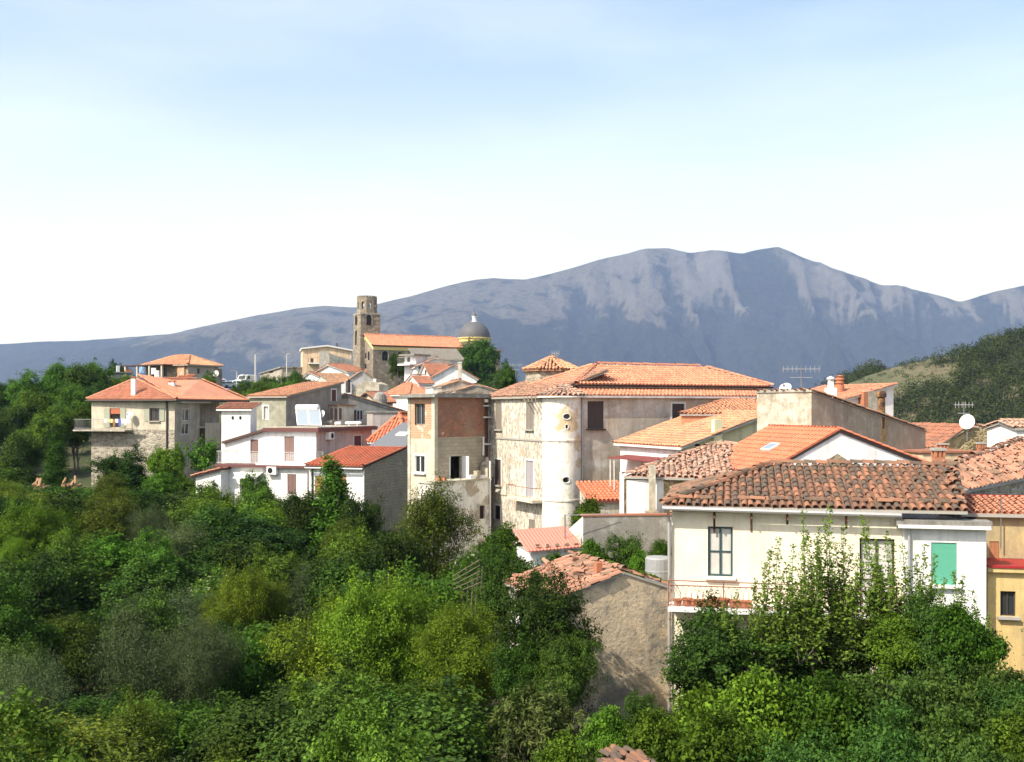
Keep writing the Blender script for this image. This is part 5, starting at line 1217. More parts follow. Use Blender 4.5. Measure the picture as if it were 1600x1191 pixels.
# ------------------------------------------------------------------ house at the left with hip roof and laundry
h = H('hip_roof_house', 'beige house with wide orange hip roof, balcony laundry and stone base', 'house', 273, 95, -75, -9)
W = h.W; X, Y = h.sx(372), h.sy(143); zt = h.z(625); fl = h.face('L', 0)
zs = fl.z_of(165, 671)
h.win(fl, fl.rect(172,638,188,668), frame='frame_brown', panes=True, pane='void', mull=0, shut='open', name='balcony_door'); h.win(fl, fl.rect(234,638,249,658), frame='frame_brown', pane='glass', shut='open', sill='eave_grey')
h.win(fl, fl.rect(237,689,248,700), frame='frame_brown', shut='closed', shut_mat='shutter_terra', trim='eave_grey')
p,q,z0,z1 = fl.op[0]; mb = MB(); mb.box(fl.pt((p+q)/2,-.06,z1-.28), fl.ax()*((q-p)/2-.02), fl.outv()*.02, Vector((0,0,.26))); mb.build('roller_blind', MATS['shutter_terra'], h.t)
h.body(MATS['beige_lit'], 0, .3, .003, Y, zs, zt, faces='L', name='upper_wall'); h.body(MATS['stone_grey'], -.03, .3, .003, Y, h.zb, zs-.003, faces='L', name='stone_base')
xs = h.sx(312); fr = h.face('F', 0)
h.win(fr, fr.rect(283.5,640,296,658), frame='frame_white', pane='glass', mull=1, trim='beige'); h.win(fr, fr.rect(283.5,662,296,679), frame='frame_white', pane='glass', mull=1, trim='beige')
h.body(MATS['grey_beige'], .003, xs, 0, 6, h.zb, zt-.003, faces='FR', name='stair_wall')  # shade of this side put into a greyer render than the end wall
h.body(MATS['grey_beige'], xs+.003, X, 2.2, Y, h.zb, zt, faces='FRB', name='loggia_wall')
h.part('eave_board', MATS['eave_white'], .3, xs+1.2, -.5, -.003, zt-.28, zt-.02)
zp = h.z(661, xs, 0); h.part('parapet', MATS['beige_lit'], xs+.003, h.sx(347), -.9, -.6, h.zb, zp); h.part('loggia_floor', MATS['cement'], xs+.003, X, -.6, 2.19, zp-.5, zp-.35)
zE = zt-.12; E1, E2, E3 = [Vector((*XY(px, dd), zE)) for px, dd in ((134.5,97.2),(276,94.2),(389,106))]; R1, R2 = [Vector((*XY(px, dd), (HY-595.5)/FPX*dd)) for px, dd in ((212,100),(313,105.5))]; E4 = E1+(E3-E2)*.9
HP = [[E1,E2,R1],[E2,E3,R2,R1],[E3,E4,R2],[E4,E1,R1,R2]]
rf_ = h.slab(HP, 'eave_dark', .16); T16 = Vector((0,0,.165)); mb = MB()
for p in HP: tiles_on(mb, [q+T16 for q in p], .27, .4, .015)
for a, b in ((E1,R1),(E2,R1),(R1,R2),(E3,R2),(E4,R2)): ridge_tiles(mb, a+T16+Vector((0,0,.05)), b+T16+Vector((0,0,.05)), .3, .4)
tag(mb.build('roof_tiles', MATS['tile_new'], rf_, tint=True), kind='stuff'); ub = MB()
for p in HP: ub.poly([q+T16 for q in p])
ub.build('tile_bed', MATS['tile_new'], rf_, tint=True)
for a, b in ((E1,E2),(E2,E3)): mb = MB(); mb.tube([a+Vector((0,-.08,.06)), b+Vector((0,-.08,.06))], .07, 8); mb.build('gutter', MATS['gutter_dark'], rf_)
h.pipe('downpipe', 'gutter_dark', [(-.1,fl.s_of(261.5),zt), (-.1,fl.s_of(261.5),h.zb)], .08)
def flue(h, px, y0, y1, d, w, label, cap=True):
    a, b = PT(px, y0, d), PT(px, y1, d); mb = MB(); mb.abox(b.x-w, b.x+w, d-w, d+w, b.z-.6, a.z); o = mb.build('chimney', MATS['white'], h.t); mb = MB(); mb.abox(b.x-w*1.25, b.x+w*1.25, d-w*1.25, d+w*1.25, a.z+.12, a.z+.2)
    for sx in (-1,1): mb.abox(b.x+sx*w*.8-.05, b.x+sx*w*.8+.05, d-.05, d+.05, a.z, a.z+.125)
    mb.build('chimney_cap', MATS['brickred'], o)
flue(h, 209, 592, 612, 96.5, .2, ''); flue(h, 269, 598, 600, 100, .28, '')
# balcony and washing
b0, b1 = fl.s_of(207), fl.s_of(127); zz = fl.z_of(165, 671)
h.part('balcony_slab', MATS['cement'], -1.2, -.033, b0, b1, zz-.16, zz-.02); h.railing(h.face('L',0), b0, b1-.1, zz, .95, .04, 1.15, mat='rail_grey', step=.14)
LAU = [(165,.35,.35,'cloth_white','white shirt'),(169.5,.32,.3,'cloth_yellow','yellow cloth'),(174,.3,.36,'cloth_yellow','pale yellow shirt'),(178,.26,.72,'cloth_brown','long ochre trousers'),(182.5,.34,.36,'cloth_white','white towel'),(187,.3,.7,'cloth_blue','long dark blue trousers'),(191.5,.34,.4,'cloth_white','white vest'),(196,.3,.55,'cloth_white','long white cloth'),(201,.36,.38,'cloth_white','white pillow case')]
WHERE = ['at the shuttered end of the balcony line','second along the balcony line','between the yellow cloth and the ochre trousers','hanging through the balcony rail','between the ochre and the blue trousers','near the middle of the balcony line','right after the blue trousers','two along from the blue trousers','at the dish end of the balcony line']
for i, (px, w, hh, m, nm) in enumerate(LAU):
    s_ = h.sy(px,-1.22); mb = MB(); rows = []
    for a in range(5): rows.append([h.W(-1.22-.03*math.sin(k*2.1+i+a*.8), s_+w*(k/4-.5)*(1-.06*a), zz+1.0-hh*a/4) for k in range(5)])
    mb.grid(rows); mb.grid([[p+h.u3*.02 for p in r] for r in rows[::-1]])
    base = h.W(-1.22, s_, zz+1.0-hh)
    tag(mb.build('laundry', MATS[m], None, loc=base, smooth=True), nm+' '+WHERE[i], 'laundry', 'laundry on the balcony rail')
dish('white satellite dish on the beige hip roof house wall', h.face('L',0).pt(fl.s_of(207.5),.5,fl.z_of(207,648)), .34, (-.3,-.85,.4), fl.z_of(207,655))
# ------------------------------------------------------------------ far village houses
def corner(name, label, c, d, a, l, r, ye, zb, cat='house'):
    h = H(name, label, cat, c, d, a, zb); h.X = h.sx(r); h.Y = h.sy(l) if l is not None else 6.; h.ze = h.z(ye); return h
# beige terrace house, pink wall, low orange and slate roofs (between the grey house and the brick house)
h = corner('terrace_house', 'beige house with sloping parapet and dark terrace door behind the solar house', 545, 102, -40, 533, 640, 622, -5)
f = h.face('F', 0); h.win(f, f.rect(548,641,557,657), frame='frame_brown', pane='void', mull=0, name='terrace_door'); h.win(f, f.rect(558,641,568,657), frame='frame_white', pane='glass', mull=1)
zr = h.z(650, h.X, 0); h.house('-x', h.X, h.Y, zr, h.ze-zr, 'beige', ov=.12, th=.3, mat='concrete', tile='roof_grey' if False else 'tile_brown', jit=.1)
h.railing(f, h.sx(545), h.sx(578), h.z(664), .9, 0, 1.2, mat='rail_rust', step=.3)
h.part('terrace_slab', MATS['cement'], h.sx(543), h.sx(580), -1.3, -.003, h.z(668), h.z(664))
h = corner('mauve_wall_house', 'plain mauve grey walled house right of the beige terrace house', 582, 96, -14, None, 641, 645, -6); h.body(MATS['mauve'], 0, h.X, 0, 5, h.zb, h.ze); h.part('roof', MATS['concrete'], -.1, h.X+.1, -.1, 5.1, h.ze+.003, h.ze+.15)
h = corner('low_orange_house', 'low house with a clean orange hip roof beside the brick house', 632, 84, -62, 583, 668, 690, -9)
h.house('hip', 7.5, h.Y, h.z(686), 1.9, 'white', ov=.35, tile='tile_red', mat='eave_white', jit=.02, c=.3)
h = corner('slate_roof_shed', 'shed with dark slate grey sheet roof tucked behind the red annex', 628, 79, -66, 580, 660, 700, -9, 'shed')
h.body(MATS['block'], 0, 5, 0, h.Y, h.zb, h.z(700)); fq = h.rfun('+x',0,5,0,h.Y,h.z(700),1.7); polys,_ = h.roof_polys('+x',0,5,0,h.Y,h.z(700),1.7,.25); h.slab(polys, 'slate', .1); h.body(MATS['mauve'], 0.01, 5, 0.01, h.Y-.01, h.z(700)-.1, fq[0], faces='FRB', name='gable_wall')
e = polys[0]; cpt = sum(e, Vector())/4+Vector((0,0,.16)); mb = MB(); ee, uu, nn_ = plane_axes(e); mb.box(cpt, ee*.5, uu*.35, nn_*.05); mb.build('roof_window', MATS['frame_white'], h.t)
# hill of small houses below the church
h = corner('low_hip_house', 'small white house with orange hip roof above the brick house', 640, 118, -45, 606, 672, 617, -3)
h.house('hip', h.X, h.Y, h.z(615), 1.1, 'white', ov=.4, tile='tile_new', mat='eave_white', jit=.03)
h = corner('dim_red_house', 'low house with dull dark red roof and a round dormer beside the beige terrace house', 592, 112, -38, 560, 614, 627, -4)
h.house('gx', h.X, h.Y, h.z(629), 1.0, 'beige', ov=.3, tile='tile_dim', mat='eave_brown', jit=.04); p = PT(594, 624, 110); mb = MB(); mb.lathe(p, [(.75,-.5),(.75,0),(.6,.5),(.3,.75),(.01,.82)], 16); mb.build('dormer', MATS['concrete'], h.t)
h = corner('arched_top_house', 'pale stained wall with rounded top and round chimney among the small houses', 590, 124, 4, None, 590, 620, -3)
h.O = Vector(XY(549,124)); h.t.location = (h.O.x, h.O.y, -3); ORG[h.t.name] = Vector((h.O.x, h.O.y, -3))
x1 = h.sx(592); tf = lambda x, y: float(np.interp(x/x1, [0,.2,.45,.75,1], [h.z(612),h.z(603),h.z(597),h.z(595),h.z(600)])); h.body(MATS['cement'], 0, x1, 0, 6, h.zb, tf, xb=(x1*.2,x1*.45,x1*.75))
xc = x1*.82; h.part('chimney', MATS['white'], xc-.18, xc+.18, .3, .66, h.z(602), h.z(592)); h.pipe('flue', 'gutter_dark', [(-.3,-.4,h.z(614)), (-.3,-.4,h.z(597)), (-.1,-.4,h.z(594))], .3)
h = corner('grey_gable_house', 'grey blind gable house below the church, with brown left roof slope', 527, 142, -12, None, 605, 612, -1)
x1 = h.X; h.house('gy', x1, 8, h.z(607), h.z(580)-h.z(607), 'lilac', ov=.12, tile='tile_brown', mat='eave_grey', jit=.08); h.part('white_front', MATS['white'], .2, h.sx(549,-.6), -.6, -.003, h.zb, h.z(597))
h = corner('brown_roof_house', 'low house with brown tile roof in front of the peach house', 545, 165, -30, 487, 573, 585, 0)
h.house('gx', h.X, h.Y, h.z(582), 1.5, 'white', ov=.4, tile='tile_dim', mat='eave_white', jit=.06)
h = corner('brown_lean_house', 'long low brown roofed house left of the grey blind gable', 522, 152, -30, 484, 556, 597, -1)
h.house('+y', h.X, 6, h.z(600), 1.6, 'beige', ov=.3, tile='tile_brown', mat='eave_grey', jit=.06)
h = corner('peach_house', 'tall peach house with pale roof edge beside the church tower', 473, 205, -14, 471, 549, 545, 3)
tf = lambda x, y: float(np.interp(x/h.X, [0,.5,1], [h.z(546), h.z(541), h.z(548)])); fp = h.face('F',0); h.win(fp, fp.rect(485,560,490,569), frame='frame_brown', pane='glass', name='balcony_door')
h.body(MATS['peach'], 0, h.X, 0, 9, h.zb, tf, xb=(h.X*.5,)); W = h.W
h.slab([[W(-.3,-.4,tf(0,0)),W(h.X*.5,-.4,tf(h.X*.5,0)),W(h.X*.5,9.3,tf(h.X*.5,0)),W(-.3,9.3,tf(0,0))],[W(h.X*.5,-.4,tf(h.X*.5,0)),W(h.X+.3,-.4,tf(h.X,0)),W(h.X+.3,9.3,tf(h.X,0)),W(h.X*.5,9.3,tf(h.X*.5,0))]], 'eave_white', .3)
h.part('balcony_slab', MATS['eave_white'], h.sx(482,-1), h.sx(499,-1), -1.2, -.003, h.z(569), h.z(567)); h.railing(fp, h.sx(482), h.sx(499), h.z(567), 1, 0, 1.1, mat='rail_rust', step=.4); h.pipe('flue', 'gutter_dark', [(h.sx(528),3,h.z(548)), (h.sx(528),3,h.z(534))], .16)
h = corner('grey_ruin', 'grey roofless concrete building in front of the peach house', 515, 192, -35, 499, 552, 548, 2)
tf = lambda x, y: float(np.interp(x/h.X, [0,.3,1], [h.z(552),h.z(556),h.z(562)])) if y < .1 else h.z(549); h.body(MATS['concrete'], 0, .4, .003, h.Y, h.zb, h.z(548), faces='L', name='end_wall'); h.body(MATS['cement'], .003, h.X, 0, h.Y, h.zb, lambda x, y: float(np.interp(x/h.X, [0,.3,1], [h.z(552),h.z(556),h.z(562)])), xb=(h.X*.3,), faces='FRB'); h.part('roof', MATS['roof_grey'], .2, h.X-.2, .2, h.Y-.2, h.z(566), h.z(563))
# white town house with balcony, white gables, chimney post
h = corner('white_town_house', 'tall narrow white town house with balcony and maroon shutter below the church', 650, 150, -50, 632, 668, 556, 0)
f = h.face('L',0); h.win(f, f.rect(636,557,641,566), frame='frame_brown', pane='glass', name='balcony_door'); fr = h.face('F',0); h.win(fr, fr.rect(641+10,575,646+10,590), frame='frame_brown', shut='closed', shut_mat='shutter_red')
h.body(MATS['white_clean'], 0, h.X, 0, h.Y, h.zb, h.ze); h.part('roof', MATS['roof_grey'], -.8, h.X+.3, -.4, h.Y+.4, h.ze+.003, h.ze+.25)
b0, b1 = f.s_of(650), f.s_of(631); h.part('balcony_slab', MATS['white_clean'], -1.3, -.003, b0, b1, h.z(571), h.z(569)); h.railing(f, b0, b1, h.z(569), 1, 0, 1.2, mat='rail_pale', step=.3)
h = corner('stone_roof_house', 'house with mottled grey stone roof directly below the church nave', 652, 168, -14, None, 722, 566, 1)
h.house('+y', h.X, 7, h.z(563), 2.1, 'white', ov=.3, tile='roof_grey', mat='eave_grey', jit=.1, c=.4, r=.6)
h = corner('white_gable_cottage', 'white cottage with wide low gable below the stone roof', 650, 146, -12, None, 714, 578, 0)
f = h.face('F',0); h.win(f, f.rect(654,571,657,577), frame='frame_dark', pane='glass', mull=0); h.house('gy', h.X, 7, h.z(574), h.z(560)-h.z(574), 'white_clean', ov=.25, tile='tile_pale', mat='eave_white', jit=.05)
h = corner('white_chapel_house', 'small white house with red roof and tiny window left of the round post', 671, 132, -30, 658, 700, 584, -2)
f = h.face('L',0); h.win(f, f.rect(663.5,578,666.5,586), frame='frame_dark', pane='glass', mull=0); h.house('gx', h.X, h.Y, h.z(583), 1.2, 'white_clean', ov=.3, tile='tile_dim', mat='eave_white', jit=.03)
h = corner('white_long_house', 'long white sloping wall with red roof under the big tree by the church', 672, 128, -10, None, 745, 606, -2)
h.house('gy', h.X, 6, h.z(593), h.z(572)-h.z(593), 'white_clean', ov=.2, tile='tile_dim', mat='eave_white', jit=.03)
h = corner('beige_gable_house', 'beige gable with orange roof right of the round post', 690, 112, -12, None, 748, 612, -3)
h.house('gy', h.X, 7, h.z(606), h.z(598)-h.z(608), 'grey_beige', ov=.08, tile='tile_brown', mat='eave_grey', jit=.05)
h = corner('grey_low_gable', 'low grey gable house between the brick house and the dark bush', 712, 106, -8, None, 778, 614, -4)
h.house('gy', h.X, 8, h.z(613), h.z(603)-h.z(613), 'dark_grey', ov=.08, tile='tile_brown', mat='eave_grey', jit=.08)
h = corner('white_clutter_house', 'small white house with balcony rail below the chapel house', 655, 122, -35, 634, 676, 599, -3)
f = h.face('L',0); h.win(f, f.rect(641,600,645,608), frame='frame_dark', pane='glass', mull=0); h.house('gx', h.X, h.Y, h.z(600), .9, 'white', ov=.2, tile='tile_dim', mat='eave_white', jit=.03)
h = corner('low_white_shed', 'tiny flat white shed behind the small orange hip roof', 676, 116, -20, None, 700, 606, -3, 'shed'); h.body(MATS['white'], 0, h.X, 0, 3, h.zb, h.z(606)); h.part('roof', MATS['eave_grey'], -.1, h.X+.1, -.1, 3.1, h.z(606)+.003, h.z(604))
h = corner('flat_grey_shed', 'flat roofed grey shed on the car park left of the peach house', 440, 205, -20, 406, 446, 575, 3, 'shed')
f = h.face('L',0); h.win(f, f.rect(421,577,427,583), frame='frame_dark', pane='void', mull=0); h.body(MATS['grey_beige'], 0, 6, 0, h.Y, h.zb, h.z(575)); h.part('roof', MATS['concrete'], -.3, 6.3, -.3, h.Y+.3, h.z(575)+.003, h.z(573))
h = corner('red_roof_strip_house', 'low dull red roofed house left of the grey blind gable, above the trees', 502, 172, -25, 470, 540, 592, 0)
h.house('gx', h.X, h.Y, h.z(590), 1.0, 'white', ov=.3, tile='tile_dim', mat='eave_white', jit=.04)
a = PT(718.5, 566, 114); b = PT(718.5, 612, 114); t = thing('concrete_chimney', 'tall smooth concrete chimney post standing among the small houses', 'chimney', (b.x,b.y,b.z-.5)); mb = MB(); mb.abox(a.x-.19,a.x+.19,a.y-.19,a.y+.19,b.z-2,a.z-.1); mb.build('shaft', MATS['beige'], t); mb = MB(); mb.abox(a.x-.25,a.x+.25,a.y-.25,a.y+.25,a.z-.097,a.z); mb.build('cap', MATS['eave_white'], t)

# ---- house with porch at the upper left
h = corner('porch_house', 'brown stone house with porch and shallow hip roof above the hip roof house', 294, 150, -60, 228, 341, 569, 1)
fl, fr = h.face('L',0), h.face('F',0)
h.win(fl, fl.rect(238,575,244,590), frame='frame_brown', pane='void', mull=0, name='door'); h.win(fl, fl.rect(256,575,261,588), frame='frame_dark', pane='glass'); h.win(fr, fr.rect(308,576,312,584), frame='frame_dark', pane='glass', mull=0); h.win(fr, fr.rect(322,579,326,583), frame='frame_dark', pane='glass', mull=0)
h.body(MATS['stone'], 0, .4, .003, h.Y, h.zb, h.ze, faces='L', name='front_wall'); h.body(MATS['grey_beige'], .003, h.X, 0, h.Y, h.zb, h.ze, faces='FRB')
h.roof('hip', 0, h.X, 0, h.Y, h.ze, 1.3, ov=.5, mat='eave_grey', tile='tile_orange', c=.35, r=.5, jit=.06)
y0, y1 = 1.2, h.Y; zz = h.z(571,-2,h.Y/2)
h.part('porch_roof', MATS['eave_brown'], -2.2, -.003, h.Y*.3, h.Y+2.6, zz, zz+.15)
for k in range(4): y = h.Y*.35+k*(h.Y+2-h.Y*.35)/3; h.part('porch_post', MATS['beige'], -2.1, -1.85, y, y+.25, h.zb, zz-.003)
h.part('brick_panel', MATS['brick_lit'], -.2, -.003, .6, fl.s_of(279), h.zb, h.z(571)); h.part('porch_wall', MATS['brickred'], -2.15, -2.0, h.Y*.35, h.Y, h.zb, h.z(594,-2,h.Y/2))
xx = h.X; h.body(MATS['stone'], xx+.01, xx+1.6, .8, h.Y-.5, h.zb, h.ze-.4, name='side_store'); h.pipe('flue','gutter_dark',[(xx*.7,3,h.ze), (xx*.7,3,h.z(556,xx*.7,3))], .15)
for i,(px,py,m,lab) in enumerate(((221,578,'cloth_sky','blue cloth hanging at the open end of the porch'),(240,580,'cloth_white','white cloth hanging in the porch beside the doorway'),(245,584,'cloth_white','lower white cloth hanging in the porch by its post'))):
    p = PT(px,py,146.5); mb = MB(); mb.grid([[p+Vector((-.35+.7*k/3,.06*math.sin(k*2+a),.45-.9*a/3)) for k in range(4)] for a in range(4)]); tag(mb.build('laundry', MATS[m], None, loc=p-Vector((0,0,.45))), lab, 'laundry', 'laundry in the porch')
dish('white satellite dish on the side store of the porch house', PT(337,584,146), .45, (-.3,-.9,.3), PT(337,590,146).z)
h = corner('tin_shack', 'grey patched tin shack in the trees beside the porch house', 176, 140, -30, 164, 208, 583, 0, 'shed')
h.body(MATS['tank_grey'], 0, h.X*.45, 0, 4, h.zb, h.z(585)); h.body(MATS['beige'], h.X*.45+.003, h.X, -.2, 4, h.zb, h.z(586), name='render_wall'); h.part('roof', MATS['metal_grey'], -.2, h.X+.1, -.3, 4.2, h.z(583), h.z(581)); h.part('chimney', MATS['white'], .6, 1.0, .5, .9, h.z(583), h.z(571)); h.part('chimney_hood', MATS['brickred'], h.X-.9, h.X-.1, .2, 1.2, h.z(581)+.01, h.z(577))

# ------------------------------------------------------------------ church
h = H('church', 'stone church with square bell tower, long orange roof and grey dome', 'church', 583, 215, -28, 4)
W = h.W; X, Y = h.sx(722), h.sy(560); zc = h.z(539.5); ri = h.z(524)-zc+.3
def arch(f, px, y0, y1, w, name='window', mat='void', parent=None):
    s_, za, zb = f.s_of(px), f.z_of(px,y1), f.z_of(px,y0); wd = w/2; r = wd
    pts = [(-wd,za),(wd,za)]+[(wd*math.cos(t*math.pi/8), zb-r+r*math.sin(t*math.pi/8)) for t in range(9)]
    P = [f.pt(s_+a,.05,z) for a, z in pts]; Q = [f.pt(s_+a,-.3,z) for a, z in pts]; mb = MB(); n = len(P)
    mb2 = MB(); R_ = [f.pt(s_+a*1.22,.08,(z-za)*1.06+za) for a, z in pts]
    for i in range(1, n): mb2.poly([P[i], P[(i+1)%n], R_[(i+1)%n], R_[i]])
    mb.poly([f.pt(s_+a,.02,z) for a, z in pts]); o = mb.build(name, MATS[mat], parent or h.t); mb2.build('surround', MATS['stone_grey'], o); return o
fl, fr = h.face('L',0), h.face('F',0)
f_, xb, yb = h.rfun('gx', 0, X, 0, Y, zc, ri)
h.body(MATS['stone_church'], 0, X, 0, Y, h.zb, f_, xb, yb, name='nave_wall')
h.roof('gx', 0, X, 0, Y, zc, ri, ov=.35, th=.18, mat='eave_dark', tile='tile_new', c=.4, r=.55, jit=.03, name='nave_roof')
h.part('cornice', MATS['trim_yellow'], -.06, X, -.12, -.003, zc-.95, zc-.15)
mb = MB(); ym = Y/2
for ya, yb2 in ((0,ym),(Y,ym)):
    mb.poly([W(-.08,ya,zc-.05), W(-.08,yb2,zc+ri-.05), W(-.08,yb2,zc+ri-.85), W(-.08,ya,zc-.95)])
mb.build('gable_trim', MATS['trim_yellow'], h.t)
for px in (601.5,): arch(fr, px, 548.5, 563.5, 1.3)
arch(fr, 625, 550, 560, 1.2)
for px, a, b in ((567,548,564),(571.5,551,560),(576,549,563)): arch(fl, px, a, b, 1.0)
arch(fl, 571, 568, 576, 1.6, name='portal')
h.part('side_aisle_roof', MATS['tile_dim'], h.sx(668), X+2, -3.5, -.13, h.z(551), h.z(546)); h.part('side_aisle', MATS['stone_church'], h.sx(668)+.2, X+2, -3.3, -.003, h.zb, h.z(551)-.003)
# apse / transept and dome
D0 = PT(741, 530, 229); rd = 25/FPX*229
mb = MB(); mb.lathe((D0.x,D0.y,0), [(rd*1.02,h.zb),(rd*1.02,D0.z-.68)], 8); mb.build('crossing', MATS['stone_church'], h.t)
mb = MB(); mb.lathe((D0.x,D0.y,D0.z), [(rd*1.0,-.7),(rd*1.0,0),(rd*1.06,.02),(rd*1.06,.25),(rd*.98,.27)], 24); mb.build('drum', MATS['trim_yellow'], h.t)
mb = MB(); mb.lathe((D0.x,D0.y,D0.z+.28), [(rd*math.cos(k*math.pi/20), rd*1.02*math.sin(k*math.pi/20)) for k in range(10)]+[(.25,rd*1.02)], 32); dm = mb.build('dome', MATS['dome'], h.t, smooth=True)
zl = D0.z+rd*1.02+.1; mb = MB(); mb.lathe((D0.x,D0.y,zl), [(.75,-.1),(.72,.15),(.5,.2),(.42,1.15),(.62,1.2),(.62,1.35)], 10); ln = mb.build('lantern', MATS['white_clean'], dm); mb = MB(); mb.lathe((D0.x,D0.y,zl+1.35), [(.62,0),(.5,.35),(.2,.75),(.06,1.0),(.04,1.8)], 10); mb.build('lantern_cap', MATS['dome'], dm)
x0, x1 = h.sx(758,-1), h.sx(782,-1); h.body(MATS['stone_church'], x0, x1, -1, Y+1, h.zb, h.z(548,x0,-1), name='transept'); h.part('transept_eave', MATS['concrete'], x0-.4, x1+.5, -1.6, Y+1.4, h.z(548,x0,-1)+.003, h.z(545,x0,-1))
arch(h.face('F',-1), 772, 574, 586, 1.2)
# bell tower
a = R(-28); TO = Vector(XY(563, 219)); tw = H.__new__(H); tw.__dict__.update(h.__dict__); tw.O = TO; tw.faces = []
s = 4.7; fT, fTl = Face(tw,'F',0), Face(tw,'L',0); z1 = tw.z(489); z0 = h.zb; z2 = tw.z(463)
def prism(name, mat, s0, s1, za, zb, parent, inset0=0, inset1=0, cut=0):
    mb = MB(); rings = []
    for z, i in ((za,inset0),(zb,inset1)):
        lo, hi = i, s-i; c = cut
        pts = [(lo+c,lo),(hi-c,lo),(hi,lo+c),(hi,hi-c),(hi-c,hi),(lo+c,hi),(lo,hi-c),(lo,lo+c)] if cut else [(lo,lo),(hi,lo),(hi,hi),(lo,hi)]
        rings.append([tw.W(x,y,z) for x,y in pts])
    n = len(rings[0])
    for k in range(n): mb.poly([rings[0][k], rings[0][(k+1)%n], rings[1][(k+1)%n], rings[1][k]])
    mb.poly(rings[1]); return mb.build(name, mat, parent)
zm = tw.z(522)
bt = prism('bell_tower', MATS['stone_church'], 0, 0, z0, zm, h.t)
prism('tower_stage', MATS['stone_church'], 0, 0, zm+.003, z1, bt, .1, .1); prism('string_course', MATS['stone_grey'], 0, 0, z1-.25, z1+.1, bt, -.02, -.02)
# open octagonal belfry: piers, arches, crenellated top
mb = MB(); lo, hi, c = .35, s-.35, 1.15
oct_ = [(lo+c,lo),(hi-c,lo),(hi,lo+c),(hi,hi-c),(hi-c,hi),(lo+c,hi),(lo,hi-c),(lo,lo+c)]; zA, zB = z1+.1, z2
for k in range(8):
    (xa,ya),(xb_,yb_) = oct_[k], oct_[(k+1)%8]; L = math.hypot(xb_-xa, yb_-ya)
    w = .5 if L > 1.8 else .42; o0, o1 = .5-w/(2*L)*1.5, .5+w/(2*L)*1.5
    P = lambda t, z, i=0: tw.W(xa+(xb_-xa)*t-(ya-yb_)/L*0+(s/2-(xa+xb_)/2)*i, ya+(yb_-ya)*t+(s/2-(ya+yb_)/2)*i, z)
    zb0, zb1 = zA+.9, zA+2.5
    for (t0,t1,za_,zb_) in ((0,o0,zA,zB),(o1,1,zA,zB),(o0,o1,zA,zb0)):
        mb.hexa([P(t0,za_),P(t1,za_),P(t1,za_,.22),P(t0,za_,.22),P(t0,zb_),P(t1,zb_),P(t1,zb_,.22),P(t0,zb_,.22)])
    n = 6; mid_, hw = (o0+o1)/2, (o1-o0)/2
    for q in range(n):   # arch head
        ta, tb = o0+(o1-o0)*q/n, o0+(o1-o0)*(q+1)/n
        ha = zb1-.5+.5*math.sqrt(max(0,1-((ta-mid_)/hw)**2)); hb = zb1-.5+.5*math.sqrt(max(0,1-((tb-mid_)/hw)**2))
        mb.hexa([P(ta,ha),P(tb,hb),P(tb,hb,.22),P(ta,ha,.22),P(ta,zB),P(tb,zB),P(tb,zB,.22),P(ta,zB,.22)])
    for q in range(3):
        t0 = .08+q*.32; mb.hexa([P(t0,zB),P(t0+.2,zB),P(t0+.2,zB,.2),P(t0,zB,.2),P(t0,zB+.3),P(t0+.2,zB+.3),P(t0+.2,zB+.3,.2),P(t0,zB+.3,.2)])
mb.build('belfry', MATS['stone_church'], bt)
mb = MB(); cb = tw.W(s/2,s/2,zA+1.0); mb.lathe(cb, [(.5,0),(.42,.15),(.32,.5),(.25,.75),(.08,.85),(.03,1.1)], 12); mb.build('bell', MATS['dome'], bt)
arch(fT, 576.5, 492, 508, 1.2, parent=bt); arch(fTl, 556, 493, 507, 1.1, parent=bt); arch(fTl, 556, 516, 539, .9, parent=bt)

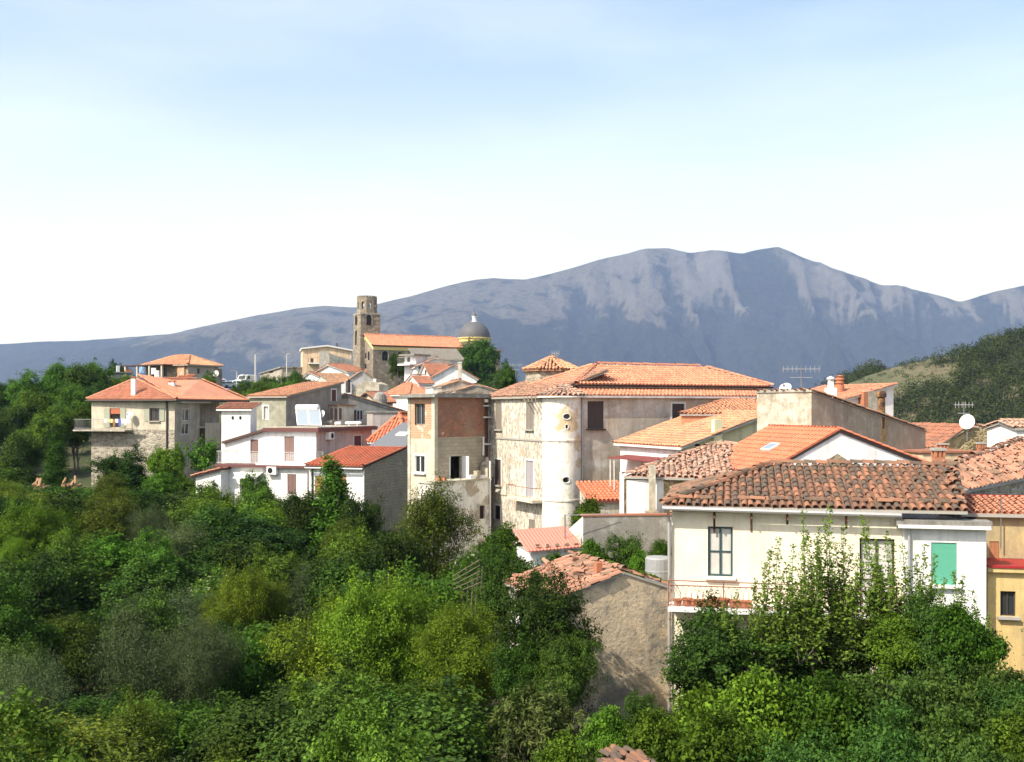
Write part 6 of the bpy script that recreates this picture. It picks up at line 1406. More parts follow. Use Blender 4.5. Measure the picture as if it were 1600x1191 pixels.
# ------------------------------------------------------------------ cars, lamp posts
def car(label, px, py, d, col, rz, van=False, name='parked_car'):
    p = PT(px, py, d); p.z = max(p.z-.0, -50); t = thing(name, label, 'van' if van else 'car', p, 'vehicles on the car park'); t.rotation_euler.z = R(rz); ORG[t.name] = Vector((0,0,0))
    L, Wd = (5.0,2.0) if van else (4.2,1.75)
    prof = [(-.5,.3),(-.5,.75),(-.47,1.0),(-.3,1.12),(-.22,1.9),(-.1,2.1),(.48,2.1),(.5,1.9),(.5,.3)] if van else [(-.5,.28),(-.5,.62),(-.46,.8),(-.22,.9),(-.1,1.38),(.22,1.42),(.38,.98),(.49,.9),(.5,.28)]
    mb = MB(); n = len(prof)
    rows = []
    for sy, k in ((-.5,.93),(-.44,1),(.44,1),(.5,.93)): rows.append([Vector((x*L*(.99 if abs(sy)==.5 else 1), sy*Wd, (z-.28)*k+.28)) for x,z in prof])
    i = len(mb.v)
    mb.grid(rows); mb.poly(rows[0]); mb.poly(rows[-1][::-1]); mb.build('body', MATS[col], t)
    top = 1.95 if van else 1.32; bot = 1.2 if van else .95
    for sy in (-1,1):
        mb = MB(); mb.poly([(-.2*L if van else -.16*L, sy*(Wd/2+.004), bot),((0 if van else .3)*L, sy*(Wd/2+.004), bot),((0 if van else .2)*L, sy*(Wd/2+.004), top*.95),(-.16*L if van else -.09*L, sy*(Wd/2+.004), top*.95)]); mb.build('side_window', MATS['glass'], t)
    mb = MB()
    a, b = (prof[3], prof[4]); mb.poly([(a[0]*L-.02, -Wd*.4, a[1]+.06),(a[0]*L-.02, Wd*.4, a[1]+.06),(b[0]*L-.03, Wd*.38, b[1]-.03),(b[0]*L-.03, -Wd*.38, b[1]-.03)]); mb.build('windscreen', MATS['glass'], t)
    for sx in (-.31,.31):
        for sy in (-1,1):
            mb = MB(); mb.tube([(sx*L, sy*Wd*.38, .32),(sx*L, sy*Wd*.505, .32)], .32, 12); mb.build('wheel', MATS['tyre'], t)
    return t
car('white van parked on the car park beside the lamp post', 384, 602, 205, 'car_white', 70, True, 'parked_van')
car('white car parked next to the white van', 365, 606, 200, 'car_white', 40)
car('silver car parked between two white cars by the porch house', 352, 607, 198, 'car_silver', 40)
car('blue grey car parked against the porch house shrubs', 341, 607, 197, 'car_blue', 40)
car('white car parked behind the silver car', 347, 603, 207, 'car_white', 200)
def lamp_post(label, px, y0, y1, d, arms, hd):
    a, b = PT(px,y0,d), PT(px,y1,d); t = thing('lamp_post', label, 'lamp post', (b.x,b.y,b.z-1)); mb = MB(); mb.tube([b-Vector((0,0,1)),b.lerp(a,.5),a], [.12,.09,.06], 8); mb.build('pole', MATS['rail_pale'], t)
    for s_ in arms:
        mb = MB(); mb.tube([a-Vector((0,0,.1)), a+Vector((s_*.6,0,.1)), a+Vector((s_*hd,0,.12))], .04, 6); mb.build('arm', MATS['metal_grey'], t); mb = MB(); mb.box(a+Vector((s_*(hd+.3),0,.1)), Vector((.4,0,0)), Vector((0,.15,0)), Vector((0,0,.08))); mb.build('lamp_head', MATS['metal_grey'], t)
    return t
lamp_post('double armed lamp post between the flat shed and the peach house', 448, 553, 580, 200, (-1,1), .7)
lamp_post('small single armed lamp post by the white van', 370, 580, 600, 190, (-1,), .5)
a, b = PT(399,554,190), PT(399,596,190); t = thing('utility_pole', 'bare straight pole right of the white van', 'pole', (b.x,b.y,b.z-1)); mb = MB(); mb.tube([b-Vector((0,0,1)), a], [.16,.12], 8); mb.build('pole', MATS['rail_pale'], t); mb = MB(); mb.box(a-Vector((0,0,.25)), Vector((.22,0,0)), Vector((0,.05,0)), Vector((0,0,.06))); mb.build('bracket', MATS['metal_grey'], t)
antenna('thin antenna on the turret house drum', 868, 551, 562, 72.5, .5, elems=4)
antenna('pale antenna beside the dark bush behind the wing roof', 806, 568, 590, 95, 1.1, elems=5)

# ------------------------------------------------------------------ odds and ends in the garden
h = H('bamboo_trellis', 'broken wooden trellis sticking out of the bushes', 'trellis', 712, 46, 8, -12.5); mb = MB(); rt = random.Random(3)
for k in range(5): mb.tube([h.W(.1+.2*k,0,-12.5), h.W(.3+.22*k,.2,h.z(925-10*k))], .03, 5)
for k in range(5): mb.tube([h.W(-.1,-.05,h.z(928-7*k)), h.W(1.1,.1,h.z(910-9*k))], .025, 5)
mb.build('poles', MATS['trellis'], h.t)
h.part('foot_board', MATS['wood'], -.2, 1.3, -.1, .3, -12.6, -12.45)
for (px,py,d,w,lab) in ((60,775,84,1.0,'tan wood pile with upright logs at the edge of the grove'),(108,772,83,1.2,'tan wood pile beside the dry clearing under the hip roof house'),):
    p = PT(px,py,d); t = thing('wood_pile', lab, 'wood pile', (p.x,p.y,p.z)); rt = random.Random(px)
    for k in range(14):
        mb = MB(); x = rt.uniform(-w/2,w/2); zz = rt.uniform(0,.9); mb.tube([p+Vector((x,0,zz)), p+Vector((x+rt.uniform(-.3,.3),rt.uniform(.3,.9),zz+rt.uniform(-.1,.6)))], rt.uniform(.07,.13), 7); mb.build('log', MATS['log'], t)
# scrap of an old roof low in the foreground
h = H('sunken_tile_roof', 'sunken old tile roof peeping out of the grass at the bottom edge', 'shed', 905, 21.5, -25, -13)
A, B, C = PT(905,1234,20.5), PT(1015,1228,21), PT(985,1184,24)
poly = plane_pts((A,B,C), [(900,1240),(1030,1235),(1015,1188),(960,1176)]); roof = h.slab([poly], 'eave_grey', .08); mb = MB(); want = []
tiles_on(MB(), [p+T8 for p in poly], .24, .42, .3, random.Random(12), want); mb2 = tile_parts(roof, want, 'tile_old', 200); ub = MB(); ub.poly([q+T8 for q in poly]); ub.build('tile_bed', MATS['tile_old'], roof, tint=True)
mb = MB()
for q in poly: mb.tube([Vector((q.x,q.y,-13.3)), q], .08, 6)
mb.build('posts', MATS['wood'], h.t)
# ------------------------------------------------------------------ foliage
def fast_mesh(name, v, nq, mat, tint):
    me = bpy.data.meshes.new(name); me.vertices.add(len(v)); me.vertices.foreach_set('co', v.astype(np.float32).ravel())
    me.loops.add(nq*4); me.loops.foreach_set('vertex_index', np.arange(nq*4, dtype=np.int32)); me.polygons.add(nq)
    me.polygons.foreach_set('loop_start', np.arange(0, nq*4, 4, dtype=np.int32)); me.polygons.foreach_set('loop_total', np.full(nq, 4, np.int32))
    a = me.attributes.new('tint', 'FLOAT', 'FACE'); a.data.foreach_set('value', tint.astype(np.float32))
    me.update(calc_edges=True); me.materials.append(mat); return me
def norm(a): return a/np.maximum(np.linalg.norm(a, axis=-1, keepdims=True), 1e-9)
def leaves(pos, nrm, axis, L, W, rng):
    """folded leaf quads: base, side, tip, side"""
    nrm = norm(nrm); axis = norm(axis-nrm*(axis*nrm).sum(-1, keepdims=True)); side = np.cross(nrm, axis)
    L = L[:,None]; W = W[:,None]
    b = pos-axis*L*.5; tp = pos+axis*L*.5-nrm*L*.12; s1 = pos+side*W*.5+nrm*W*.18; s2 = pos-side*W*.5+nrm*W*.18
    return np.stack([b, s1, tp, s2], 1).reshape(-1, 3)
def make_crown(seed, H0, H1, Rr, nclump, nleaf, leaf, asp, spread, pointy=0., flat=1., mat='leaf_mid', lobes=13, droop=0., up=.5, name='crown', hollow=.26, shoots=0):
    rng = np.random.default_rng(seed); cz = (H0+H1)/2; rz = (H1-H0)/2
    # lobes on and in a main ellipsoid
    ld = norm(rng.normal(size=(lobes,3))+np.array([0,0,.25])); lr = rng.uniform(.28,.46,lobes); lc = ld*(rng.uniform(.5,.8,lobes)[:,None])
    lc = np.vstack([lc, [[0,0,0]]]); lr = np.append(lr, .55)
    pick = rng.choice(len(lr), nclump, p=lr**2/(lr**2).sum())
    dr = norm(rng.normal(size=(nclump,3))+np.array([0,0,.2])); rad = 1-np.abs(rng.normal(0, hollow, nclump)).clip(0,.9); rad = np.where(rng.random(nclump) < .14, rng.uniform(1.05,1.5,nclump), rad)
    c = lc[pick]+dr*(lr[pick]*rad)[:,None]
    c *= 1+.10*np.sin(c[:,[1,2,0]]*9+seed)
    zz = c[:,2]
    if pointy > 0:
        k = (1-pointy*np.clip((zz+1)/2, 0, 1)).clip(.08, 1); c[:,0] *= k; c[:,1] *= k
    P = np.stack([c[:,0]*Rr, c[:,1]*Rr*flat, cz+zz*rz], -1)
    out = norm(np.stack([c[:,0], c[:,1], zz*.8+.15], -1)*.6+dr*.6)
    ct = rng.uniform(0,1,nclump)*.75+np.clip(zz,-.5,1)*.0
    n = nclump*nleaf; idx = np.repeat(np.arange(nclump), nleaf)
    off = rng.normal(size=(n,3))*spread*rng.uniform(.6,1.4,nclump)[idx][:,None]; off[:,2] *= .75; off[:,2] -= droop*np.abs(off[:,0]+off[:,1])
    pos = P[idx]+off
    nr = out[idx]*.55+np.array([0,0,up])+rng.normal(size=(n,3))*.55
    ax = rng.normal(size=(n,3))+out[idx]*.5-np.array([0,0,droop*1.5])
    Ls = leaf*rng.uniform(.6,1.3,n); Ws = Ls*asp*rng.uniform(.8,1.2,n)
    tint = (ct[idx]+rng.uniform(0,.35,n)).clip(0,1)
    return fast_mesh(name, leaves(pos, nr, ax, Ls, Ws, rng), n, MATS[mat], tint), lc*np.array([Rr,Rr*flat,rz])+np.array([0,0,cz])
def make_trunk(seed, H0, H1, Rr, lc, r0, mat='bark', multi=1):
    rt = random.Random(seed); mb = MB()
    for m in range(multi):
        bx, by = (rt.uniform(-.25,.25)*Rr*.5, rt.uniform(-.25,.25)*Rr*.5) if multi > 1 else (0,0)
        top = Vector((rt.uniform(-.15,.15)*Rr+bx*2, rt.uniform(-.15,.15)*Rr+by*2, H0+(H1-H0)*.62))
        b = Vector((bx,by,-.5)); k1 = b.lerp(top,.35)+Vector((rt.uniform(-.12,.12),rt.uniform(-.12,.12),0)); k2 = b.lerp(top,.7)+Vector((rt.uniform(-.2,.2),rt.uniform(-.2,.2),0))
        mb.tube([b,k1,k2,top], [r0*1.25,r0,r0*.7,r0*.25], 8)
        for c in lc[m::multi]:
            c = Vector(c); s = k1.lerp(k2, rt.random()); mid = s.lerp(c,.5)+Vector((0,0,-.12*(c-s).length*.3)); mb.tube([s,mid,c], [r0*.42,r0*.27,r0*.1], 5, False)
    return mb.mesh('trunk', MATS[mat])
VAR = {}
def variant(key, n, **kw):
    VAR[key] = []
    tr = kw.pop('trunk_r', .12); bm_ = kw.pop('bark', 'bark'); multi = kw.pop('multi', 1); fl = kw.pop('flowers', 0); sd = kw.pop('seed', 1)
    for i in range(n):
        cr, lc = make_crown(sd*100+i, **kw); tk = make_trunk(sd*50+i, kw['H0'], kw['H1'], kw['Rr'], lc, tr, bm_, multi)
        fm = None
        if fl:
            rng = np.random.default_rng(i+77); dd = norm(rng.normal(size=(fl,3))+np.array([0,-.2,.5])); cz, rz = (kw['H0']+kw['H1'])/2, (kw['H1']-kw['H0'])/2
            Pf = dd*np.array([kw['Rr'],kw['Rr'],rz])*rng.uniform(.8,1.02,fl)[:,None]+np.array([0,0,cz]); Pf = np.repeat(Pf, 9, 0)+rng.normal(size=(fl*9,3))*.05
            fm = fast_mesh('flowers', leaves(Pf, dd.repeat(9,0)+rng.normal(size=(fl*9,3))*.3, rng.normal(size=(fl*9,3)), np.full(fl*9,.06), np.full(fl*9,.055), rng), fl*9, MATS['petal'], np.full(fl*9,.5))
        VAR[key].append((tk, cr, kw['H1'], kw['Rr'], fm))
# H0 crown bottom, H1 top, Rr radius
variant('mid',   3, H0=1.0, H1=7.0, Rr=2.6, nclump=682, nleaf=46, leaf=.17, asp=.55, spread=0.207, mat='leaf_mid', seed=1)
variant('dark',  3, H0=.9,  H1=7.0, Rr=2.7, nclump=682, nleaf=46, leaf=.16, asp=.6, spread=0.207, mat='leaf_dark', seed=2)
variant('bright',2, H0=.6,  H1=5.0, Rr=2.4, nclump=558, nleaf=42, leaf=.17, asp=.65, spread=0.195, mat='leaf_bright', seed=3, multi=2)
variant('lime',  2, H0=1.0, H1=7.0, Rr=3.2, nclump=1054, nleaf=52, leaf=.125, asp=.45, spread=0.207, mat='leaf_lime', droop=.25, seed=4)
variant('olive', 2, H0=.8,  H1=5.5, Rr=2.5, nclump=744, nleaf=52, leaf=.105, asp=.28, spread=0.232, mat='leaf_olive', seed=5, up=.3, multi=2)
variant('point', 2, H0=.4,  H1=8.0, Rr=2.0, nclump=558, nleaf=42, leaf=.15, asp=.45, spread=0.183, mat='leaf_mid', pointy=.85, seed=6)
variant('pale',  2, H0=.5,  H1=4.0, Rr=2.0, nclump=496, nleaf=42, leaf=.14, asp=.5, spread=0.183, mat='leaf_mid', seed=7, multi=3, flowers=60)
variant('loquat',1, H0=.5,  H1=4.2, Rr=2.1, nclump=298, nleaf=24, leaf=.24, asp=.28, spread=0.122, mat='leaf_pale', seed=8, multi=2, up=.8)
variant('walnut',1, H0=.8,  H1=8.0, Rr=2.7, nclump=806, nleaf=46, leaf=.15, asp=.5, spread=0.195, mat='leaf_dark', droop=.35, seed=9)
variant('fresh', 2, H0=.2,  H1=3.2, Rr=1.9, nclump=384, nleaf=35, leaf=.16, asp=.62, spread=0.159, mat='leaf_bright', seed=10, multi=3)
variant('deep',  2, H0=.2,  H1=3.4, Rr=2.0, nclump=471, nleaf=38, leaf=.14, asp=.55, spread=0.159, mat='leaf_deep', seed=11, multi=3)
variant('gold',  2, H0=.8,  H1=6.0, Rr=2.4, nclump=682, nleaf=46, leaf=.13, asp=.4, spread=0.207, mat='leaf_yellow', seed=12, up=.4)
variant('ever',  1, H0=.9,  H1=8.0, Rr=3.4, nclump=558, nleaf=42, leaf=.26, asp=.5, spread=0.293, mat='leaf_dark', seed=13, bark='bark')
variant('fig',   1, H0=1.3, H1=4.2, Rr=1.9, nclump=105, nleaf=21, leaf=.26, asp=.8, spread=0.195, mat='leaf_mid', seed=14, bark='bark_pale', multi=3)
rngT = random.Random(21)
NAMEC = dict(mid='broadleaf_tree', dark='broadleaf_tree', bright='leafy_bush', lime='feathery_tree', olive='olive_tree', point='pointed_tree', pale='flowering_bush', loquat='loquat_bush', walnut='walnut_tree', fresh='leafy_bush', deep='leafy_bush', gold='feathery_tree', ever='evergreen_tree', fig='fig_tree')
CATC = lambda nm: 'bush' if 'bush' in nm else 'tree'
GEN = dict(mid=('green broadleaf tree in the dense grove below the houses','grove of green broadleaf trees'), dark=('dark green broadleaf tree in the dense grove below the houses','grove of dark broadleaf trees'),
 bright=('bright green bush filling the grove between the trees','bright bushes in the grove'), lime=('yellow green feathery tree in the dense grove','lime feathery trees in the grove'), olive=('grey green olive tree with fine leaves in the grove','olive trees in the grove'),
 gold=('olive yellow feathery tree in the dense grove','olive yellow trees in the grove'), pale=('small flecked white flowering bush in the grove','flowering bushes in the grove'), fresh=('low fresh green bush in the tangle at the bottom','fresh green bushes in the foreground tangle'), deep=('low deep green bush in the tangle at the bottom','deep green bushes in the foreground tangle'),
 point=('narrow pointed green tree rising from the grove','pointed trees in the grove'))
TREES = []
def plant(key, X, Y, ztop, width, label=None, group=None, base=None, i=None):
    vs_ = VAR[key]; tk, cr, Hh, Rr, fm = vs_[i if i is not None else rngT.randrange(len(vs_))]
    zb = (gz(X, Y) if base is None else base)-.05; hh = ztop-zb
    if hh < 1.0: zb = ztop-1.0; hh = 1.0
    nm = NAMEC[key]
    if label is None: label, group = GEN[key]
    t = thing(nm, label, CATC(nm), (X, Y, zb), group)
    sxy = width/2/Rr/1.08; sz = hh/Hh*.97
    szc = min(sz, sxy*1.3); t.rotation_euler.z = rngT.uniform(0, 6.28)
    for nme, me in (('trunk',tk),('crown',cr),('flowers',fm)):
        if me is None: continue
        o = bpy.data.objects.new(nme, me); link(o, t)
        if nme == 'trunk': o.scale = (sxy, sxy, sz)
        else: o.scale = (sxy, sxy, szc); o.location.z = Hh*(sz-szc); o['kind'] = 'stuff'
    TREES.append((X, Y, width/2)); return t
def tree_px(key, px, py, d, wpx, label=None, group=None, base=None, i=None):
    p = PT(px, py, d); return plant(key, p.x, p.y, p.z, wpx/FPX*d, label, group, base, i)
# ---- trees one can pick out
tree_px('ever', 744, 526, 205, 78, 'big dark evergreen tree in front of the church dome', base=2)
tree_px('bright', 622, 549, 200, 34, 'small bright green tree against the church side wall', base=2)
tree_px('dark', 792, 566, 120, 56, 'dark bush between the small grey gable and the wing roof', base=-3)
tree_px('mid', 326, 583, 138, 34, 'round green shrub at the side of the porch house', base=-1)
for i, (px, py, d, w, k) in enumerate(((385,588,165,46,'mid'),(420,583,170,52,'dark'),(455,580,172,54,'mid'),(440,590,155,60,'mid'),(480,588,165,40,'dark'),(405,596,150,60,'mid'),(372,603,150,40,'bright'))):
    tree_px(k, px, py, d, w, 'green tree in the row below the car park and the peach house', 'trees below the car park', base=-3)
for (px, py, d, w, k) in ((15,592,135,80,'dark'),(50,585,128,80,'mid'),(90,568,130,80,'mid'),(128,563,126,80,'dark'),(155,566,132,60,'mid'),(185,566,160,44,'dark'),(-40,600,130,90,'mid'),(60,610,118,80,'mid'),(115,600,115,70,'mid'),(20,630,112,80,'dark'),(150,596,122,50,'dark'),(-30,640,108,90,'dark'),(75,640,106,90,'mid'),(120,632,108,60,'bright'),(190,585,130,44,'mid')):
    tree_px(k, px, py, d, w, {'dark':'dark green','mid':'green','bright':'bright green'}[k]+' tree on the wooded slope beside the hip roof house', 'trees on the wooded slope beside the hip roof house')
tree_px('point', 86, 664, 90, 72, 'pale feathery pointed tree in front of the wooded slope')
tree_px('dark', 190, 702, 84, 95, 'spreading dark tree in front of the stone base of the hip roof house')
tree_px('bright', 262, 694, 84, 62, 'bright bush under the small terracotta window of the hip roof house')
tree_px('dark', 30, 672, 92, 90, 'dark round tree at the foot of the wooded slope')
tree_px('fig', 318, 683, 86, 56, 'fig tree with pale stems between the hip roof house and the white block', base=-9)
tree_px('point', 512, 702, 66, 165, 'fresh green pointed tree in front of the block annex', i=0)
tree_px('dark', 470, 762, 66, 90, 'dark tree left of the pointed tree below the annex')
tree_px('mid', 405, 744, 72, 80, 'green tree in front of the garden door of the solar house')
tree_px('dark', 555, 772, 64, 90, 'dark tree below the concrete block side of the annex')
tree_px('gold', 684, 755, 59, 150, 'olive yellow tree in front of the brick house terrace')
tree_px('bright', 785, 818, 57, 92, 'bright green bush at the foot of the turret house')
tree_px('pale', 735, 856, 54, 80, 'pale flowering bush right of the olive yellow tree')
tree_px('dark', 610, 822, 54, 130, 'wide dark tree in the middle of the grove below the annex')
tree_px('mid', 545, 815, 60, 100, 'green tree behind the wide dark tree of the grove')
tree_px('bright', 920, 777, 57, 76, 'dark fig like bush against the long facade of the turret house', base=-9.5)
tree_px('dark', 975, 828, 42.8, 80, 'dark bush in front of the garden wall')
tree_px('fresh', 925, 840, 42.6, 66, 'light green vine bush below the sloping end of the garden wall')
tree_px('fresh', 875, 864, 40.5, 90, 'light green bush in front of the red lean-to')
tree_px('fresh', 1000, 862, 41.8, 60, 'green vine bush behind the roof of the stained barn')
tree_px('fresh', 1032, 842, 43.3, 40, 'small bush at the corner of the cream house by the garden wall')
tree_px('mid', 815, 985, 32.5, 110, 'green tree in front of the white hut')
tree_px('walnut', 856, 862, 33.4, 165, 'tall dark walnut tree in front of the white hut and barn')
tree_px('walnut', 885, 975, 31.5, 105, 'low dark walnut tree in front of the stained gable')
tree_px('dark', 795, 850, 40, 110, 'dark tree left of the tall walnut', i=1)
tree_px('lime', 600, 888, 40, 215, 'large yellow green feathery tree in the middle of the grove', i=0)
tree_px('lime', 720, 935, 36, 190, 'yellow green feathery tree between the large one and the walnut', i=1)
tree_px('lime', 372, 885, 50, 130, 'yellow green tree behind the olive trees', i=1)
tree_px('olive', 225, 945, 40, 180, 'big grey green olive tree in the shadowed part of the grove', i=0)
tree_px('olive', 315, 955, 39, 130, 'second grey green olive tree beside the big one', i=1)
tree_px('olive', 40, 1010, 33, 150, 'grey green olive tree at the left edge of the foreground', i=1)
tree_px('gold', 200, 1090, 28, 150, 'olive yellow bushy tree in the left foreground')
tree_px('loquat', 850, 1072, 27, 190, 'loquat bush with long pale leaves below the stained gable')
tree_px('deep', 1000, 1080, 29, 60, 'small dark bush at the foot of the stained gable')
# ---- fill: the grove below the houses, under the line of roofs and walls
ENV = np.array([(-300,640),(0,690),(60,740),(120,760),(130,735),(300,728),(345,752),(420,770),(470,768),(560,800),(640,810),(700,850),(760,870),(830,885),(838,925),(850,1050),(930,1100),(1040,1100),(1042,1090),(1100,1030),(1700,1020)], float)
def clear_top(px0, px1): return max(np.interp(np.linspace(px0, px1, 7), ENV[:,0], ENV[:,1]))
rf = random.Random(5); d = 21.0
FILL = []; HERO = [(600,888,40,215),(720,935,36,190),(372,885,50,130),(225,945,40,180),(315,955,39,130),(850,1072,27,190),(856,862,33.4,165),(40,1010,33,150)]
while d < 92:
    step = 2.9+d*.018; x = -.62*d
    while x < .03*d:
        X, Yy = x+rf.uniform(-.35,.35)*step, d+rf.uniform(-.4,.4)*step
        x += step*rf.uniform(.85,1.15); px = 800+X/Yy*FPX
        if px > 1000: continue
        w = rf.choice((rf.uniform(2.4,3.8), rf.uniform(3.8,5.6), rf.uniform(5.0,7.6)))*(1+.004*Yy); g = gz(X, Yy)
        near = Yy < 34
        key = rf.choices(['mid','dark','bright','lime','olive','gold','pale','deep','fresh'], [26,24,7,8,10,9,6,6*near,5*near])[0]
        hh = {'pale':rf.uniform(3,4.6),'deep':rf.uniform(3.4,5),'fresh':rf.uniform(3,4.6),'bright':rf.uniform(3.6,5.4),'olive':rf.uniform(4.2,6)}.get(key, rf.uniform(4.8,7.4))
        zt = g+hh; hw = w/2/Yy*FPX; lim = (HY-clear_top(px-hw, px+hw)-rf.uniform(0,14))/FPX*Yy
        zt = min(zt, lim)
        for (hp, hy, hd, hwid) in HERO:      # keep the picked-out trees in view
            if Yy < hd and abs(px-hp) < hwid*.5+hw*.7: zt = min(zt, (HY-hy-hwid*.8)/FPX*Yy)
        if zt-g < 1.8 or (Yy > 62 and px > 620) or (px > 760 and Yy > 31): continue
        if any((X-a)**2+(Yy-b)**2 < (.5*(r+w/2))**2 for a, b, r in TREES[:70]) and rf.random() < .75: continue
        FILL.append((key, X, Yy, zt, w))
    d += step*.86
LM = [(n_, *XY(p_, d_)) for n_, p_, d_ in (('large feathery tree',600,40),('big olive tree',225,40),('walnut tree',856,33.4),('brick house',690,66),('block annex',540,70),('solar house',420,78),('hip roof house',210,93),('wood piles',84,84),('wooden trellis',715,46),('loquat bush',850,27),('pointed pale tree',86,90),('brick house terrace',684,59),('yellow green tree',372,50),('edge olive tree',40,33),('pointed annex tree',512,66),('bushy olive yellow tree',200,28))]
LOOK = dict(mid='green broadleaf tree', dark='dark green broadleaf tree', bright='bright green bush', lime='yellow green feathery tree', olive='grey green olive tree', gold='olive yellow feathery tree', pale='white flecked flowering bush', deep='low deep green bush', fresh='low fresh green bush')
for a in FILL:
    lm = min(LM, key=lambda m: (m[1]-a[1])**2+(m[2]-a[2])**2)[0]; sz_w = 'slim ' if a[4] < 3.9 else ('wide ' if a[4] > 6.2 else '')
    hh_ = a[3]-gz(a[1], a[2]); tl = 'short ' if hh_ < 3.6 else ('tall ' if hh_ > 6.2 else '')
    tr_ = plant(*a); tr_['label'] = f"{tl}{sz_w}{LOOK[a[0]]} in the grove near the {lm}"; tr_['group'] = GEN[a[0]][1]
# ---- bushes at the lower right, in front of the cream house
for k, (px, py, d, w, key, lab) in enumerate(((1115,948,31.5,190,'dark','dark bush below the corner of the cream house balcony'),(1235,955,32,190,'dark','dark bush under the middle of the iron balcony'),(1350,960,31.8,190,'dark','dark bush at the foot of the leafy shoots'),(1450,930,29.5,130,'deep','dark leafy bush under the teal roller shutter'),(1500,945,28.5,130,'fresh','bright vine bush below the side wing of the cream house'),(1400,960,29,100,'fresh','bright leafy bush left of the vine below the side wing'),(1470,1005,28.4,130,'deep','dark bush filling the gap under the vine of the side wing'),(1570,1035,27,130,'deep','dark bush at the foot of the ochre house'),
    (1090,1075,26,170,'fresh','bright bush right of the stained gable foot'),(1170,1050,25,180,'fresh','tall bright bush in front of the dark balcony bushes'),(1290,1070,24.5,170,'fresh','bright rounded bush in the right foreground'),(1400,1045,24.5,190,'deep','deep green bush in the right foreground'),(1500,1050,24,190,'deep','deep green spreading bush before the ochre house'),(1590,1065,23.5,150,'deep','deep green bush at the right edge of the tangle'),
    (1020,1120,25,120,'fresh','low bright bush beside the sunken tile roof'),(1120,1130,22,200,'fresh','low bright bush at the bottom beside the sunken roof'),(1250,1150,21,200,'deep','low deep green bush at the bottom under the rounded bush'),(1380,1120,21.5,200,'deep','low deep green bush at the bottom in the right tangle'),(1500,1130,21,200,'deep','low deep green bush at the bottom before the right edge'),(1610,1120,21,160,'fresh','low bright bush in the bottom corner'),
    (950,1110,25.5,90,'fresh','low yellowish bush left of the sunken tile roof'),(880,1150,22.5,120,'fresh','low bush between the loquat and the sunken roof'))):
    tree_px(key, px, py, d, w, lab, base=None)
for k, (px, py, d, w) in enumerate(((1690,900,40,190),(1720,980,31,200),(1700,840,52,160),(1780,860,48,180))):
    tree_px('dark', px, py, d, w, 'dark tree beyond the far side of the ochre house', 'trees beyond the ochre house')
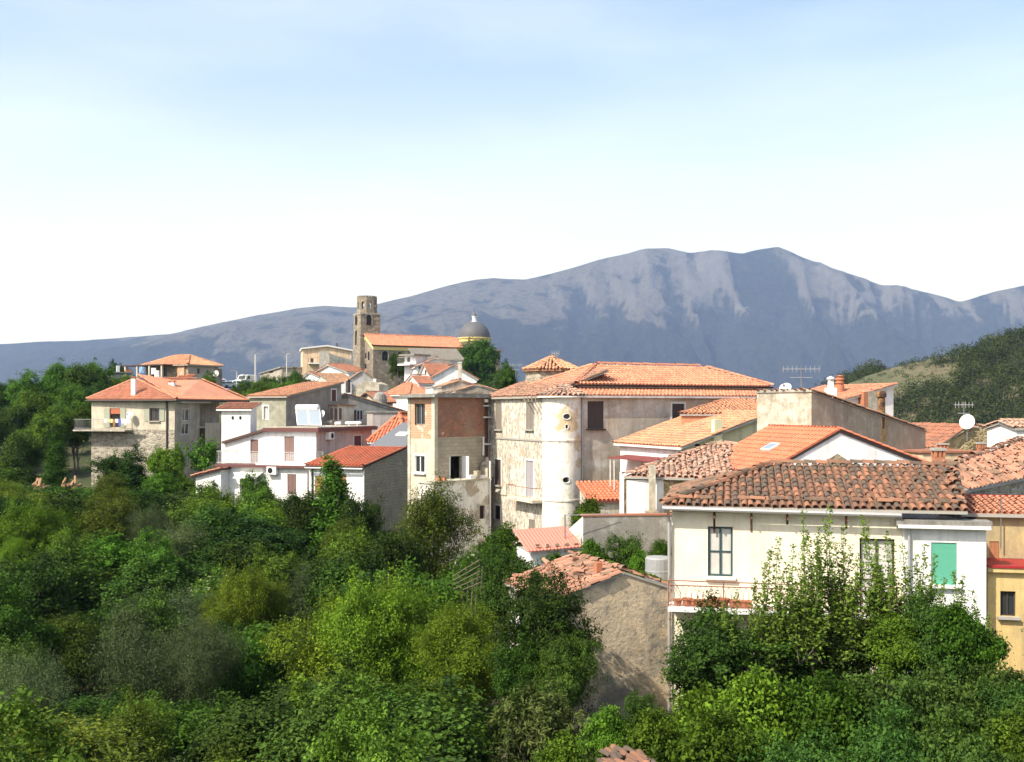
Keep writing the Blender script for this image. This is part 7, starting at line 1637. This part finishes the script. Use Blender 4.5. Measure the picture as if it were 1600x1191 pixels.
# ---- young plum with long upright shoots
def shoots_tree():
    rt = random.Random(14); p0 = PT(1335, 1000, 31.2); zb = -12.3
    t = thing('plum_tree', 'young plum tree with long upright leafy shoots before the cream house', 'tree', (p0.x, p0.y, zb))
    O = Vector((p0.x, p0.y, zb)); mb = MB(); rng = np.random.default_rng(4); V = []; TI = []
    tips = [(1203,858,0),(1216,842,0),(1255,800,1),(1262,830,1),(1290,812,0),(1297,790,-1),(1318,822,0),(1345,806,1),(1352,812,0),(1385,830,0),(1395,850,-1),(1410,848,1),(1240,850,-1),(1275,845,1),(1305,850,0),(1330,855,1),(1368,842,-1),(1195,880,0),(1228,880,1),(1430,868,0),(1445,850,1),(1460,868,0),(1490,892,1),(1505,900,0),(1520,925,0),(1475,905,-1),(1420,890,0),(1180,905,1),(1150,925,0),(1130,940,-1),(1545,960,0),(1400,900,1),(1340,900,0),(1290,900,0),(1250,900,1),(1215,915,0),(1375,885,1),(1360,925,0),(1440,915,-1),(1320,935,1),(1270,940,0),(1175,950,0),(1120,965,1)]
    hubs = [O+Vector((x, y, z)) for x, y, z in ((-2.6,.1,4.6),(-1.5,-.2,5.0),(-.3,.1,5.3),(.9,0,5.2),(2.0,-.1,5.0),(3.2,.1,4.8),(-3.6,0,4.2),(4.0,0,4.4))]
    for hb in hubs:
        mid = O.lerp(hb, .5)+Vector((rt.uniform(-.2,.2),rt.uniform(-.2,.2),-.3)); mb.tube([O+Vector((rt.uniform(-.15,.15),0,-.4)), mid, hb], [.09,.06,.035], 6)
    extra = []
    for (px, py, dd) in tips:
        extra.append((px, py, dd*.5))
        for k in range(4): extra.append((px+rt.uniform(-34,34), py+rt.uniform(30,120), rt.uniform(-.8,.8)))
    for (px, py, dd) in extra:
        tip = PT(px, py, 31.2+dd); hb = min(hubs, key=lambda h_: abs(h_.x-tip.x)+rt.uniform(0,.5)); base = hb+Vector((rt.uniform(-.4,.4), rt.uniform(-.3,.3), rt.uniform(-.5,.3)))
        ctrl = Vector((tip.x+rt.uniform(-.15,.15)+(base.x-tip.x)*.15, (tip.y+base.y)/2, base.z+(tip.z-base.z)*.45)); pts = [base.lerp(ctrl, s).lerp(ctrl.lerp(tip, s), s) for s in [i/8 for i in range(9)]]
        mb.tube(pts, [.022-.018*i/8 for i in range(9)], 4, False)
        L = sum((b-a).length for a, b in zip(pts, pts[1:])); n = int(L/.013)
        s = rng.uniform(.12, 1, n); q = np.array([pts[min(7,int(x*8))].lerp(pts[min(7,int(x*8))+1], x*8-int(min(x*8,7.999))) for x in s.clip(0,.9999)])
        ang = rng.uniform(0, 6.28, n); axd = np.stack([np.cos(ang), np.sin(ang), rng.uniform(.1,.9,n)], -1); Lf = .14*rng.uniform(.7,1.25,n)*(1.15-.45*s)
        side = rng.normal(size=(n,3))*(.15*(1.15-s))[:,None]
        V.append(leaves(q+norm(axd)*Lf[:,None]*.55+side, rng.normal(size=(n,3))*.6+np.array([0,-.2,.8]), axd, Lf, Lf*.52, rng)); TI.append(rng.uniform(0,1,n)*.6+.4*rng.random())
    v = np.concatenate(V)-np.array(O); ti = np.concatenate(TI)
    mb.build('trunk', MATS['bark'], t); o = bpy.data.objects.new('crown', fast_mesh('crown', v, len(v)//4, MATS['leaf_plum'], ti)); link(o, t); o['kind'] = 'stuff'
shoots_tree()
# ---- undergrowth on the near ground, and the far woods on the hill: too many to count
rng = np.random.default_rng(31); n = 52000
dd = rng.uniform(19, 75, n); px = np.where(rng.random(n) < .62, rng.uniform(-120, 860, n), rng.uniform(860, 1680, n)); dd = np.where(px > 860, rng.uniform(18, 33, n), dd)
gx = (px-800)/FPX*dd; gzv = ground_z(gx, dd); cl = np.sin(gx*1.3)*np.cos(dd*1.1)*.5+.5
pos = np.stack([gx, dd, gzv+rng.random(n)**1.5*(.3+.9*cl)], -1); Lf = rng.uniform(.10,.22,n)
v = leaves(pos, rng.normal(size=(n,3))*.6+np.array([0,-.2,.9]), rng.normal(size=(n,3))+np.array([0,0,.8]), Lf, Lf*.5, rng)
o = bpy.data.objects.new('undergrowth', fast_mesh('undergrowth', v, n, MATS['leaf_mid'], rng.random(n))); link(o); tag(o, 'low leafy undergrowth covering the ground below the trees', 'undergrowth', kind='stuff')
V = []; TI = []; cnt = 0; r3 = np.random.default_rng(8)
while cnt < 2300:
    X, Yy = r3.uniform(95, 400), r3.uniform(300, 470); pxx = 800+X/Yy*FPX
    if not 1285 < pxx < 1760: continue
    pv_ = noise.noise(Vector((X/45, Yy/45, 3.3)))+.35*noise.noise(Vector((X/14, Yy/14, 1.3))); keep = pv_ > -.05+(.22 if pxx < 1500 else -.25)-(.5 if Yy < 350 else 0)
    small = not keep and r3.random() < .6
    if not keep and not small: continue
    R_ = r3.uniform(.9,1.7) if small else r3.uniform(2.0,4.6); m = 50 if small else 170; z0 = hill_z(X, Yy)
    q = norm(r3.normal(size=(m,3)))*np.array([R_,R_,R_*1.05])*(r3.uniform(.6,1.05,m)[:,None]); q[:,2] += R_*.75; q = q+np.array([X,Yy,z0]); Lf = r3.uniform(.4,.85,m)*(.7 if small else 1)
    V.append(leaves(q, r3.normal(size=(m,3))*.5+norm(q-np.array([X,Yy,z0+R_*.6]))*.8+np.array([0,0,.4]), r3.normal(size=(m,3)), Lf, Lf*.7, r3)); TI.append(np.clip(r3.random()*.7+r3.random(m)*.35,0,1)); cnt += 1
v = np.concatenate(V); o = bpy.data.objects.new('hill_woods', fast_mesh('hill_woods', v, len(v)//4, MATS['leaf_hill'], np.concatenate(TI))); link(o); tag(o, 'dense dark woods and shrubs covering the hill at the edge', 'woods', kind='stuff')
